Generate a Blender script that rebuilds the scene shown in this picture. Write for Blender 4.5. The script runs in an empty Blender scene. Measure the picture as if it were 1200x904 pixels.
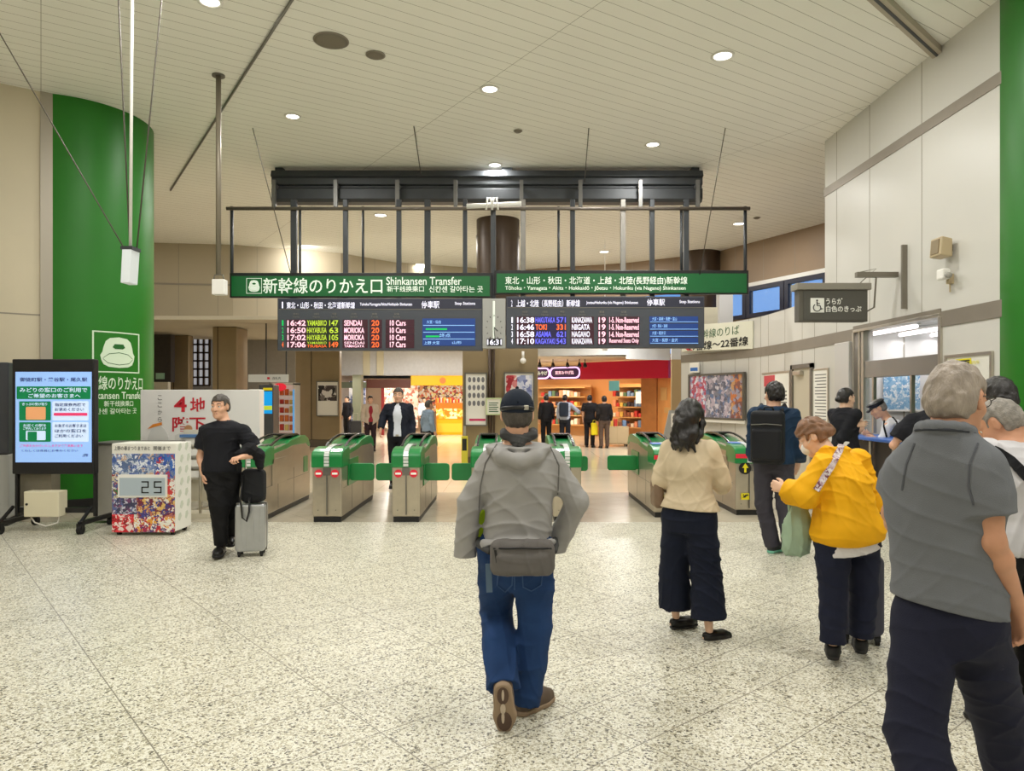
import bpy, math, random
import numpy as np
import openvdb as vdb
from mathutils import Vector, Matrix

random.seed(7)
PI = math.pi
S = bpy.context.scene
COL = S.collection
F, CH, HY = 850.0, 1.65, 466.0        # focal length in pixels of a 1200 px wide frame, eye height, horizon row


def W(px, py, Z):
    """point at depth Z seen at a pixel of the photograph (used to measure the place)"""
    return Vector(((px - 600) * Z / F, Z, CH + (HY - py) * Z / F))


def C(r, g, b):
    f = lambda v: (v / 255 / 12.92) if v <= 10 else ((v / 255 + .055) / 1.055) ** 2.4
    return (f(r), f(g), f(b), 1.0)


# ------------------------------------------------------------------ materials
MATS = {}


def mat(name, col=(.8, .8, .8, 1), rough=.5, metal=0.0, var=0.0, vscale=8.0, bump=0.0, bscale=60.0, emit=0.0, stretch=None, spec=None, coat=0.0):
    if name in MATS:
        return MATS[name]
    m = bpy.data.materials.new(name)
    m.use_nodes = True
    nt = m.node_tree
    b = nt.nodes['Principled BSDF']
    b.inputs['Base Color'].default_value = col
    b.inputs['Roughness'].default_value = rough
    b.inputs['Metallic'].default_value = metal
    if spec is not None:
        b.inputs['Specular IOR Level'].default_value = spec
    if coat:
        b.inputs['Coat Weight'].default_value = coat
        b.inputs['Coat Roughness'].default_value = .08
    if emit:
        b.inputs['Emission Color'].default_value = col
        b.inputs['Emission Strength'].default_value = emit
    tc = None
    if var or bump:
        tc = nt.nodes.new('ShaderNodeTexCoord')
        mp = nt.nodes.new('ShaderNodeMapping')
        nt.links.new(tc.outputs['Object'], mp.inputs[0])
        if stretch:
            mp.inputs['Scale'].default_value = stretch
    if var:
        n = nt.nodes.new('ShaderNodeTexNoise')
        n.inputs['Scale'].default_value = vscale
        n.inputs['Detail'].default_value = 5
        nt.links.new(mp.outputs[0], n.inputs['Vector'])
        r = nt.nodes.new('ShaderNodeValToRGB')
        lo = tuple(max(0, c * (1 - var)) for c in col[:3]) + (1,)
        hi = tuple(min(1, c * (1 + var)) for c in col[:3]) + (1,)
        r.color_ramp.elements[0].color = lo
        r.color_ramp.elements[1].color = hi
        r.color_ramp.elements[0].position = .3
        r.color_ramp.elements[1].position = .7
        nt.links.new(n.outputs['Fac'], r.inputs[0])
        nt.links.new(r.outputs[0], b.inputs['Base Color'])
    if bump:
        n = nt.nodes.new('ShaderNodeTexNoise')
        n.inputs['Scale'].default_value = bscale
        n.inputs['Detail'].default_value = 3
        nt.links.new(mp.outputs[0], n.inputs['Vector'])
        bp = nt.nodes.new('ShaderNodeBump')
        bp.inputs['Strength'].default_value = bump
        bp.inputs['Distance'].default_value = .01
        nt.links.new(n.outputs['Fac'], bp.inputs['Height'])
        nt.links.new(bp.outputs[0], b.inputs['Normal'])
    MATS[name] = m
    return m


def picture_mat(name, palette=None, scale=3.0, emit=0.0, seed=0.0, rough=.35):
    """a printed picture: irregular patches in the colours of a palette"""
    if name in MATS:
        return MATS[name]
    m = bpy.data.materials.new(name)
    m.use_nodes = True
    nt = m.node_tree
    b = nt.nodes['Principled BSDF']
    b.inputs['Roughness'].default_value = rough
    tc = nt.nodes.new('ShaderNodeTexCoord')
    mp = nt.nodes.new('ShaderNodeMapping')
    mp.inputs['Location'].default_value = (seed, seed * 1.7, seed * .6)
    nt.links.new(tc.outputs['Object'], mp.inputs[0])
    wn = nt.nodes.new('ShaderNodeTexNoise')
    wn.inputs['Scale'].default_value = scale * 2.2
    wn.inputs['Detail'].default_value = 4
    nt.links.new(mp.outputs[0], wn.inputs['Vector'])
    mx = nt.nodes.new('ShaderNodeMix')
    mx.data_type = 'VECTOR'
    mx.inputs[0].default_value = .16
    nt.links.new(mp.outputs[0], mx.inputs[4])
    nt.links.new(wn.outputs['Color'], mx.inputs[5])
    v = nt.nodes.new('ShaderNodeTexVoronoi')
    v.inputs['Scale'].default_value = scale * 2.6
    nt.links.new(mx.outputs[1], v.inputs['Vector'])
    sp = nt.nodes.new('ShaderNodeSeparateColor')
    nt.links.new(v.outputs['Color'], sp.inputs[0])
    r = nt.nodes.new('ShaderNodeValToRGB')
    r.color_ramp.interpolation = 'CONSTANT'
    e = r.color_ramp.elements
    while len(e) < len(palette):
        e.new(.5)
    for i, c in enumerate(palette):
        e[i].position = i / len(palette)
        e[i].color = C(*c)
    nt.links.new(sp.outputs[0], r.inputs[0])
    nt.links.new(r.outputs[0], b.inputs['Base Color'])
    if emit:
        nt.links.new(r.outputs[0], b.inputs['Emission Color'])
        b.inputs['Emission Strength'].default_value = emit
    MATS[name] = m
    return m


def glass_mat(name, col=(.9, .95, 1, 1), alpha=.12):
    if name in MATS:
        return MATS[name]
    m = mat(name, col, .03)
    m.node_tree.nodes['Principled BSDF'].inputs['Alpha'].default_value = alpha
    return m


# ------------------------------------------------------------------ mesh builder
class MB:
    def __init__(s):
        s.v, s.f, s.mi = [], [], []

    def face(s, idx, m=0):
        s.f.append(tuple(idx)); s.mi.append(m)

    def quad(s, a, b, c, d, m=0):
        n = len(s.v)
        s.v += [tuple(a), tuple(b), tuple(c), tuple(d)]
        s.face((n, n + 1, n + 2, n + 3), m)
        return s

    def box(s, lo, hi, m=0):
        x0, y0, z0 = lo; x1, y1, z1 = hi
        n = len(s.v)
        s.v += [(x0, y0, z0), (x1, y0, z0), (x1, y1, z0), (x0, y1, z0), (x0, y0, z1), (x1, y0, z1), (x1, y1, z1), (x0, y1, z1)]
        for q in ((0, 3, 2, 1), (4, 5, 6, 7), (0, 1, 5, 4), (1, 2, 6, 5), (2, 3, 7, 6), (3, 0, 4, 7)):
            s.face([n + i for i in q], m)
        return s

    def bar(s, a, b, w, h=None, m=0, up=(0, 0, 1)):
        """box beam from a to b of section w x h"""
        a, b = Vector(a), Vector(b)
        h = h or w
        d = (b - a).normalized()
        u = Vector(up)
        if abs(d.dot(u)) > .98:
            u = Vector((0, 1, 0))
        r = d.cross(u).normalized(); u = r.cross(d)
        n = len(s.v)
        for p in (a, b):
            for i, j in ((-1, -1), (1, -1), (1, 1), (-1, 1)):
                s.v.append(tuple(p + r * (i * w / 2) + u * (j * h / 2)))
        for q in ((0, 1, 2, 3), (7, 6, 5, 4), (0, 4, 5, 1), (1, 5, 6, 2), (2, 6, 7, 3), (3, 7, 4, 0)):
            s.face([n + i for i in q], m)
        return s

    def tube(s, pts, r, n=10, m=0, cap=True):
        pts = [Vector(p) for p in pts]
        rs = r if isinstance(r, (list, tuple)) else [r] * len(pts)
        base = len(s.v)
        prev = None
        for i, p in enumerate(pts):
            d = (pts[min(i + 1, len(pts) - 1)] - pts[max(i - 1, 0)]).normalized()
            if prev is None:
                u = Vector((0, 0, 1)) if abs(d.z) < .9 else Vector((1, 0, 0))
            else:
                u = prev
            a = d.cross(u).normalized(); u = a.cross(d).normalized(); prev = u
            for k in range(n):
                t = 2 * PI * k / n
                s.v.append(tuple(p + (a * math.cos(t) + u * math.sin(t)) * rs[i]))
        for i in range(len(pts) - 1):
            for k in range(n):
                a = base + i * n + k; b = base + i * n + (k + 1) % n
                s.face((a, b, b + n, a + n), m)
        if cap:
            s.face([base + k for k in range(n)][::-1], m)
            s.face([base + (len(pts) - 1) * n + k for k in range(n)], m)
        return s

    def lathe(s, prof, c=(0, 0, 0), n=32, m=0, a0=0.0, a1=2 * PI):
        """profile [(r,z)] turned about the vertical through c"""
        full = abs(a1 - a0 - 2 * PI) < 1e-6
        k = n if full else n + 1
        base = len(s.v)
        for r, z in prof:
            for i in range(k):
                t = a0 + (a1 - a0) * i / n
                s.v.append((c[0] + r * math.cos(t), c[1] + r * math.sin(t), c[2] + z))
        for j in range(len(prof) - 1):
            for i in range(n):
                a = base + j * k + i; b = base + j * k + (i + 1) % k
                s.face((a, b, b + k, a + k), m)
        return s

    def prism(s, pts, d0, d1, axis='y', m=0):
        """outline pts (2-D) extruded along an axis from d0 to d1; y: (x,z) outline, x: (y,z), z: (x,y)"""
        P = {'y': lambda p, d: (p[0], d, p[1]), 'x': lambda p, d: (d, p[0], p[1]), 'z': lambda p, d: (p[0], p[1], d)}[axis]
        n = len(s.v); k = len(pts)
        s.v += [P(p, d0) for p in pts] + [P(p, d1) for p in pts]
        s.face(range(n, n + k), m)
        s.face(range(n + 2 * k - 1, n + k - 1, -1), m)
        for i in range(k):
            j = (i + 1) % k
            s.face((n + i, n + k + i, n + k + j, n + j), m)
        return s

    def sphere(s, c, r, nu=16, nv=10, m=0):
        rr = r if isinstance(r, (list, tuple)) else (r, r, r)
        base = len(s.v)
        for j in range(nv + 1):
            ph = -PI / 2 + PI * j / nv
            for i in range(nu):
                t = 2 * PI * i / nu
                s.v.append((c[0] + rr[0] * math.cos(ph) * math.cos(t), c[1] + rr[1] * math.cos(ph) * math.sin(t), c[2] + rr[2] * math.sin(ph)))
        for j in range(nv):
            for i in range(nu):
                a = base + j * nu + i; b = base + j * nu + (i + 1) % nu
                s.face((a, b, b + nu, a + nu), m)
        return s

    def shift(s, d):
        s.v = [(x - d[0], y - d[1], z - d[2]) for x, y, z in s.v]
        return s


def rrect(x0, z0, x1, z1, r, n=5):
    out = []
    for cx, cz, a in ((x1 - r, z1 - r, 0), (x0 + r, z1 - r, PI / 2), (x0 + r, z0 + r, PI), (x1 - r, z0 + r, 1.5 * PI)):
        for i in range(n + 1):
            t = a + PI / 2 * i / n
            out.append((cx + r * math.cos(t), cz + r * math.sin(t)))
    return out


def circ(cx, cz, r, n=24, rz=None):
    return [(cx + r * math.cos(2 * PI * i / n), cz + (rz or r) * math.sin(2 * PI * i / n)) for i in range(n)]


def wloc(o):
    p = Vector((0, 0, 0))
    while o is not None:
        p += o.location
        o = o.parent
    return p


def obj(name, mb, m, parent=None, bevel=0.0, smooth=False, world=False, seg=2):
    """link a builder as ONE mesh object; world=True: its points are world points and the parent is not turned"""
    if world and parent is not None:
        mb.shift(wloc(parent))
    me = bpy.data.meshes.new(name)
    me.from_pydata(mb.v, [], mb.f)
    for k in (m if isinstance(m, (list, tuple)) else [m]):
        me.materials.append(k)
    me.polygons.foreach_set('material_index', mb.mi)
    if smooth:
        me.polygons.foreach_set('use_smooth', [True] * len(me.polygons))
    me.update()
    o = bpy.data.objects.new(name, me)
    COL.objects.link(o)
    if parent is not None:
        o.parent = parent
    if bevel:
        b = o.modifiers.new('bevel', 'BEVEL')
        b.width = bevel; b.segments = seg; b.limit_method = 'ANGLE'; b.angle_limit = .6
    return o


def tag(o, label=None, cat=None, group=None, kind=None):
    if label: o['label'] = label
    if cat: o['category'] = cat
    if group: o['group'] = group
    if kind: o['kind'] = kind
    return o


def thing(name, label, cat, loc=(0, 0, 0), rz=0.0, group=None):
    o = bpy.data.objects.new(name, None)
    COL.objects.link(o)
    o.location = loc; o.rotation_euler = (0, 0, rz); o.empty_display_size = .1
    return tag(o, label, cat, group)


def struct(name, mb, m, parent=None, **k):
    o = obj(name, mb, m, parent, **k)
    if parent is None:
        o['kind'] = 'structure'
    return o


def children(o):
    return [c for c in COL.objects if c.parent is o]


def copy_tree(o, loc, rz, label, cat=None):
    r = o.copy(); COL.objects.link(r)
    r.location = loc; r.rotation_euler = (0, 0, rz); r['label'] = label
    for ch in children(o):
        if ch is r: continue
        c = ch.copy(); COL.objects.link(c); c.parent = r
        for g in children(ch):
            d = g.copy(); COL.objects.link(d); d.parent = c
    return r


# ------------------------------------------------------------------ lettering
def text_mesh(body, bold=0.0, italic=0.0, spacing=1.0):
    cu = bpy.data.curves.new('lettering', 'FONT')
    cu.body = body; cu.size = 1.0; cu.offset = bold; cu.shear = italic; cu.space_character = spacing
    cu.resolution_u = 3
    cu.align_x = 'LEFT'
    t = bpy.data.objects.new('lettering', cu)
    COL.objects.link(t)
    dg = bpy.context.evaluated_depsgraph_get()
    me = bpy.data.meshes.new_from_object(t.evaluated_get(dg))
    v = np.zeros(len(me.vertices) * 3, np.float32)
    me.vertices.foreach_get('co', v)
    bpy.data.objects.remove(t); bpy.data.curves.remove(cu)
    return me, v.reshape(-1, 3)


def text(body, box, y, m, parent, bold=0.01, keep=True, align='l', bend=None, name='lettering', axis='y', label=None):
    """lettering fitted in box (x0, z0, x1, z1) in the parent's plane at y, facing -y. bend=(cx, cy, r): laid on a cylinder."""
    me, v = text_mesh(body, bold)
    lo, hi = v.min(0), v.max(0)
    x0, z0, x1, z1 = box
    sz = (z1 - z0) / (hi[1] - lo[1]); sx = (x1 - x0) / (hi[0] - lo[0])
    if keep: sx = min(sx, sz * 1.05)
    w = (hi[0] - lo[0]) * sx
    ox = {'l': x0, 'c': (x0 + x1 - w) / 2, 'r': x1 - w}[align]
    X = (v[:, 0] - lo[0]) * sx + ox
    Zc = (v[:, 1] - lo[1]) * sz + z0
    out = np.zeros_like(v)
    if bend:
        cx, cy, r = bend
        a = X / r
        out[:, 0] = cx + r * np.sin(a); out[:, 1] = cy - r * np.cos(a); out[:, 2] = Zc
    elif axis == 'y':
        out[:, 0] = X; out[:, 1] = y; out[:, 2] = Zc
    else:                       # on a wall that faces -x; reading left to right means going to smaller y
        out[:, 0] = y; out[:, 1] = -X; out[:, 2] = Zc
    me.vertices.foreach_set('co', out.ravel())
    me.materials.clear(); me.materials.append(m)
    me.polygons.foreach_set('material_index', [0] * len(me.polygons))
    me.update()
    o = bpy.data.objects.new(name, me); COL.objects.link(o); o.parent = parent
    if label: o['label'] = label
    return o
# ------------------------------------------------------------------ surface materials of the hall
H = 6.03


def grid_mat(name, base, joint, bw, rh, mortar, ang, speck=None, rough=.3, offset=0.0, bump=.15, var=.04, vs=.8):
    m = bpy.data.materials.new(name); m.use_nodes = True
    nt = m.node_tree; N = nt.nodes.new; L = nt.links.new
    b = nt.nodes['Principled BSDF']
    b.inputs['Roughness'].default_value = rough
    tc = N('ShaderNodeTexCoord')
    mp = N('ShaderNodeMapping'); mp.inputs['Rotation'].default_value = (0, 0, ang)
    L(tc.outputs['Object'], mp.inputs[0])
    br = N('ShaderNodeTexBrick')
    br.offset = offset; br.squash = 1.0
    br.inputs['Scale'].default_value = 1.0
    br.inputs['Mortar Size'].default_value = mortar
    br.inputs['Mortar Smooth'].default_value = .1
    br.inputs['Brick Width'].default_value = bw
    br.inputs['Row Height'].default_value = rh
    L(mp.outputs[0], br.inputs['Vector'])
    no = N('ShaderNodeTexNoise'); no.inputs['Scale'].default_value = vs; no.inputs['Detail'].default_value = 4
    L(tc.outputs['Object'], no.inputs['Vector'])
    r0 = N('ShaderNodeValToRGB')
    r0.color_ramp.elements[0].color = tuple(c * (1 - var) for c in base[:3]) + (1,)
    r0.color_ramp.elements[1].color = tuple(min(1, c * (1 + var)) for c in base[:3]) + (1,)
    r0.color_ramp.elements[0].position = .35; r0.color_ramp.elements[1].position = .65
    L(no.outputs['Fac'], r0.inputs[0])
    col = r0.outputs[0]
    if speck:
        prev = col
        for sc, stops in speck:
            v = N('ShaderNodeTexVoronoi'); v.inputs['Scale'].default_value = sc; v.inputs['Randomness'].default_value = 1
            wn = N('ShaderNodeTexNoise'); wn.inputs['Scale'].default_value = sc * .8
            L(tc.outputs['Object'], wn.inputs['Vector'])
            mx0 = N('ShaderNodeMix'); mx0.data_type = 'VECTOR'; mx0.inputs[0].default_value = .35 / sc
            L(tc.outputs['Object'], mx0.inputs[4]); L(wn.outputs['Color'], mx0.inputs[5])
            L(mx0.outputs[1], v.inputs['Vector'])
            sp = N('ShaderNodeSeparateColor'); L(v.outputs['Color'], sp.inputs[0])
            rr = N('ShaderNodeValToRGB'); rr.color_ramp.interpolation = 'CONSTANT'
            e = rr.color_ramp.elements
            while len(e) < len(stops): e.new(.5)
            for i, (p, c) in enumerate(stops):
                e[i].position = p; e[i].color = c
            L(sp.outputs[0], rr.inputs[0])
            mx = N('ShaderNodeMix'); mx.data_type = 'RGBA'; mx.blend_type = 'MULTIPLY'; mx.inputs[0].default_value = 1
            L(prev, mx.inputs[6]); L(rr.outputs[0], mx.inputs[7])
            prev = mx.outputs[2]
        col = prev
    mj = N('ShaderNodeMix'); mj.data_type = 'RGBA'
    L(br.outputs['Fac'], mj.inputs[0]); L(col, mj.inputs[6]); mj.inputs[7].default_value = joint
    L(mj.outputs[2], b.inputs['Base Color'])
    bp = N('ShaderNodeBump'); bp.inputs['Strength'].default_value = bump; bp.inputs['Distance'].default_value = .01; bp.invert = True
    L(br.outputs['Fac'], bp.inputs['Height']); L(bp.outputs[0], b.inputs['Normal'])
    return m


g1 = lambda v: (v, v * .985, v * .93, 1)
TERR = grid_mat('terrazzo', C(227, 225, 212), C(130, 124, 110), .9, .45, .0034, math.radians(-40), rough=.33, bump=.05, var=.05,
                speck=[(98, [(0, (1, 1, 1, 1)), (.42, g1(.90)), (.60, (.66, .63, .54, 1)), (.76, (.42, .395, .33, 1)), (.86, (.14, .13, .11, 1)), (.94, (.9, .88, .82, 1))]),
                       (215, [(0, (1, 1, 1, 1)), (.72, (.80, .77, .70, 1)), (.92, (.48, .45, .38, 1))])])
STRIP = grid_mat('gate_tiles', C(188, 180, 160), C(150, 142, 125), .6, .6, .003, math.radians(-40), rough=.22, bump=.03, var=.08, vs=1.5)
CREAM = grid_mat('concourse_tiles', C(232, 218, 192), C(190, 175, 150), 1.2, 1.2, .004, 0, rough=.15, bump=.03, var=.05, vs=.7)
CEIL = grid_mat('ceiling_planks', C(246, 245, 237), C(150, 145, 132), 5.2, .205, .0036, math.radians(-33), rough=.6, offset=.0, bump=.15, var=.015)
LOWC = mat('low_ceiling_paint', C(205, 196, 175), .6, var=.03, vscale=.6)
WALLP = mat('enamel_wall_panel', C(208, 206, 199), .35, var=.02, vscale=.7)
WALLB = mat('beige_wall_panel', C(205, 194, 168), .45, var=.03, vscale=.7)
JOINT = mat('panel_joint', C(150, 142, 128), .6)
BAND = mat('grey_band_metal', C(142, 134, 122), .38, .3, var=.05, vscale=3)
BROWNP = mat('brown_wall_panel', C(150, 128, 104), .5, var=.05, vscale=1)
BRONZE = mat('bronze_cladding', C(152, 134, 102), .38, .25, var=.06, vscale=2)
BRONZED = mat('dark_bronze', C(72, 56, 42), .4, .2, var=.05, vscale=2)
GREENC = mat('green_enamel', C(31, 114, 20), .42, var=.05, vscale=1.2, spec=.4)
STEEL = mat('brushed_steel', C(196, 190, 178), .32, .85, var=.05, vscale=14, stretch=(1, 1, .1))
STEELD = mat('grey_steel', C(125, 122, 116), .35, .7, var=.05, vscale=9)
DARK = mat('dark_metal', C(58, 61, 64), .45, .3, var=.1, vscale=4)
BLACK = mat('black_plastic', C(20, 20, 22), .4)
RUBBER = mat('black_rubber', C(16, 16, 16), .7)
WHITE = mat('white_paint', C(238, 236, 230), .45)
SIGNG = mat('sign_green', C(8, 98, 46), .35, emit=.05)
SIGNW = mat('sign_white_lit', C(236, 246, 232), .4, emit=.45)
LEDW = mat('led_white', C(238, 236, 255), .5, emit=1.4)
LEDP = mat('led_pinkwhite', C(255, 205, 225), .5, emit=1.4)
LEDG = mat('led_green', C(190, 215, 60), .5, emit=.75)
LEDGG = mat('led_pure_green', C(0, 190, 90), .5, emit=.8)
LEDO = mat('led_orange', C(255, 110, 50), .5, emit=.95)
LEDB = mat('led_blue', C(110, 110, 255), .5, emit=.9)
LEDC = mat('led_cyan', C(150, 200, 255), .5, emit=.8)
LINEBLUE = mat('led_row_blue', C(30, 70, 150), .5, emit=.6)
LEDBLUE = mat('led_panel_blue', C(26, 62, 132), .4, emit=.5)
LEDRED = mat('led_panel_maroon', C(62, 16, 34), .4, emit=.15)
BOARD = mat('board_grey', C(70, 74, 82), .5)
LAMP = mat('lamp_lens', C(255, 250, 238), .3, emit=14)
TUBE = mat('tube_lamp', C(255, 246, 250), .3, emit=6)
BKTXT = mat('black_lettering', C(25, 25, 25), .5)
GRTXT = mat('green_lettering', C(20, 90, 45), .5)
RDTXT = mat('red_lettering', C(196, 30, 48), .5)
GYTXT = mat('grey_lettering', C(95, 95, 95), .5)
PAPER = mat('paper', C(238, 236, 228), .6)
WOOD = mat('warm_wood', C(205, 140, 70), .45, var=.12, vscale=5, stretch=(1, 1, .15))
CLEAR = glass_mat('clear_glass')


def strip_wall(mb, pts, z0, z1, th=.08, m=0, joints=(), jm=1, jw=.012):
    """upright wall along a plan polyline; joints = fractions of the whole length where a joint line runs up the face"""
    P = [Vector((p[0], p[1])) for p in pts]
    Ls = [(P[i + 1] - P[i]).length for i in range(len(P) - 1)]
    for i in range(len(P) - 1):
        d = (P[i + 1] - P[i]).normalized(); n = Vector((d.y, -d.x))      # n looks to the hall side
        a, b = P[i], P[i + 1]
        q = [(a.x, a.y), (b.x, b.y), (b.x - n.x * th, b.y - n.y * th), (a.x - n.x * th, a.y - n.y * th)]
        mb.prism(q, z0, z1, 'z', m)
    tot = sum(Ls)
    for t in joints:
        s = t * tot
        for i, l in enumerate(Ls):
            if s <= l or i == len(Ls) - 1:
                d = (P[i + 1] - P[i]).normalized(); n = Vector((d.y, -d.x))
                c = P[i] + d * s
                q = [c - d * jw / 2 + n * .002, c + d * jw / 2 + n * .002, c + d * jw / 2 - n * .01, c - d * jw / 2 - n * .01]
                mb.prism([(v.x, v.y) for v in q], z0, z1, 'z', jm)
                break
            s -= l
    return mb


# ------------------------------------------------------------------ floor and ceiling
struct('floor', MB().box((-14, -5, -.1), (11, 9.6, 0)), TERR)
struct('floor_gate_line', MB().box((-14, 9.6, -.1), (11, 12.6, 0)), STRIP)
struct('floor_concourse', MB().box((-14, 12.6, -.1), (14, 48, 0)), CREAM)
struct('ceiling', MB().box((-14, -5, H), (14, 27, H + .1)), CEIL)
BK = [(-14, 20.0), (-8, 20.8), (-5.2, 22), (-3.8, 23.5), (0, 25), (3.75, 23.6), (6.08, 22), (7.8, 18.3), (9.0, 15.5)]
BULK = mat('bulkhead_paint', C(182, 170, 146), .6, var=.03, vscale=.6)
struct('wall_bulkhead', strip_wall(MB(), BK[:5], 3.8, H, joints=[.1, .2, .3, .37, .44, .52, .6, .68, .76, .84, .92]), [BULK, JOINT])
mbx = strip_wall(MB(), BK[4:6], 3.05, 4.9)
strip_wall(mbx, [BK[5], (5.3, 24.3)], 2.9, 4.9)
strip_wall(mbx, BK[4:], 4.9, H, m=2, joints=[.1, .2, .3, .4, .48, .56, .64, .72, .8, .88])
struct('wall_bulkhead_right', mbx, [mat('grey_fascia', C(196, 196, 194), .4, var=.03), JOINT, BROWNP])
struct('trim_bulkhead', strip_wall(MB(), [(p[0], p[1] - .01) for p in BK[:5]], 4.85, 4.9), JOINT)
struct('ceiling_concourse', MB().box((-14, 20.0, 3.8), (1.0, 48, 3.9)), LOWC)
struct('ceiling_shops', MB().box((.0, 24.8, 3.05), (14, 48, 3.15)), LOWC)
struct('wall_back', MB().box((-14, -5.1, 0), (11, -5, H)), WALLP)
struct('wall_far', MB().box((-14, 46, 0), (14, 46.1, 4)), mat('far_wall', C(200, 180, 150), .6))
struct('wall_side_left', MB().box((-14.1, -5, 0), (-14, 46, H)), WALLB)
struct('wall_side_right', MB().box((11, -5, 0), (11.1, 15.4, H)), WALLP)
struct('wall_return_right', MB().box((9.0, 15.4, 0), (14, 15.5, H)), WALLP)

# ------------------------------------------------------------------ right wall with the office opening
XR = 5.35
mbx = MB()
mbx.box((XR, 7.8, 0), (XR + .3, 9.04, H)); mbx.box((XR, 11.35, 0), (XR + .3, 12.4, H)); mbx.box((XR, 9.04, 2.70), (XR + .3, 11.35, H))
mbx.box((XR + .3, 12.1, 0), (9.1, 12.4, H)); mbx.box((XR + .3, 8.15, 3.4), (9.1, 8.4, H)); mbx.box((8.9, 8.15, 0), (9.1, 12.4, H))
for y in (9.47, 10.85, 11.95):
    mbx.box((XR - .002, y - .006, 2.72), (XR + .01, y + .006, H), 1)
mbx.box((XR - .002, 11.9, 0), (XR + .01, 11.912, 2.55), 1)
struct('wall_right', mbx, [WALLP, JOINT])
_p = [(XR, 12.4), (XR + .01, 13.6), (XR + .01, 14.7), (5.28, 15.7), (4.87, 17.2), (4.29, 18.4), (4.1, 18.8)]
arc = [_p[0], _p[1]]
for i in range(1, 5):
    for t in (.25, .5, .75, 1):
        f = lambda k: .5 * (2 * _p[i][k] + (-_p[i - 1][k] + _p[i + 1][k]) * t + (2 * _p[i - 1][k] - 5 * _p[i][k] + 4 * _p[i + 1][k] - _p[i + 2][k]) * t * t + (-_p[i - 1][k] + 3 * _p[i][k] - 3 * _p[i + 1][k] + _p[i + 2][k]) * t ** 3)
        arc.append((f(0), f(1)))
struct('wall_right_low', strip_wall(MB(), arc[::-1], 0, 3.38, .12, joints=[.0, .13, .24, .33, .42, .50, .56, .7, .84, .93]), [WALLP, JOINT])
mbx = MB(); strip_wall(mbx, [(p[0] - .012, p[1] - .012) for p in arc[::-1]], 2.53, 2.72, .03)
mbx.box((XR - .015, 7.8, 2.53), (XR + .02, 9.04, 2.72)); mbx.box((XR - .015, 9.04, 2.70), (XR + .02, 11.35, 2.76)); mbx.box((XR - .015, 11.35, 2.53), (XR + .02, 12.42, 2.72))
struct('trim_1', mbx, BAND)
struct('trim_2', MB().box((XR - .012, 7.8, 5.08), (XR + .02, 12.42, 5.22)), BAND)
# ledge and the dark window band beyond the low wall
WL = [(5.9, 22.0), (6.08, 22), (7.8, 18.3), (9.0, 15.5)]
mbx = MB()
strip_wall(mbx, [(5.4, 24.3), (5.9, 22.3)], 2.9, 4.9)
strip_wall(mbx, WL, 0, 3.9); strip_wall(mbx, WL, 4.78, 4.9, m=1)
struct('wall_window', mbx, [BROWNP, WHITE])
for i in range(3):
    a = Vector((6.05, 22.05)); d = (Vector((7.8, 18.3)) - a).normalized(); n = Vector((d.y, -d.x))
    p0 = a + d * (.12 + i * 1.42); p1 = p0 + d * 1.4
    fr = MB()
    for (q0, q1, z0, z1) in ((p0, p1, 3.9, 4.02), (p0, p1, 4.66, 4.78), (p0, p0 + d * .14, 4.02, 4.66), (p1 - d * .14, p1, 4.02, 4.66)):
        fr.prism([tuple(q0 + n * .05), tuple(q1 + n * .05), tuple(q1 - n * .08), tuple(q0 - n * .08)], z0, z1, 'z')
    w = struct('window_%d' % (i + 1), fr, mat('window_frame_navy', C(22, 24, 46), .4))
    pn = MB(); q0, q1 = p0 + d * .14, p1 - d * .14
    pn.prism([tuple(q0), tuple(q1), tuple(q1 - n * .01), tuple(q0 - n * .01)], 4.02, 4.66, 'z')
    obj('pane', pn, glass_mat('window_glass', C(220, 235, 255), .08), w)

# ------------------------------------------------------------------ left wall panel, its post
d = Vector((-.8, -.6)); a = Vector((-6.65, 10.46)); nL = Vector((.6, -.8))
mbx = MB()
pts = [a + d * 7.0, a]
strip_wall(mbx, [tuple(p) for p in pts], 0, H, .2)
q = [a + d * 7, a]
mbx.prism([tuple(q[0] + nL * .003), tuple(q[1] + nL * .003), tuple(q[1] - nL * .01), tuple(q[0] - nL * .01)], 2.82, 2.84, 'z', 1)
struct('wall_left', mbx, [WALLB, JOINT])
mbx = MB(); mbx.prism([tuple(a + nL * .03 - d * .02), tuple(a + nL * .03 + d * .13), tuple(a - nL * .2 + d * .13), tuple(a - nL * .2 - d * .02)], 0, H, 'z')
struct('trim_3', mbx, mat('grey_post', C(168, 160, 146), .4, .3))

# ------------------------------------------------------------------ great green columns
def column(name, cx, cy, r, label):
    o = struct(name, MB().lathe([(r, .16), (r, H)], (0, 0, 0), 96), GREENC, smooth=True)
    o.location = (cx, cy, 0); o['label'] = label; o['category'] = 'column'
    obj('plinth', MB().lathe([(r + .01, 0), (r + .01, .16), (r, .165)], (0, 0, 0), 96), BLACK, o, smooth=False)
    return o


LC = (-7.0, 11.55, 1.165)
colL = column('column', *LC, 'thick round green column lettered with the train transfer notice')
colR = column('column', 6.46, 7.62, 1.16, 'thick round green column at the end of the pale panelled wall')
mbx = MB()
tx = lambda s, b, m=WHITE, bold=.012: text(s, b, 0, m, colL, bold, False, bend=(0, 0, LC[2] + .004))
# the lettering sits round the side of the column that faces the hall: arc metres measured from the front
def colx(px):
    """arc length round the left column of what is seen at column px (front = towards -y)"""
    best = None
    for k in range(-300, 300):
        a = k / 200
        x = LC[0] + LC[2] * math.sin(a); y = LC[1] - LC[2] * math.cos(a)
        e = abs(600 + F * x / y - px)
        if best is None or e < best[0]: best = (e, a * LC[2])
    return best[1]


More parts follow.
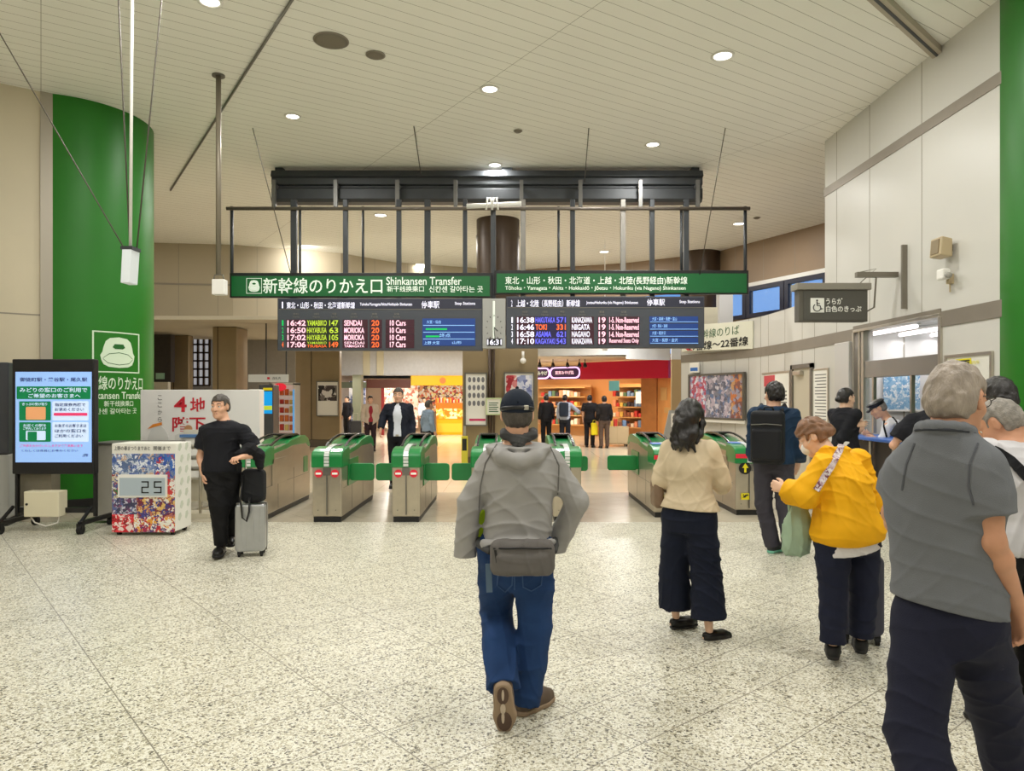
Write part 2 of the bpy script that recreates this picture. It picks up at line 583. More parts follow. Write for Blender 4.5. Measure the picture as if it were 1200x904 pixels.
LCT = mat('column_lettering', C(214, 232, 206), .5)
cz = lambda py: CH + (HY - py) * 10.6 / F
for s, x0, x1, y1, y0 in (('新幹線のりかえ口', 92, 176, 440, 457), ('Shinkansen Transfer', 94, 172, 459, 468), ('新干线换乘口', 122, 156, 470, 477), ('신칸센 갈아타는 곳', 104, 160, 479, 486)):
    text(s, (colx(x0), cz(y0), colx(x1), cz(y1)), 0, LCT, colL, .012, False, bend=(0, 0, LC[2] + .004))


def train_icon(mb, x0, z0, w, y, m0=0, m1=1, frame=True):
    """front of a bullet train in a square frame; plane y, facing -y"""
    s = w
    P = lambda pts: [(x0 + s * a, z0 + s * b) for a, b in pts]
    if frame:
        t = .03
        for q in ((0, 0, 1, t), (0, 1 - t, 1, 1), (0, t, t, 1 - t), (1 - t, t, 1, 1 - t)):
            mb.prism(P([(q[0], q[1]), (q[2], q[1]), (q[2], q[3]), (q[0], q[3])]), y, y + .004)
    body = [(.16, .3), (.2, .2), (.3, .14), (.5, .12), (.7, .14), (.8, .2), (.84, .3), (.86, .42), (.82, .5), (.8, .62), (.76, .76), (.68, .84), (.5, .87), (.32, .84), (.24, .76), (.2, .62), (.18, .5), (.14, .42)]
    mb.prism(P(body), y, y + .004)
    mb.prism(P([(.37, .62), (.41, .7), (.59, .7), (.63, .62), (.58, .58), (.42, .58)]), y - .002, y, m=m1)
    mb.prism(P([(.19, .36), (.3, .46), (.5, .5), (.7, .46), (.81, .36), (.81, .345), (.7, .445), (.5, .485), (.3, .445), (.19, .345)]), y - .002, y, m=m1)
    mb.prism(P([(.19, .34), (.28, .24), (.5, .2), (.72, .24), (.81, .34), (.81, .325), (.72, .225), (.5, .185), (.28, .225), (.19, .325)]), y - .002, y, m=m1)


mbx = MB(); train_icon(mbx, 0, 0, 1, 0)
x0, x1, z0, z1 = colx(108), colx(163), cz(436), cz(386.5)
import bmesh
bm = bmesh.new()
for v in mbx.v: bm.verts.new(v)
bm.verts.ensure_lookup_table()
for fc, mi in zip(mbx.f, mbx.mi):
    bm.faces.new([bm.verts[i] for i in fc]).material_index = mi
for k in range(1, 16):
    bmesh.ops.bisect_plane(bm, geom=bm.verts[:] + bm.edges[:] + bm.faces[:], plane_co=(k / 16 + .003, 0, 0), plane_no=(1, 0, 0))
bm.verts.index_update()
mbx.v = []
for v in bm.verts:
    aa = (x0 + (x1 - x0) * v.co.x) / LC[2]; r = LC[2] + .004 - v.co.y
    mbx.v.append((r * math.sin(aa), -r * math.cos(aa), z0 + (z1 - z0) * v.co.z))
mbx.f = [tuple(v.index for v in f.verts) for f in bm.faces]; mbx.mi = [f.material_index for f in bm.faces]
bm.free()
obj('train_pictogram', mbx, [LCT, mat('pictogram_green', C(26, 100, 34), .4)], colL)

# pale pier and block that stand on the low wall's ledge under the windows
struct('wall_ledge_pier', MB().box((W(843, 0, 20).x, 20, 3.0), (W(859, 0, 20).x, 20.3, 4.75)), mat('ledge_white', C(206, 206, 206), .5))
struct('wall_ledge_block', MB().box((W(822, 0, 18.9).x, 18.9, 2.9), (W(841, 0, 18.9).x, 19.2, 4.0)), mat('ledge_cream', C(214, 208, 186), .5))
# ------------------------------------------------------------------ ticket gates
GATEG = mat('gate_green', C(18, 128, 62), .3, var=.04, coat=.3)
GATED = mat('gate_dark_top', C(44, 40, 38), .25)
GATES = mat('gate_steel', C(188, 178, 160), .28, .75, var=.05, vscale=10, stretch=(1, .3, 1))
REDST = mat('no_entry_red', C(214, 40, 60), .4, emit=.25)
YEL = mat('sticker_yellow', C(240, 225, 30), .5)
SILV = mat('light_strip', C(225, 228, 226), .3, .2)


def gate(label, x, y, w, L, left_flap, right_flap, front, fl=.45, flz=(.50, .74), fw=.34, side_label=False):
    """automatic ticket gate; origin at the middle of its near end on the floor, running away along +y"""
    g = thing('ticket_gate', label, 'ticket gate', (x, y, 0), 0, 'ticket gates of the transfer line')
    h = w / 2
    # cabinet: side profile with the raised rear hump
    prof = [(0.02, .07), (L - .02, .07), (L, .72), (L - .03, .86), (L - .12, .97), (L - .3, 1.03), (L - .55, 1.045), (L - .8, 1.03), (L - 1.0, .99), (.55, .96), (.28, .93), (.05, .90), (0, .72)]
    obj('cabinet', MB().prism(prof, -h, h, 'x'), GATES, g, bevel=.012)
    obj('kick_plate', MB().box((-h + .015, .02, 0), (h - .015, L - .02, .07)), BLACK, g)
    k = MB()
    for sx in (-1, 1):
        k.box((min(sx * (h + .002), sx * h), .62, .1), (max(sx * (h + .002), sx * h), .628, .6)); k.box((min(sx * (h + .002), sx * h), 1.35, .1), (max(sx * (h + .002), sx * h), 1.358, .6))
        k.box((min(sx * (h + .002), sx * h), .1, .44), (max(sx * (h + .002), sx * h), L - .1, .446))
    obj('service_door', k, STEELD, g)
    # green cap over the near end
    cap = [(-.015, .72), (.40, .72), (.44, .80), (.44, .975), (.30, .985), (.12, .965), (.02, .93), (-.015, .88)]
    obj('end_cap', MB().prism(cap, -h - .012, h + .012, 'x'), GATEG, g, bevel=.018)
    # green shoulders that sweep up beside the ticket slot
    m = MB()
    for sx in (-1, 1):
        a, b = sorted((sx * (h + .008), sx * (h - .075)))
        m.prism([(.42, .93), (.75, .955), (1.02, .98), (1.2, 1.02), (L - .5, 1.06), (L - .3, 1.05), (L - .12, .99), (L - .02, .87), (L - .1, .86), (L - .25, .92), (1.25, .93), (1.0, .90), (.42, .87)], a, b, 'x')
    obj('shoulder_trim', m, GATEG, g, bevel=.008)
    # green ticket bed on top, under a dark arched rim
    bed = [(.42, .95), (.75, .985), (1.05, 1.01), (1.3, 1.03), (L - .42, 1.03), (L - .42, .95)]
    obj('ticket_bed', MB().prism(bed, -h * .72, h * .72, 'x'), GATEG, g, bevel=.006)
    top = [(.46, .985), (.62, 1.03), (.85, 1.075), (1.15, 1.105), (1.45, 1.11), (1.7, 1.095), (1.92, 1.04)]
    rim = top + [(a, b - .028) for a, b in top[::-1]]
    m = MB()
    for sx in (-1, 1):
        a, b = sorted((sx * h * .76, sx * h * .60)); m.prism(rim, a, b, 'x')
    rear = [(1.25, 1.108), (1.45, 1.11), (1.7, 1.095), (1.92, 1.04), (1.92, 1.0), (1.7, 1.03), (1.45, 1.07), (1.25, 1.085)]
    m.prism(rear, -h * .62, h * .62, 'x')
    obj('reader_hood', m, GATED, g, bevel=.006)
    m = MB().box((-.05, .5, .93), (.05, 1.0, .99)); obj('ticket_slot', m, STEELD, g, bevel=.008)
    # silver ladder of indicator lights up the middle of the near end
    m = MB()
    pth = [(-.022, .74), (-.022, .875), (.012, .938), (.12, .975), (.3, .995), (.45, 1.005)]
    for i in range(len(pth) - 1):
        (a, b), (c, e) = pth[i], pth[i + 1]
        n = max(2, int(math.hypot(c - a, e - b) / .042))
        for j in range(n):
            t0, t1 = j / n, (j + .8) / n
            m.bar((0, a + (c - a) * t0, b + (e - b) * t0), (0, a + (c - a) * t1, b + (e - b) * t1), .065, .012, up=(0, -1, .3))
    obj('indicator_strip', m, SILV, g)
    # near plate with its seam and lock
    m = MB().box((-.05, -.012, .62), (.05, .0, .72)); m.box((-.008, -.012, .1), (.008, 0, .62)); m.prism(circ(-h * .6, .16, .008, 10), -.006, 0); m.prism(circ(h * .6, .16, .008, 10), -.006, 0)
    obj('front_plate', m, STEELD, g, bevel=.003)
    for sx in (-1, 1):
        if front == 'stop':
            st = obj('no_entry_sign', MB().prism(circ(sx * h * .55, .645, .052, 28), -.016, -.001), REDST, g)
            obj('white_bar', MB().box((sx * h * .55 - .036, -.019, .633), (sx * h * .55 + .036, -.015, .657)), SIGNW, st)
    if front == 'arrow':
        obj('arrow_plate', MB().prism(circ(-.06, .66, .085, 28), -.014, -.001), BLACK, g)
        obj('arrow', MB().prism([(-.075, .60), (-.045, .60), (-.045, .665), (-.015, .665), (-.06, .73), (-.105, .665), (-.075, .665)], -.018, -.014), YEL, g)
        obj('red_card', MB().box((-h - .004, .1, .80), (-h + .2, -.02, .86)), REDST, g)
        st = obj('walk_sticker', MB().box((-.115, -.012, .22), (.0, -.002, .31)), YEL, g)
        obj('walk_mark', MB().prism([(-.1, .25), (-.06, .25), (-.04, .275), (-.015, .275), (-.02, .295), (-.06, .29)], -.015, -.012).prism(circ(-.085, .285, .01, 10), -.015, -.012), BLACK, st)
        obj('reader_pad', MB().box((-h + .03, .28, .985), (h - .16, .5, 1.0)), mat('ic_reader_blue', C(120, 150, 225), .3, emit=.3), g, bevel=.006)
    if front == 'sticker':
        st = obj('yellow_sticker', MB().box((-.06, -.012, .26), (.04, -.002, .36)), YEL, g)
        obj('walk_mark', MB().prism([(-.05, .285), (-.02, .285), (0, .31), (.03, .315), (.02, .335), (-.03, .32)], -.015, -.012), BLACK, st)
    if side_label:
        obj('green_side_plate', MB().prism(rrect(L - .38, .47, L - .16, .72, .02), h, h + .006, 'x'), GATEG, g)
    for sx, on in ((-1, left_flap), (1, right_flap)):
        # recess housing and the swing flap
        a, b = sorted((sx * h, sx * (h + .012)))
        obj('flap_housing', MB().box((a, fl - .1, flz[0] - .06), (b, fl + .55, flz[1] + .06)), GATEG if on else GATES, g, bevel=.004)
        if on:
            a, b = sorted((sx * (h + .005), sx * (h + on)))
            f = obj('flap', MB().prism(rrect(a, flz[0], b, flz[1], .045), fl, fl + .035), GATEG, g, bevel=.008)
    return g


GZ = 9.58
gate('green and steel ticket gate beside the man dressed in black', -3.48, GZ, .38, 2.25, 0, 0, 'plain', side_label=True)
gate('ticket gate with two no-entry signs nearest the man in black', -2.445, GZ, .39, 2.25, 0, .345, 'stop')
gate('ticket gate with two no-entry signs in front of the man in a suit', -1.40, GZ, .37, 2.25, .30, .35, 'stop')
gate('ticket gate behind the left shoulder of the man in the grey jacket', -.35, GZ, .37, 2.25, .30, 0, 'plain')
gate('ticket gate with a yellow sticker behind the right elbow of the grey jacket', .73, GZ, .37, 2.25, 0, .25, 'sticker', fl=1.55, flz=(.52, .75))
gate('ticket gate on the left of the woman in the cream jumper', 2.14, 9.95, .38, 2.3, .47, 0, 'arrow', fl=1.3, flz=(.52, .75))
gate('ticket gate with an up-arrow between the cream jumper and the backpack', 3.32, 10.15, .38, 2.3, 0, 0, 'arrow')

# ------------------------------------------------------------------ overhead beam, hanging frame, green signs, boards
SZ = 13.45
p = W(318, 236, 13.75); q = W(823.5, 200, 13.75)
bm_ = thing('shutter_beam', 'dark grey ribbed shutter beam spanning above the hanging signs', 'beam', (0, 13.75, 0))
mbx = MB(); hgt = q.z - p.z
mbx.prism([(-.02, q.z), (.3, q.z), (.3, p.z), (.06, p.z), (.0, p.z + .05), (0, p.z + hgt * .42), (.05, p.z + hgt * .46), (.05, p.z + hgt * .52), (0, p.z + hgt * .56), (0, p.z + hgt * .76), (-.06, p.z + hgt * .8)], p.x, q.x, 'x')
mbx.box((p.x + .05, .05, q.z), (p.x + .2, .2, H)); mbx.box((q.x - .2, .05, q.z), (q.x - .05, .2, H)); mbx.box((-.2, .05, q.z), (0, .2, H))
obj('rail_housing', mbx, DARK, bm_, bevel=.006)
BRK = mat('zinc_bracket', C(112, 111, 108), .4, .6)
for px in (322, 394, 466, 534, 611, 680, 750, 817):
    a = W(px, 246, 13.62); b = W(px, 212, 13.62)
    obj('bracket', MB().box((a.x - .035, -.2, a.z), (a.x + .035, -.13, b.z)).box((a.x - .03, -.13, b.z - .12), (a.x + .03, .02, b.z - .06)), BRK, bm_)
fr = thing('sign_hanging_frame', 'dark steel pipe frame carrying the green signs and boards', 'frame', (0, SZ, 0))
a = W(264, 243.5, SZ); b = W(880, 241.5, SZ)
obj('crossbar', MB().tube([(a.x, .06, a.z), (b.x, .06, a.z)], .035, 12), mat('pipe_grey', C(112, 104, 96), .4, .4), fr, smooth=True)
TOPG = W(0, 320, SZ).z
for px, t in ((269, 3.4), (349.5, 2.6), (424, 2.6), (655, 2.6), (800, 2.8), (875.5, 3.4)):
    c = W(px, 300, SZ)
    obj('hanger_rod', MB().tube([(c.x, .11, TOPG - .3), (c.x, .11, a.z + .05)], t * .0158 / 2 * 1.15, 10), DARK, fr, smooth=True)
for px, t in ((344.5, 7), (405, 5.5), (467.5, 5.5), (501, 7), (545, 5), (578, 6), (613, 6), (671, 5.5), (730, 6), (764, 5.5), (804, 6)):
    c = W(px, 300, SZ + .12)
    obj('hanger_post', MB().box((c.x - t * .0159 / 2, .08, W(0, 352, SZ).z), (c.x + t * .0159 / 2, .17, W(0, 232, SZ).z)), DARK if px not in (730, 613) else STEELD, fr, bevel=.008)
m = MB(); c0 = W(547, 243, SZ); c1 = W(611, 240, SZ)
m.tube([(c0.x, -.06, c0.z), (c1.x, -.06, c1.z)], .045, 10)
obj('white_sleeve', m, WHITE, fr, smooth=True)
m = MB()
for dx in (573, 580):
    c = W(dx, 240, SZ); m.tube([(c.x - .05, -.1, c.z - .12), (c.x - .02, -.12, c.z + .1), (c.x + .03, -.12, c.z + .1), (c.x + .06, -.1, c.z - .12)], .02, 8)
obj('cable_clip', m, WHITE, fr, smooth=True)


def px_box(x0, y0, x1, y1, Z, root):
    """pixel rectangle -> (x0,z0,x1,z1) metres local to the root, in the plane at depth Z"""
    a, b = W(x0, y1, Z), W(x1, y0, Z); o = wloc(root)
    return (a.x - o.x, a.z - o.z, b.x - o.x, b.z - o.z)


def green_sign(label, x0, y0, x1, y1):
    g = thing('hanging_sign', label, 'sign', W((x0 + x1) / 2, y1, SZ))
    b = px_box(x0, y0, x1, y1, SZ, g)
    obj('housing', MB().box((b[0], -.02, b[1]), (b[2], .07, b[3])), BLACK, g, bevel=.01)
    c = px_box(x0 + 2.5, y0 + 4, x1 - 2.5, y1 - 1.5, SZ, g)
    obj('green_panel', MB().box((c[0], -.03, c[1]), (c[2], -.02, c[3])), SIGNG, g)
    return g


g = green_sign('long green sign reading Shinkansen Transfer with a train pictogram', 269.5, 320, 576.5, 349)
T = lambda s, x0, y0, x1, y1, m=SIGNW, bold=.01, keep=False, z=SZ, y=-.034, al='l': text(s, px_box(x0, y0, x1, y1, z, g), y, m, g, bold, keep, al)
mbx = MB(); b = px_box(289.5, 326.5, 307.5, 344.5, SZ, g); train_icon(mbx, b[0], b[1], b[2] - b[0], -.036)
obj('train_pictogram', mbx, [SIGNW, SIGNG], g)
T('新幹線のりかえ口', 309, 326, 448.5, 344.5, bold=.01)
T('Shinkansen Transfer', 453, 325, 541, 334.5)
T('新干线换乘口', 454, 335.5, 497, 342.5); T('신칸센 갈아타는 곳', 503, 335.5, 566, 343)
g = green_sign('long green sign listing the northern bullet train lines', 579.5, 317, 877, 345)
T('東北・山形・秋田・北海道・上越・北陸(長野経由)新幹線', 592, 324.5, 805, 335, bold=.008)
T('Tōhoku・Yamagata・Akita・Hokkaidō・Jōetsu・Hokuriku (via Nagano) Shinkansen', 592, 335.5, 803, 341.5)

BZ = 13.3


def board(label, x0, y0, x1, y1):
    g = thing('departure_board_sign', label, 'departure board', W((x0 + x1) / 2, y1, BZ))
    b = px_box(x0, y0, x1, y1, BZ, g)
    obj('housing', MB().box((b[0], 0, b[1]), (b[2], .2, b[3])), BOARD, g, bevel=.012)
    c = px_box(x0 + 2, y0 + 1.5, x1 - 1, y0 + 12.5, BZ, g)
    obj('header_panel', MB().box((c[0], -.008, c[1]), (c[2], 0, c[3])), mat('board_header', C(46, 48, 66), .5), g)
    c = px_box(x0 + 2, y0 + 12.8, x1 - 1, y0 + 13.6, BZ, g)
    obj('rule', MB().box((c[0], -.006, c[1]), (c[2], 0, c[3])), BOARD if False else STEELD, g)
    return g


def rows(g, cols, ys, hgt):
    for i, y in enumerate(ys):
        for (x0, x1, items, mm, bg) in cols:
            s = items[i]
            mt = mm[i] if isinstance(mm, (list, tuple)) else mm
            if bg:
                c = px_box(bg[0], y - .8, bg[1], y + hgt + .8, BZ, g)
                obj('led_strip', MB().box((c[0], -.006, c[1]), (c[2], 0, c[3])), bg[2], g)
            if isinstance(s, tuple):
                h2 = hgt / 2
                text(s[0], px_box(x0, y - .2, x1, y + h2 - .6, BZ, g), -.012, mt[0] if isinstance(mt, tuple) else mt, g, .01, False)
                text(s[1], px_box(x0, y + h2 + .2, x1, y + hgt, BZ, g), -.012, mt[1] if isinstance(mt, tuple) else mt, g, .01, False)
            elif s:
                if s in ('TOKI', 'ASAMA', 'NIIGATA', 'NAGANO', 'SENDAI'): x1_ = x0 + (x1 - x0) * {'TOKI': .58, 'ASAMA': .8}.get(s, .88)
                else: x1_ = x1
                text(s, px_box(x0, y, x1_, y + hgt, BZ, g), -.012, mt, g, .02, False)


g = board('departure board listing trains to Sendai and Morioka', 325, 349.5, 565.5, 411)
T2 = lambda s, x0, y0, x1, y1, m=LEDW, bold=.008: text(s, px_box(x0, y0, x1, y1, BZ, g), -.012, m, g, bold, False)
T2('東北・山形・秋田・北海道新幹線', 336, 354, 416, 362); T2('Tohoku/Yamagata/Akita/Hokkaido Shinkansen', 422, 355, 483, 359.5); T2('停車駅', 494, 353, 515, 361.5); T2('Stop Stations', 533, 354, 557, 358.5)
T2('1', 330.5, 354, 332, 361.5)
for x, s1, s2 in ((347, '時刻', 'Time'), (371, '列車名', 'Name'), (392, '号', 'Train No.'), (415, '行先', 'Destination'), (439, '番線', 'Track'), (465, '記事', 'Remarks')):
    T2(s1, x - 3, 367, x + 3, 369.5, GRL if False else STEELD); T2(s2, x - 4, 370.5, x + 4, 372.5, STEELD)
ys = [375.5, 384, 392.5, 400.8]
rows(g, [
    (330.5, 332.5, ['1', '2', '3', '4'], [LEDGG, LEDGG, LEDGG, LEDO], None),
    (337, 358.5, ['16:42', '16:50', '17:02', '17:06'], LEDP, (335.5, 359.5, LEDRED)),
    (360, 383, ['YAMABIKO', 'HAYABUSA', 'HAYABUSA', ('YAMABIKO', 'TSUBASA')], [LEDG, LEDG, LEDG, (LEDG, LEDO)], (359.6, 398, mat('led_panel_green', C(34, 44, 22), .4, emit=.12))),
    (386, 396.5, ['147', '63', '105', '149'], [LEDG, LEDG, LEDG, LEDO], None),
    (403.5, 427, ['SENDAI', 'MORIOKA', 'MORIOKA', ('SENDAI', 'YAMAGATA')], LEDP, (401.5, 431, LEDRED)),
    (435.5, 444.5, ['20', '20', '20', '20'], LEDO, (433, 447.5, LEDRED)),
    (457, 475.5, ['10 Cars', '10 Cars', '10 Cars', '17 Cars'], LEDP, (452, 485.5, LEDRED)),
], ys, 6.6)
c = px_box(495, 373.5, 557, 405.5, BZ, g)
st = obj('stop_display', MB().box((c[0], -.006, c[1]), (c[2], 0, c[3])), LEDBLUE, g)
m = MB()
for y in (381.2, 389.2, 397.2): 
    c = px_box(496, y, 556, y + .7, BZ, g); m.box((c[0], -.012, c[1]), (c[2], -.006, c[3]))
m.mi = [0] * len(m.f)
for y in (385, 393.5):
    c = px_box(499, y, 524 if y < 390 else 515, y + 2, BZ, g); m.box((c[0], -.012, c[1]), (c[2], -.006, c[3]), 1)
obj('route_lines', m, [LEDC, LEDGG], g)
T2('大宮・仙台', 500, 375.5, 517, 379.5, LEDC); T2('終点', 515, 391, 528, 395.5, LEDC); T2('上野 大宮', 497, 400, 515, 404, LEDC); T2('山形', 530, 400, 541, 403.5, LEDC)

g = board('departure board listing trains to Kanazawa, Niigata and Nagano', 593, 347.5, 825.5, 408)
T2('上越・北陸（長野経由）新幹線', 605, 351.5, 679.5, 360); T2('Joetsu/Hokuriku (via Nagano) Shinkansen', 687, 353, 747.5, 357.5); T2('停車駅', 758, 350.5, 779, 358.5); T2('Stop Stations', 796, 352, 820, 356.5)
T2('2', 599, 352, 600.5, 359.5)
for x, s1, s2 in ((615, '時刻', 'Time'), (638.5, '列車名', 'Name'), (659, '号', 'Train No.'), (682, '行先', 'Destination'), (705, '番線', 'Track'), (731, '記事', 'Remarks')):
    T2(s1, x - 3, 364.5, x + 3, 367, STEELD); T2(s2, x - 4, 368, x + 4, 370, STEELD)
ys = [372, 380.3, 388.6, 396.8]
LB = mat('led_panel_violet', C(30, 24, 70), .4, emit=.25)
rows(g, [
    (599.3, 601, ['1', '2', '3', '4'], LEDW, None),
    (606, 626, ['16:38', '16:46', '16:58', '17:10'], LEDW, (604.5, 626.6, LEDRED)),
    (627.5, 650.5, ['HAKUTAKA', 'TOKI', 'ASAMA', 'KAGAYAKI'], [LEDB, LEDO, LEDB, LEDB], (626.8, 664, LB)),
    (652, 663, ['571', '331', '621', '543'], [LEDB, LEDO, LEDB, LEDB], None),
    (670, 694, ['KANAZAWA', 'NIIGATA', 'NAGANO', 'KANAZAWA'], LEDW, (668.5, 696, LEDRED)),
    (701.5, 709.5, ['19', '19', '19', '19'], LEDP, (700.5, 711, LEDRED)),
    (714, 748.5, ['1-5. Non-Reserved', '1-5. Non-Reserved', '1-6. Non-Reserved', 'Reserved Seats Only'], LEDP, (713, 749.5, LEDRED)),
], ys, 6.6)
m2 = MB(); m = MB()
for i, y in enumerate((371, 379.5, 387.8, 396)):
    c = px_box(761, y, 818, y + 7.4, BZ, g); m2.box((c[0], -.006, c[1]), (c[2], 0, c[3]))
    c = px_box(762, y + 6.2, 818, y + 6.8, BZ, g); m.box((c[0], -.012, c[1]), (c[2], -.006, c[3]))
obj('stop_display', m2, LEDBLUE, g); obj('route_lines', m, LEDC, g)
for i, (s, x1) in enumerate((('大宮・高崎・長野・富山', 793), ('大宮・熊谷・高崎', 782), ('大宮・軽井沢', 780), ('大宮・長野・金沢', 794))):
    T2(s, 764, 371.8 + i * 8.3, x1, 376 + i * 8.3, LEDC)

g = thing('wall_clock_panel', 'grey clock panel showing 16:31 between the two departure boards', 'clock', W(579, 408, BZ))
b = px_box(565.5, 350, 592.5, 408.5, BZ, g)
obj('face_plate', MB().box((b[0], -.015, b[1]), (b[2], .18, b[3])), mat('clock_grey', C(168, 168, 164), .4, .2), g, bevel=.008)
cx, cz_ = px_box(579, 384, 579, 384, BZ, g)[:2]
m = MB()
for k in range(12):
    t = k * PI / 6
    m.bar((cx + .13 * math.sin(t), -.02, cz_ + .2 * math.cos(t)), (cx + .15 * math.sin(t), -.02, cz_ + .235 * math.cos(t)), .012, .006, up=(0, 1, 0))
obj('hour_marks', m, BKTXT, g)
obj('hour_hand', MB().bar((cx, -.024, cz_), (cx + .07, -.024, cz_ - .07), .016, .006, up=(0, 1, 0)), BKTXT, g)
obj('minute_hand', MB().bar((cx, -.028, cz_), (cx + .015, -.028, cz_ - .2), .012, .006, up=(0, 1, 0)), BKTXT, g)
c = px_box(577.6, 353, 580, 400, BZ, g)
obj('white_stripe', MB().box((c[0], -.018, c[1]), (c[2], -.014, c[3])), SIGNW, g)
c = px_box(570.5, 397, 588.5, 405.5, BZ, g)
obj('digital_window', MB().box((c[0], -.026, c[1]), (c[2], -.015, c[3])), BLACK, g)
text('16:31', px_box(571, 398, 588, 404.5, BZ, g), -.032, LEDW, g, .02, False)

# ------------------------------------------------------------------ ceiling fittings
def downlight(px, py, r, label, on=True):
    Z = F * (H - CH) / (HY - py); x = (px - 600) * Z / F
    return downlight_at(x, Z, r, label, on)


NL = [0]


def downlight_at(x, y, r, label, on=True, power=None, h=H, lens=True):
    g = thing('ceiling_downlight', label, 'ceiling light', (x, y, h), 0, 'round downlights in the plank ceiling')
    obj('trim_ring', MB().lathe([(r, 0), (r + .03, -.004), (r + .03, -.014), (r, -.018), (r - .01, -.01), (r - .01, .0)], n=28), WHITE, g, smooth=True)
    obj('lens', MB().lathe([(0.0, -.006), (r - .01, -.006)], n=28), LAMP, g)
    lamp(g, (0, 0, -.02), r * 2, power or PW)
    return g


def lamp(parent, loc, size, power, shape='DISK', sy=None, rot=(0, 0, 0), col=(1, .98, .935)):
    l = bpy.data.lights.new('lamp', 'AREA')
    l.shape = shape; l.size = size
    if sy: l.size_y = sy
    l.energy = power; l.color = col
    o = bpy.data.objects.new('lamp', l); COL.objects.link(o); o.location = loc; o.rotation_euler = rot
    if parent: o.parent = parent
    return o


PW = 150.0
for px, py, r, lb in ((343, 136, .10, 'lit downlight in the ceiling between the hanging pole and the dark beam'), (574, 104, .11, 'lit downlight in the ceiling straight above the clock'),
                      (847, 65, .12, 'lit downlight in the ceiling nearest the white panelled wall'), (765, 169, .11, 'lit downlight just in front of the beam towards its far right part'),
                      (580, 193, .11, 'lit downlight touching the dark beam and brightening its face'), (246, 1, .11, 'lit downlight at the very top edge above the green column')):
    downlight(px, py, r, lb)
for px, py, lb in ((446, 252, 'downlight behind the frame above the word Transfer'), (866, 262, 'downlight behind the frame near the dark windows'), (363, 296, 'downlight behind the frame close to the bulkhead wash of light'),
                   (492, 310, 'low far downlight behind the frame left of the round bronze column'), (708, 295, 'far downlight behind the frame right of the round bronze column')):
    downlight(px, py, .14, lb)
# the same grid of lamps over the part of the hall behind the photographer
k = 0
for x, y, pf in ((-8.5, 3.5, .9), (-3.0, 3.0, 1), (2.5, 2.6, 1), (7.6, 3.4, 1), (-6, -1.5, 1), (0, -1.5, 1), (5.5, -1.5, 1), (-10.5, 8.0, .5), (-11.5, 14, .3), (-9.5, 17.5, .3), (3.2, 5.6, 1), (-2.4, 5.6, 1), (8, -3, 1), (-11, -1, .8)):
    downlight_at(x, y, .11, 'round downlight over the part of the hall outside the view', power=PW * 1.1 * pf)
for px, py, r, lb, mt in ((388, 47, .2, 'large round grey speaker grille in the ceiling', STEELD), (440, 64, .11, 'small round grey speaker grille in the ceiling', STEELD), (607, 153, .06, 'tiny smoke sensor in the ceiling below the middle downlight', STEELD), (887, 255, .07, 'tiny dark sensor on the ceiling beyond the frame', DARK)):
    Z = F * (H - CH) / (HY - py)
    g = thing('ceiling_speaker' if r > .08 else 'ceiling_sensor', lb, 'speaker' if r > .08 else 'sensor', ((px - 600) * Z / F, Z, H))
    obj('grille', MB().lathe([(0, -.03), (r * .8, -.03), (r, -.015), (r, 0)], n=28), mat('grille_taupe', C(120, 112, 98), .6), g, smooth=True)
    obj('rim', MB().lathe([(r, 0), (r + .015, -.005), (r + .015, -.012), (r, -.016)], n=28), BAND, g, smooth=True)
# linear rail in the ceiling by the wall, and the conduit across the planks
g = thing('ceiling_rail', 'grey linear rail running along the ceiling to the pale wall', 'rail', (4.05, 7.95, H))
obj('channel', MB().bar((-.6, -.55, -.04), (1.33, 1.2, -.04), .14, .08), mat('rail_grey', C(176, 166, 148), .5), g)
obj('dark_slot', MB().bar((-.6, -.55, -.083), (1.33, 1.2, -.083), .035, .006), DARK, g)
a = W(200, 222, F * (H - CH) / 244); b = W(341, 0, F * (H - CH) / 466)
tag(obj('ceiling_conduit', MB().tube([(a.x, a.y, H - .02), (b.x + .5, b.y - .77, H - .02)], .018, 8), STEELD, smooth=True), 'thin conduit running diagonally across the ceiling planks', 'conduit')


WIREM = mat('wire_dark', C(84, 78, 68), .5)


def wire(lb, p0, p1, r=.008, m=None, name='hanging_wire', cat='wire'):
    return tag(obj(name, MB().tube([p0, p1], r * .75, 6), m or WIREM, smooth=True), lb, cat)


for i, (x0, y0, x1, y1, lb) in enumerate(((296, 150, 341, 322, 'thin wire from the ceiling to the left end of the long sign'), (485, 148, 493, 203, 'thin wire dropping to the beam left of its middle'),
                                          (690, 150, 685, 214, 'thin wire dropping to the beam right of its middle'), (850, 150, 820, 322, 'thin wire from the ceiling to the right end of the long sign'))):
    Z = F * (H - CH) / (HY - y0) 
    wire(lb, ((x0 - 600) * Z / F, Z, H), W(x1, y1, 13.4) if y1 > 250 else W(x1, y1, 13.62), .011)
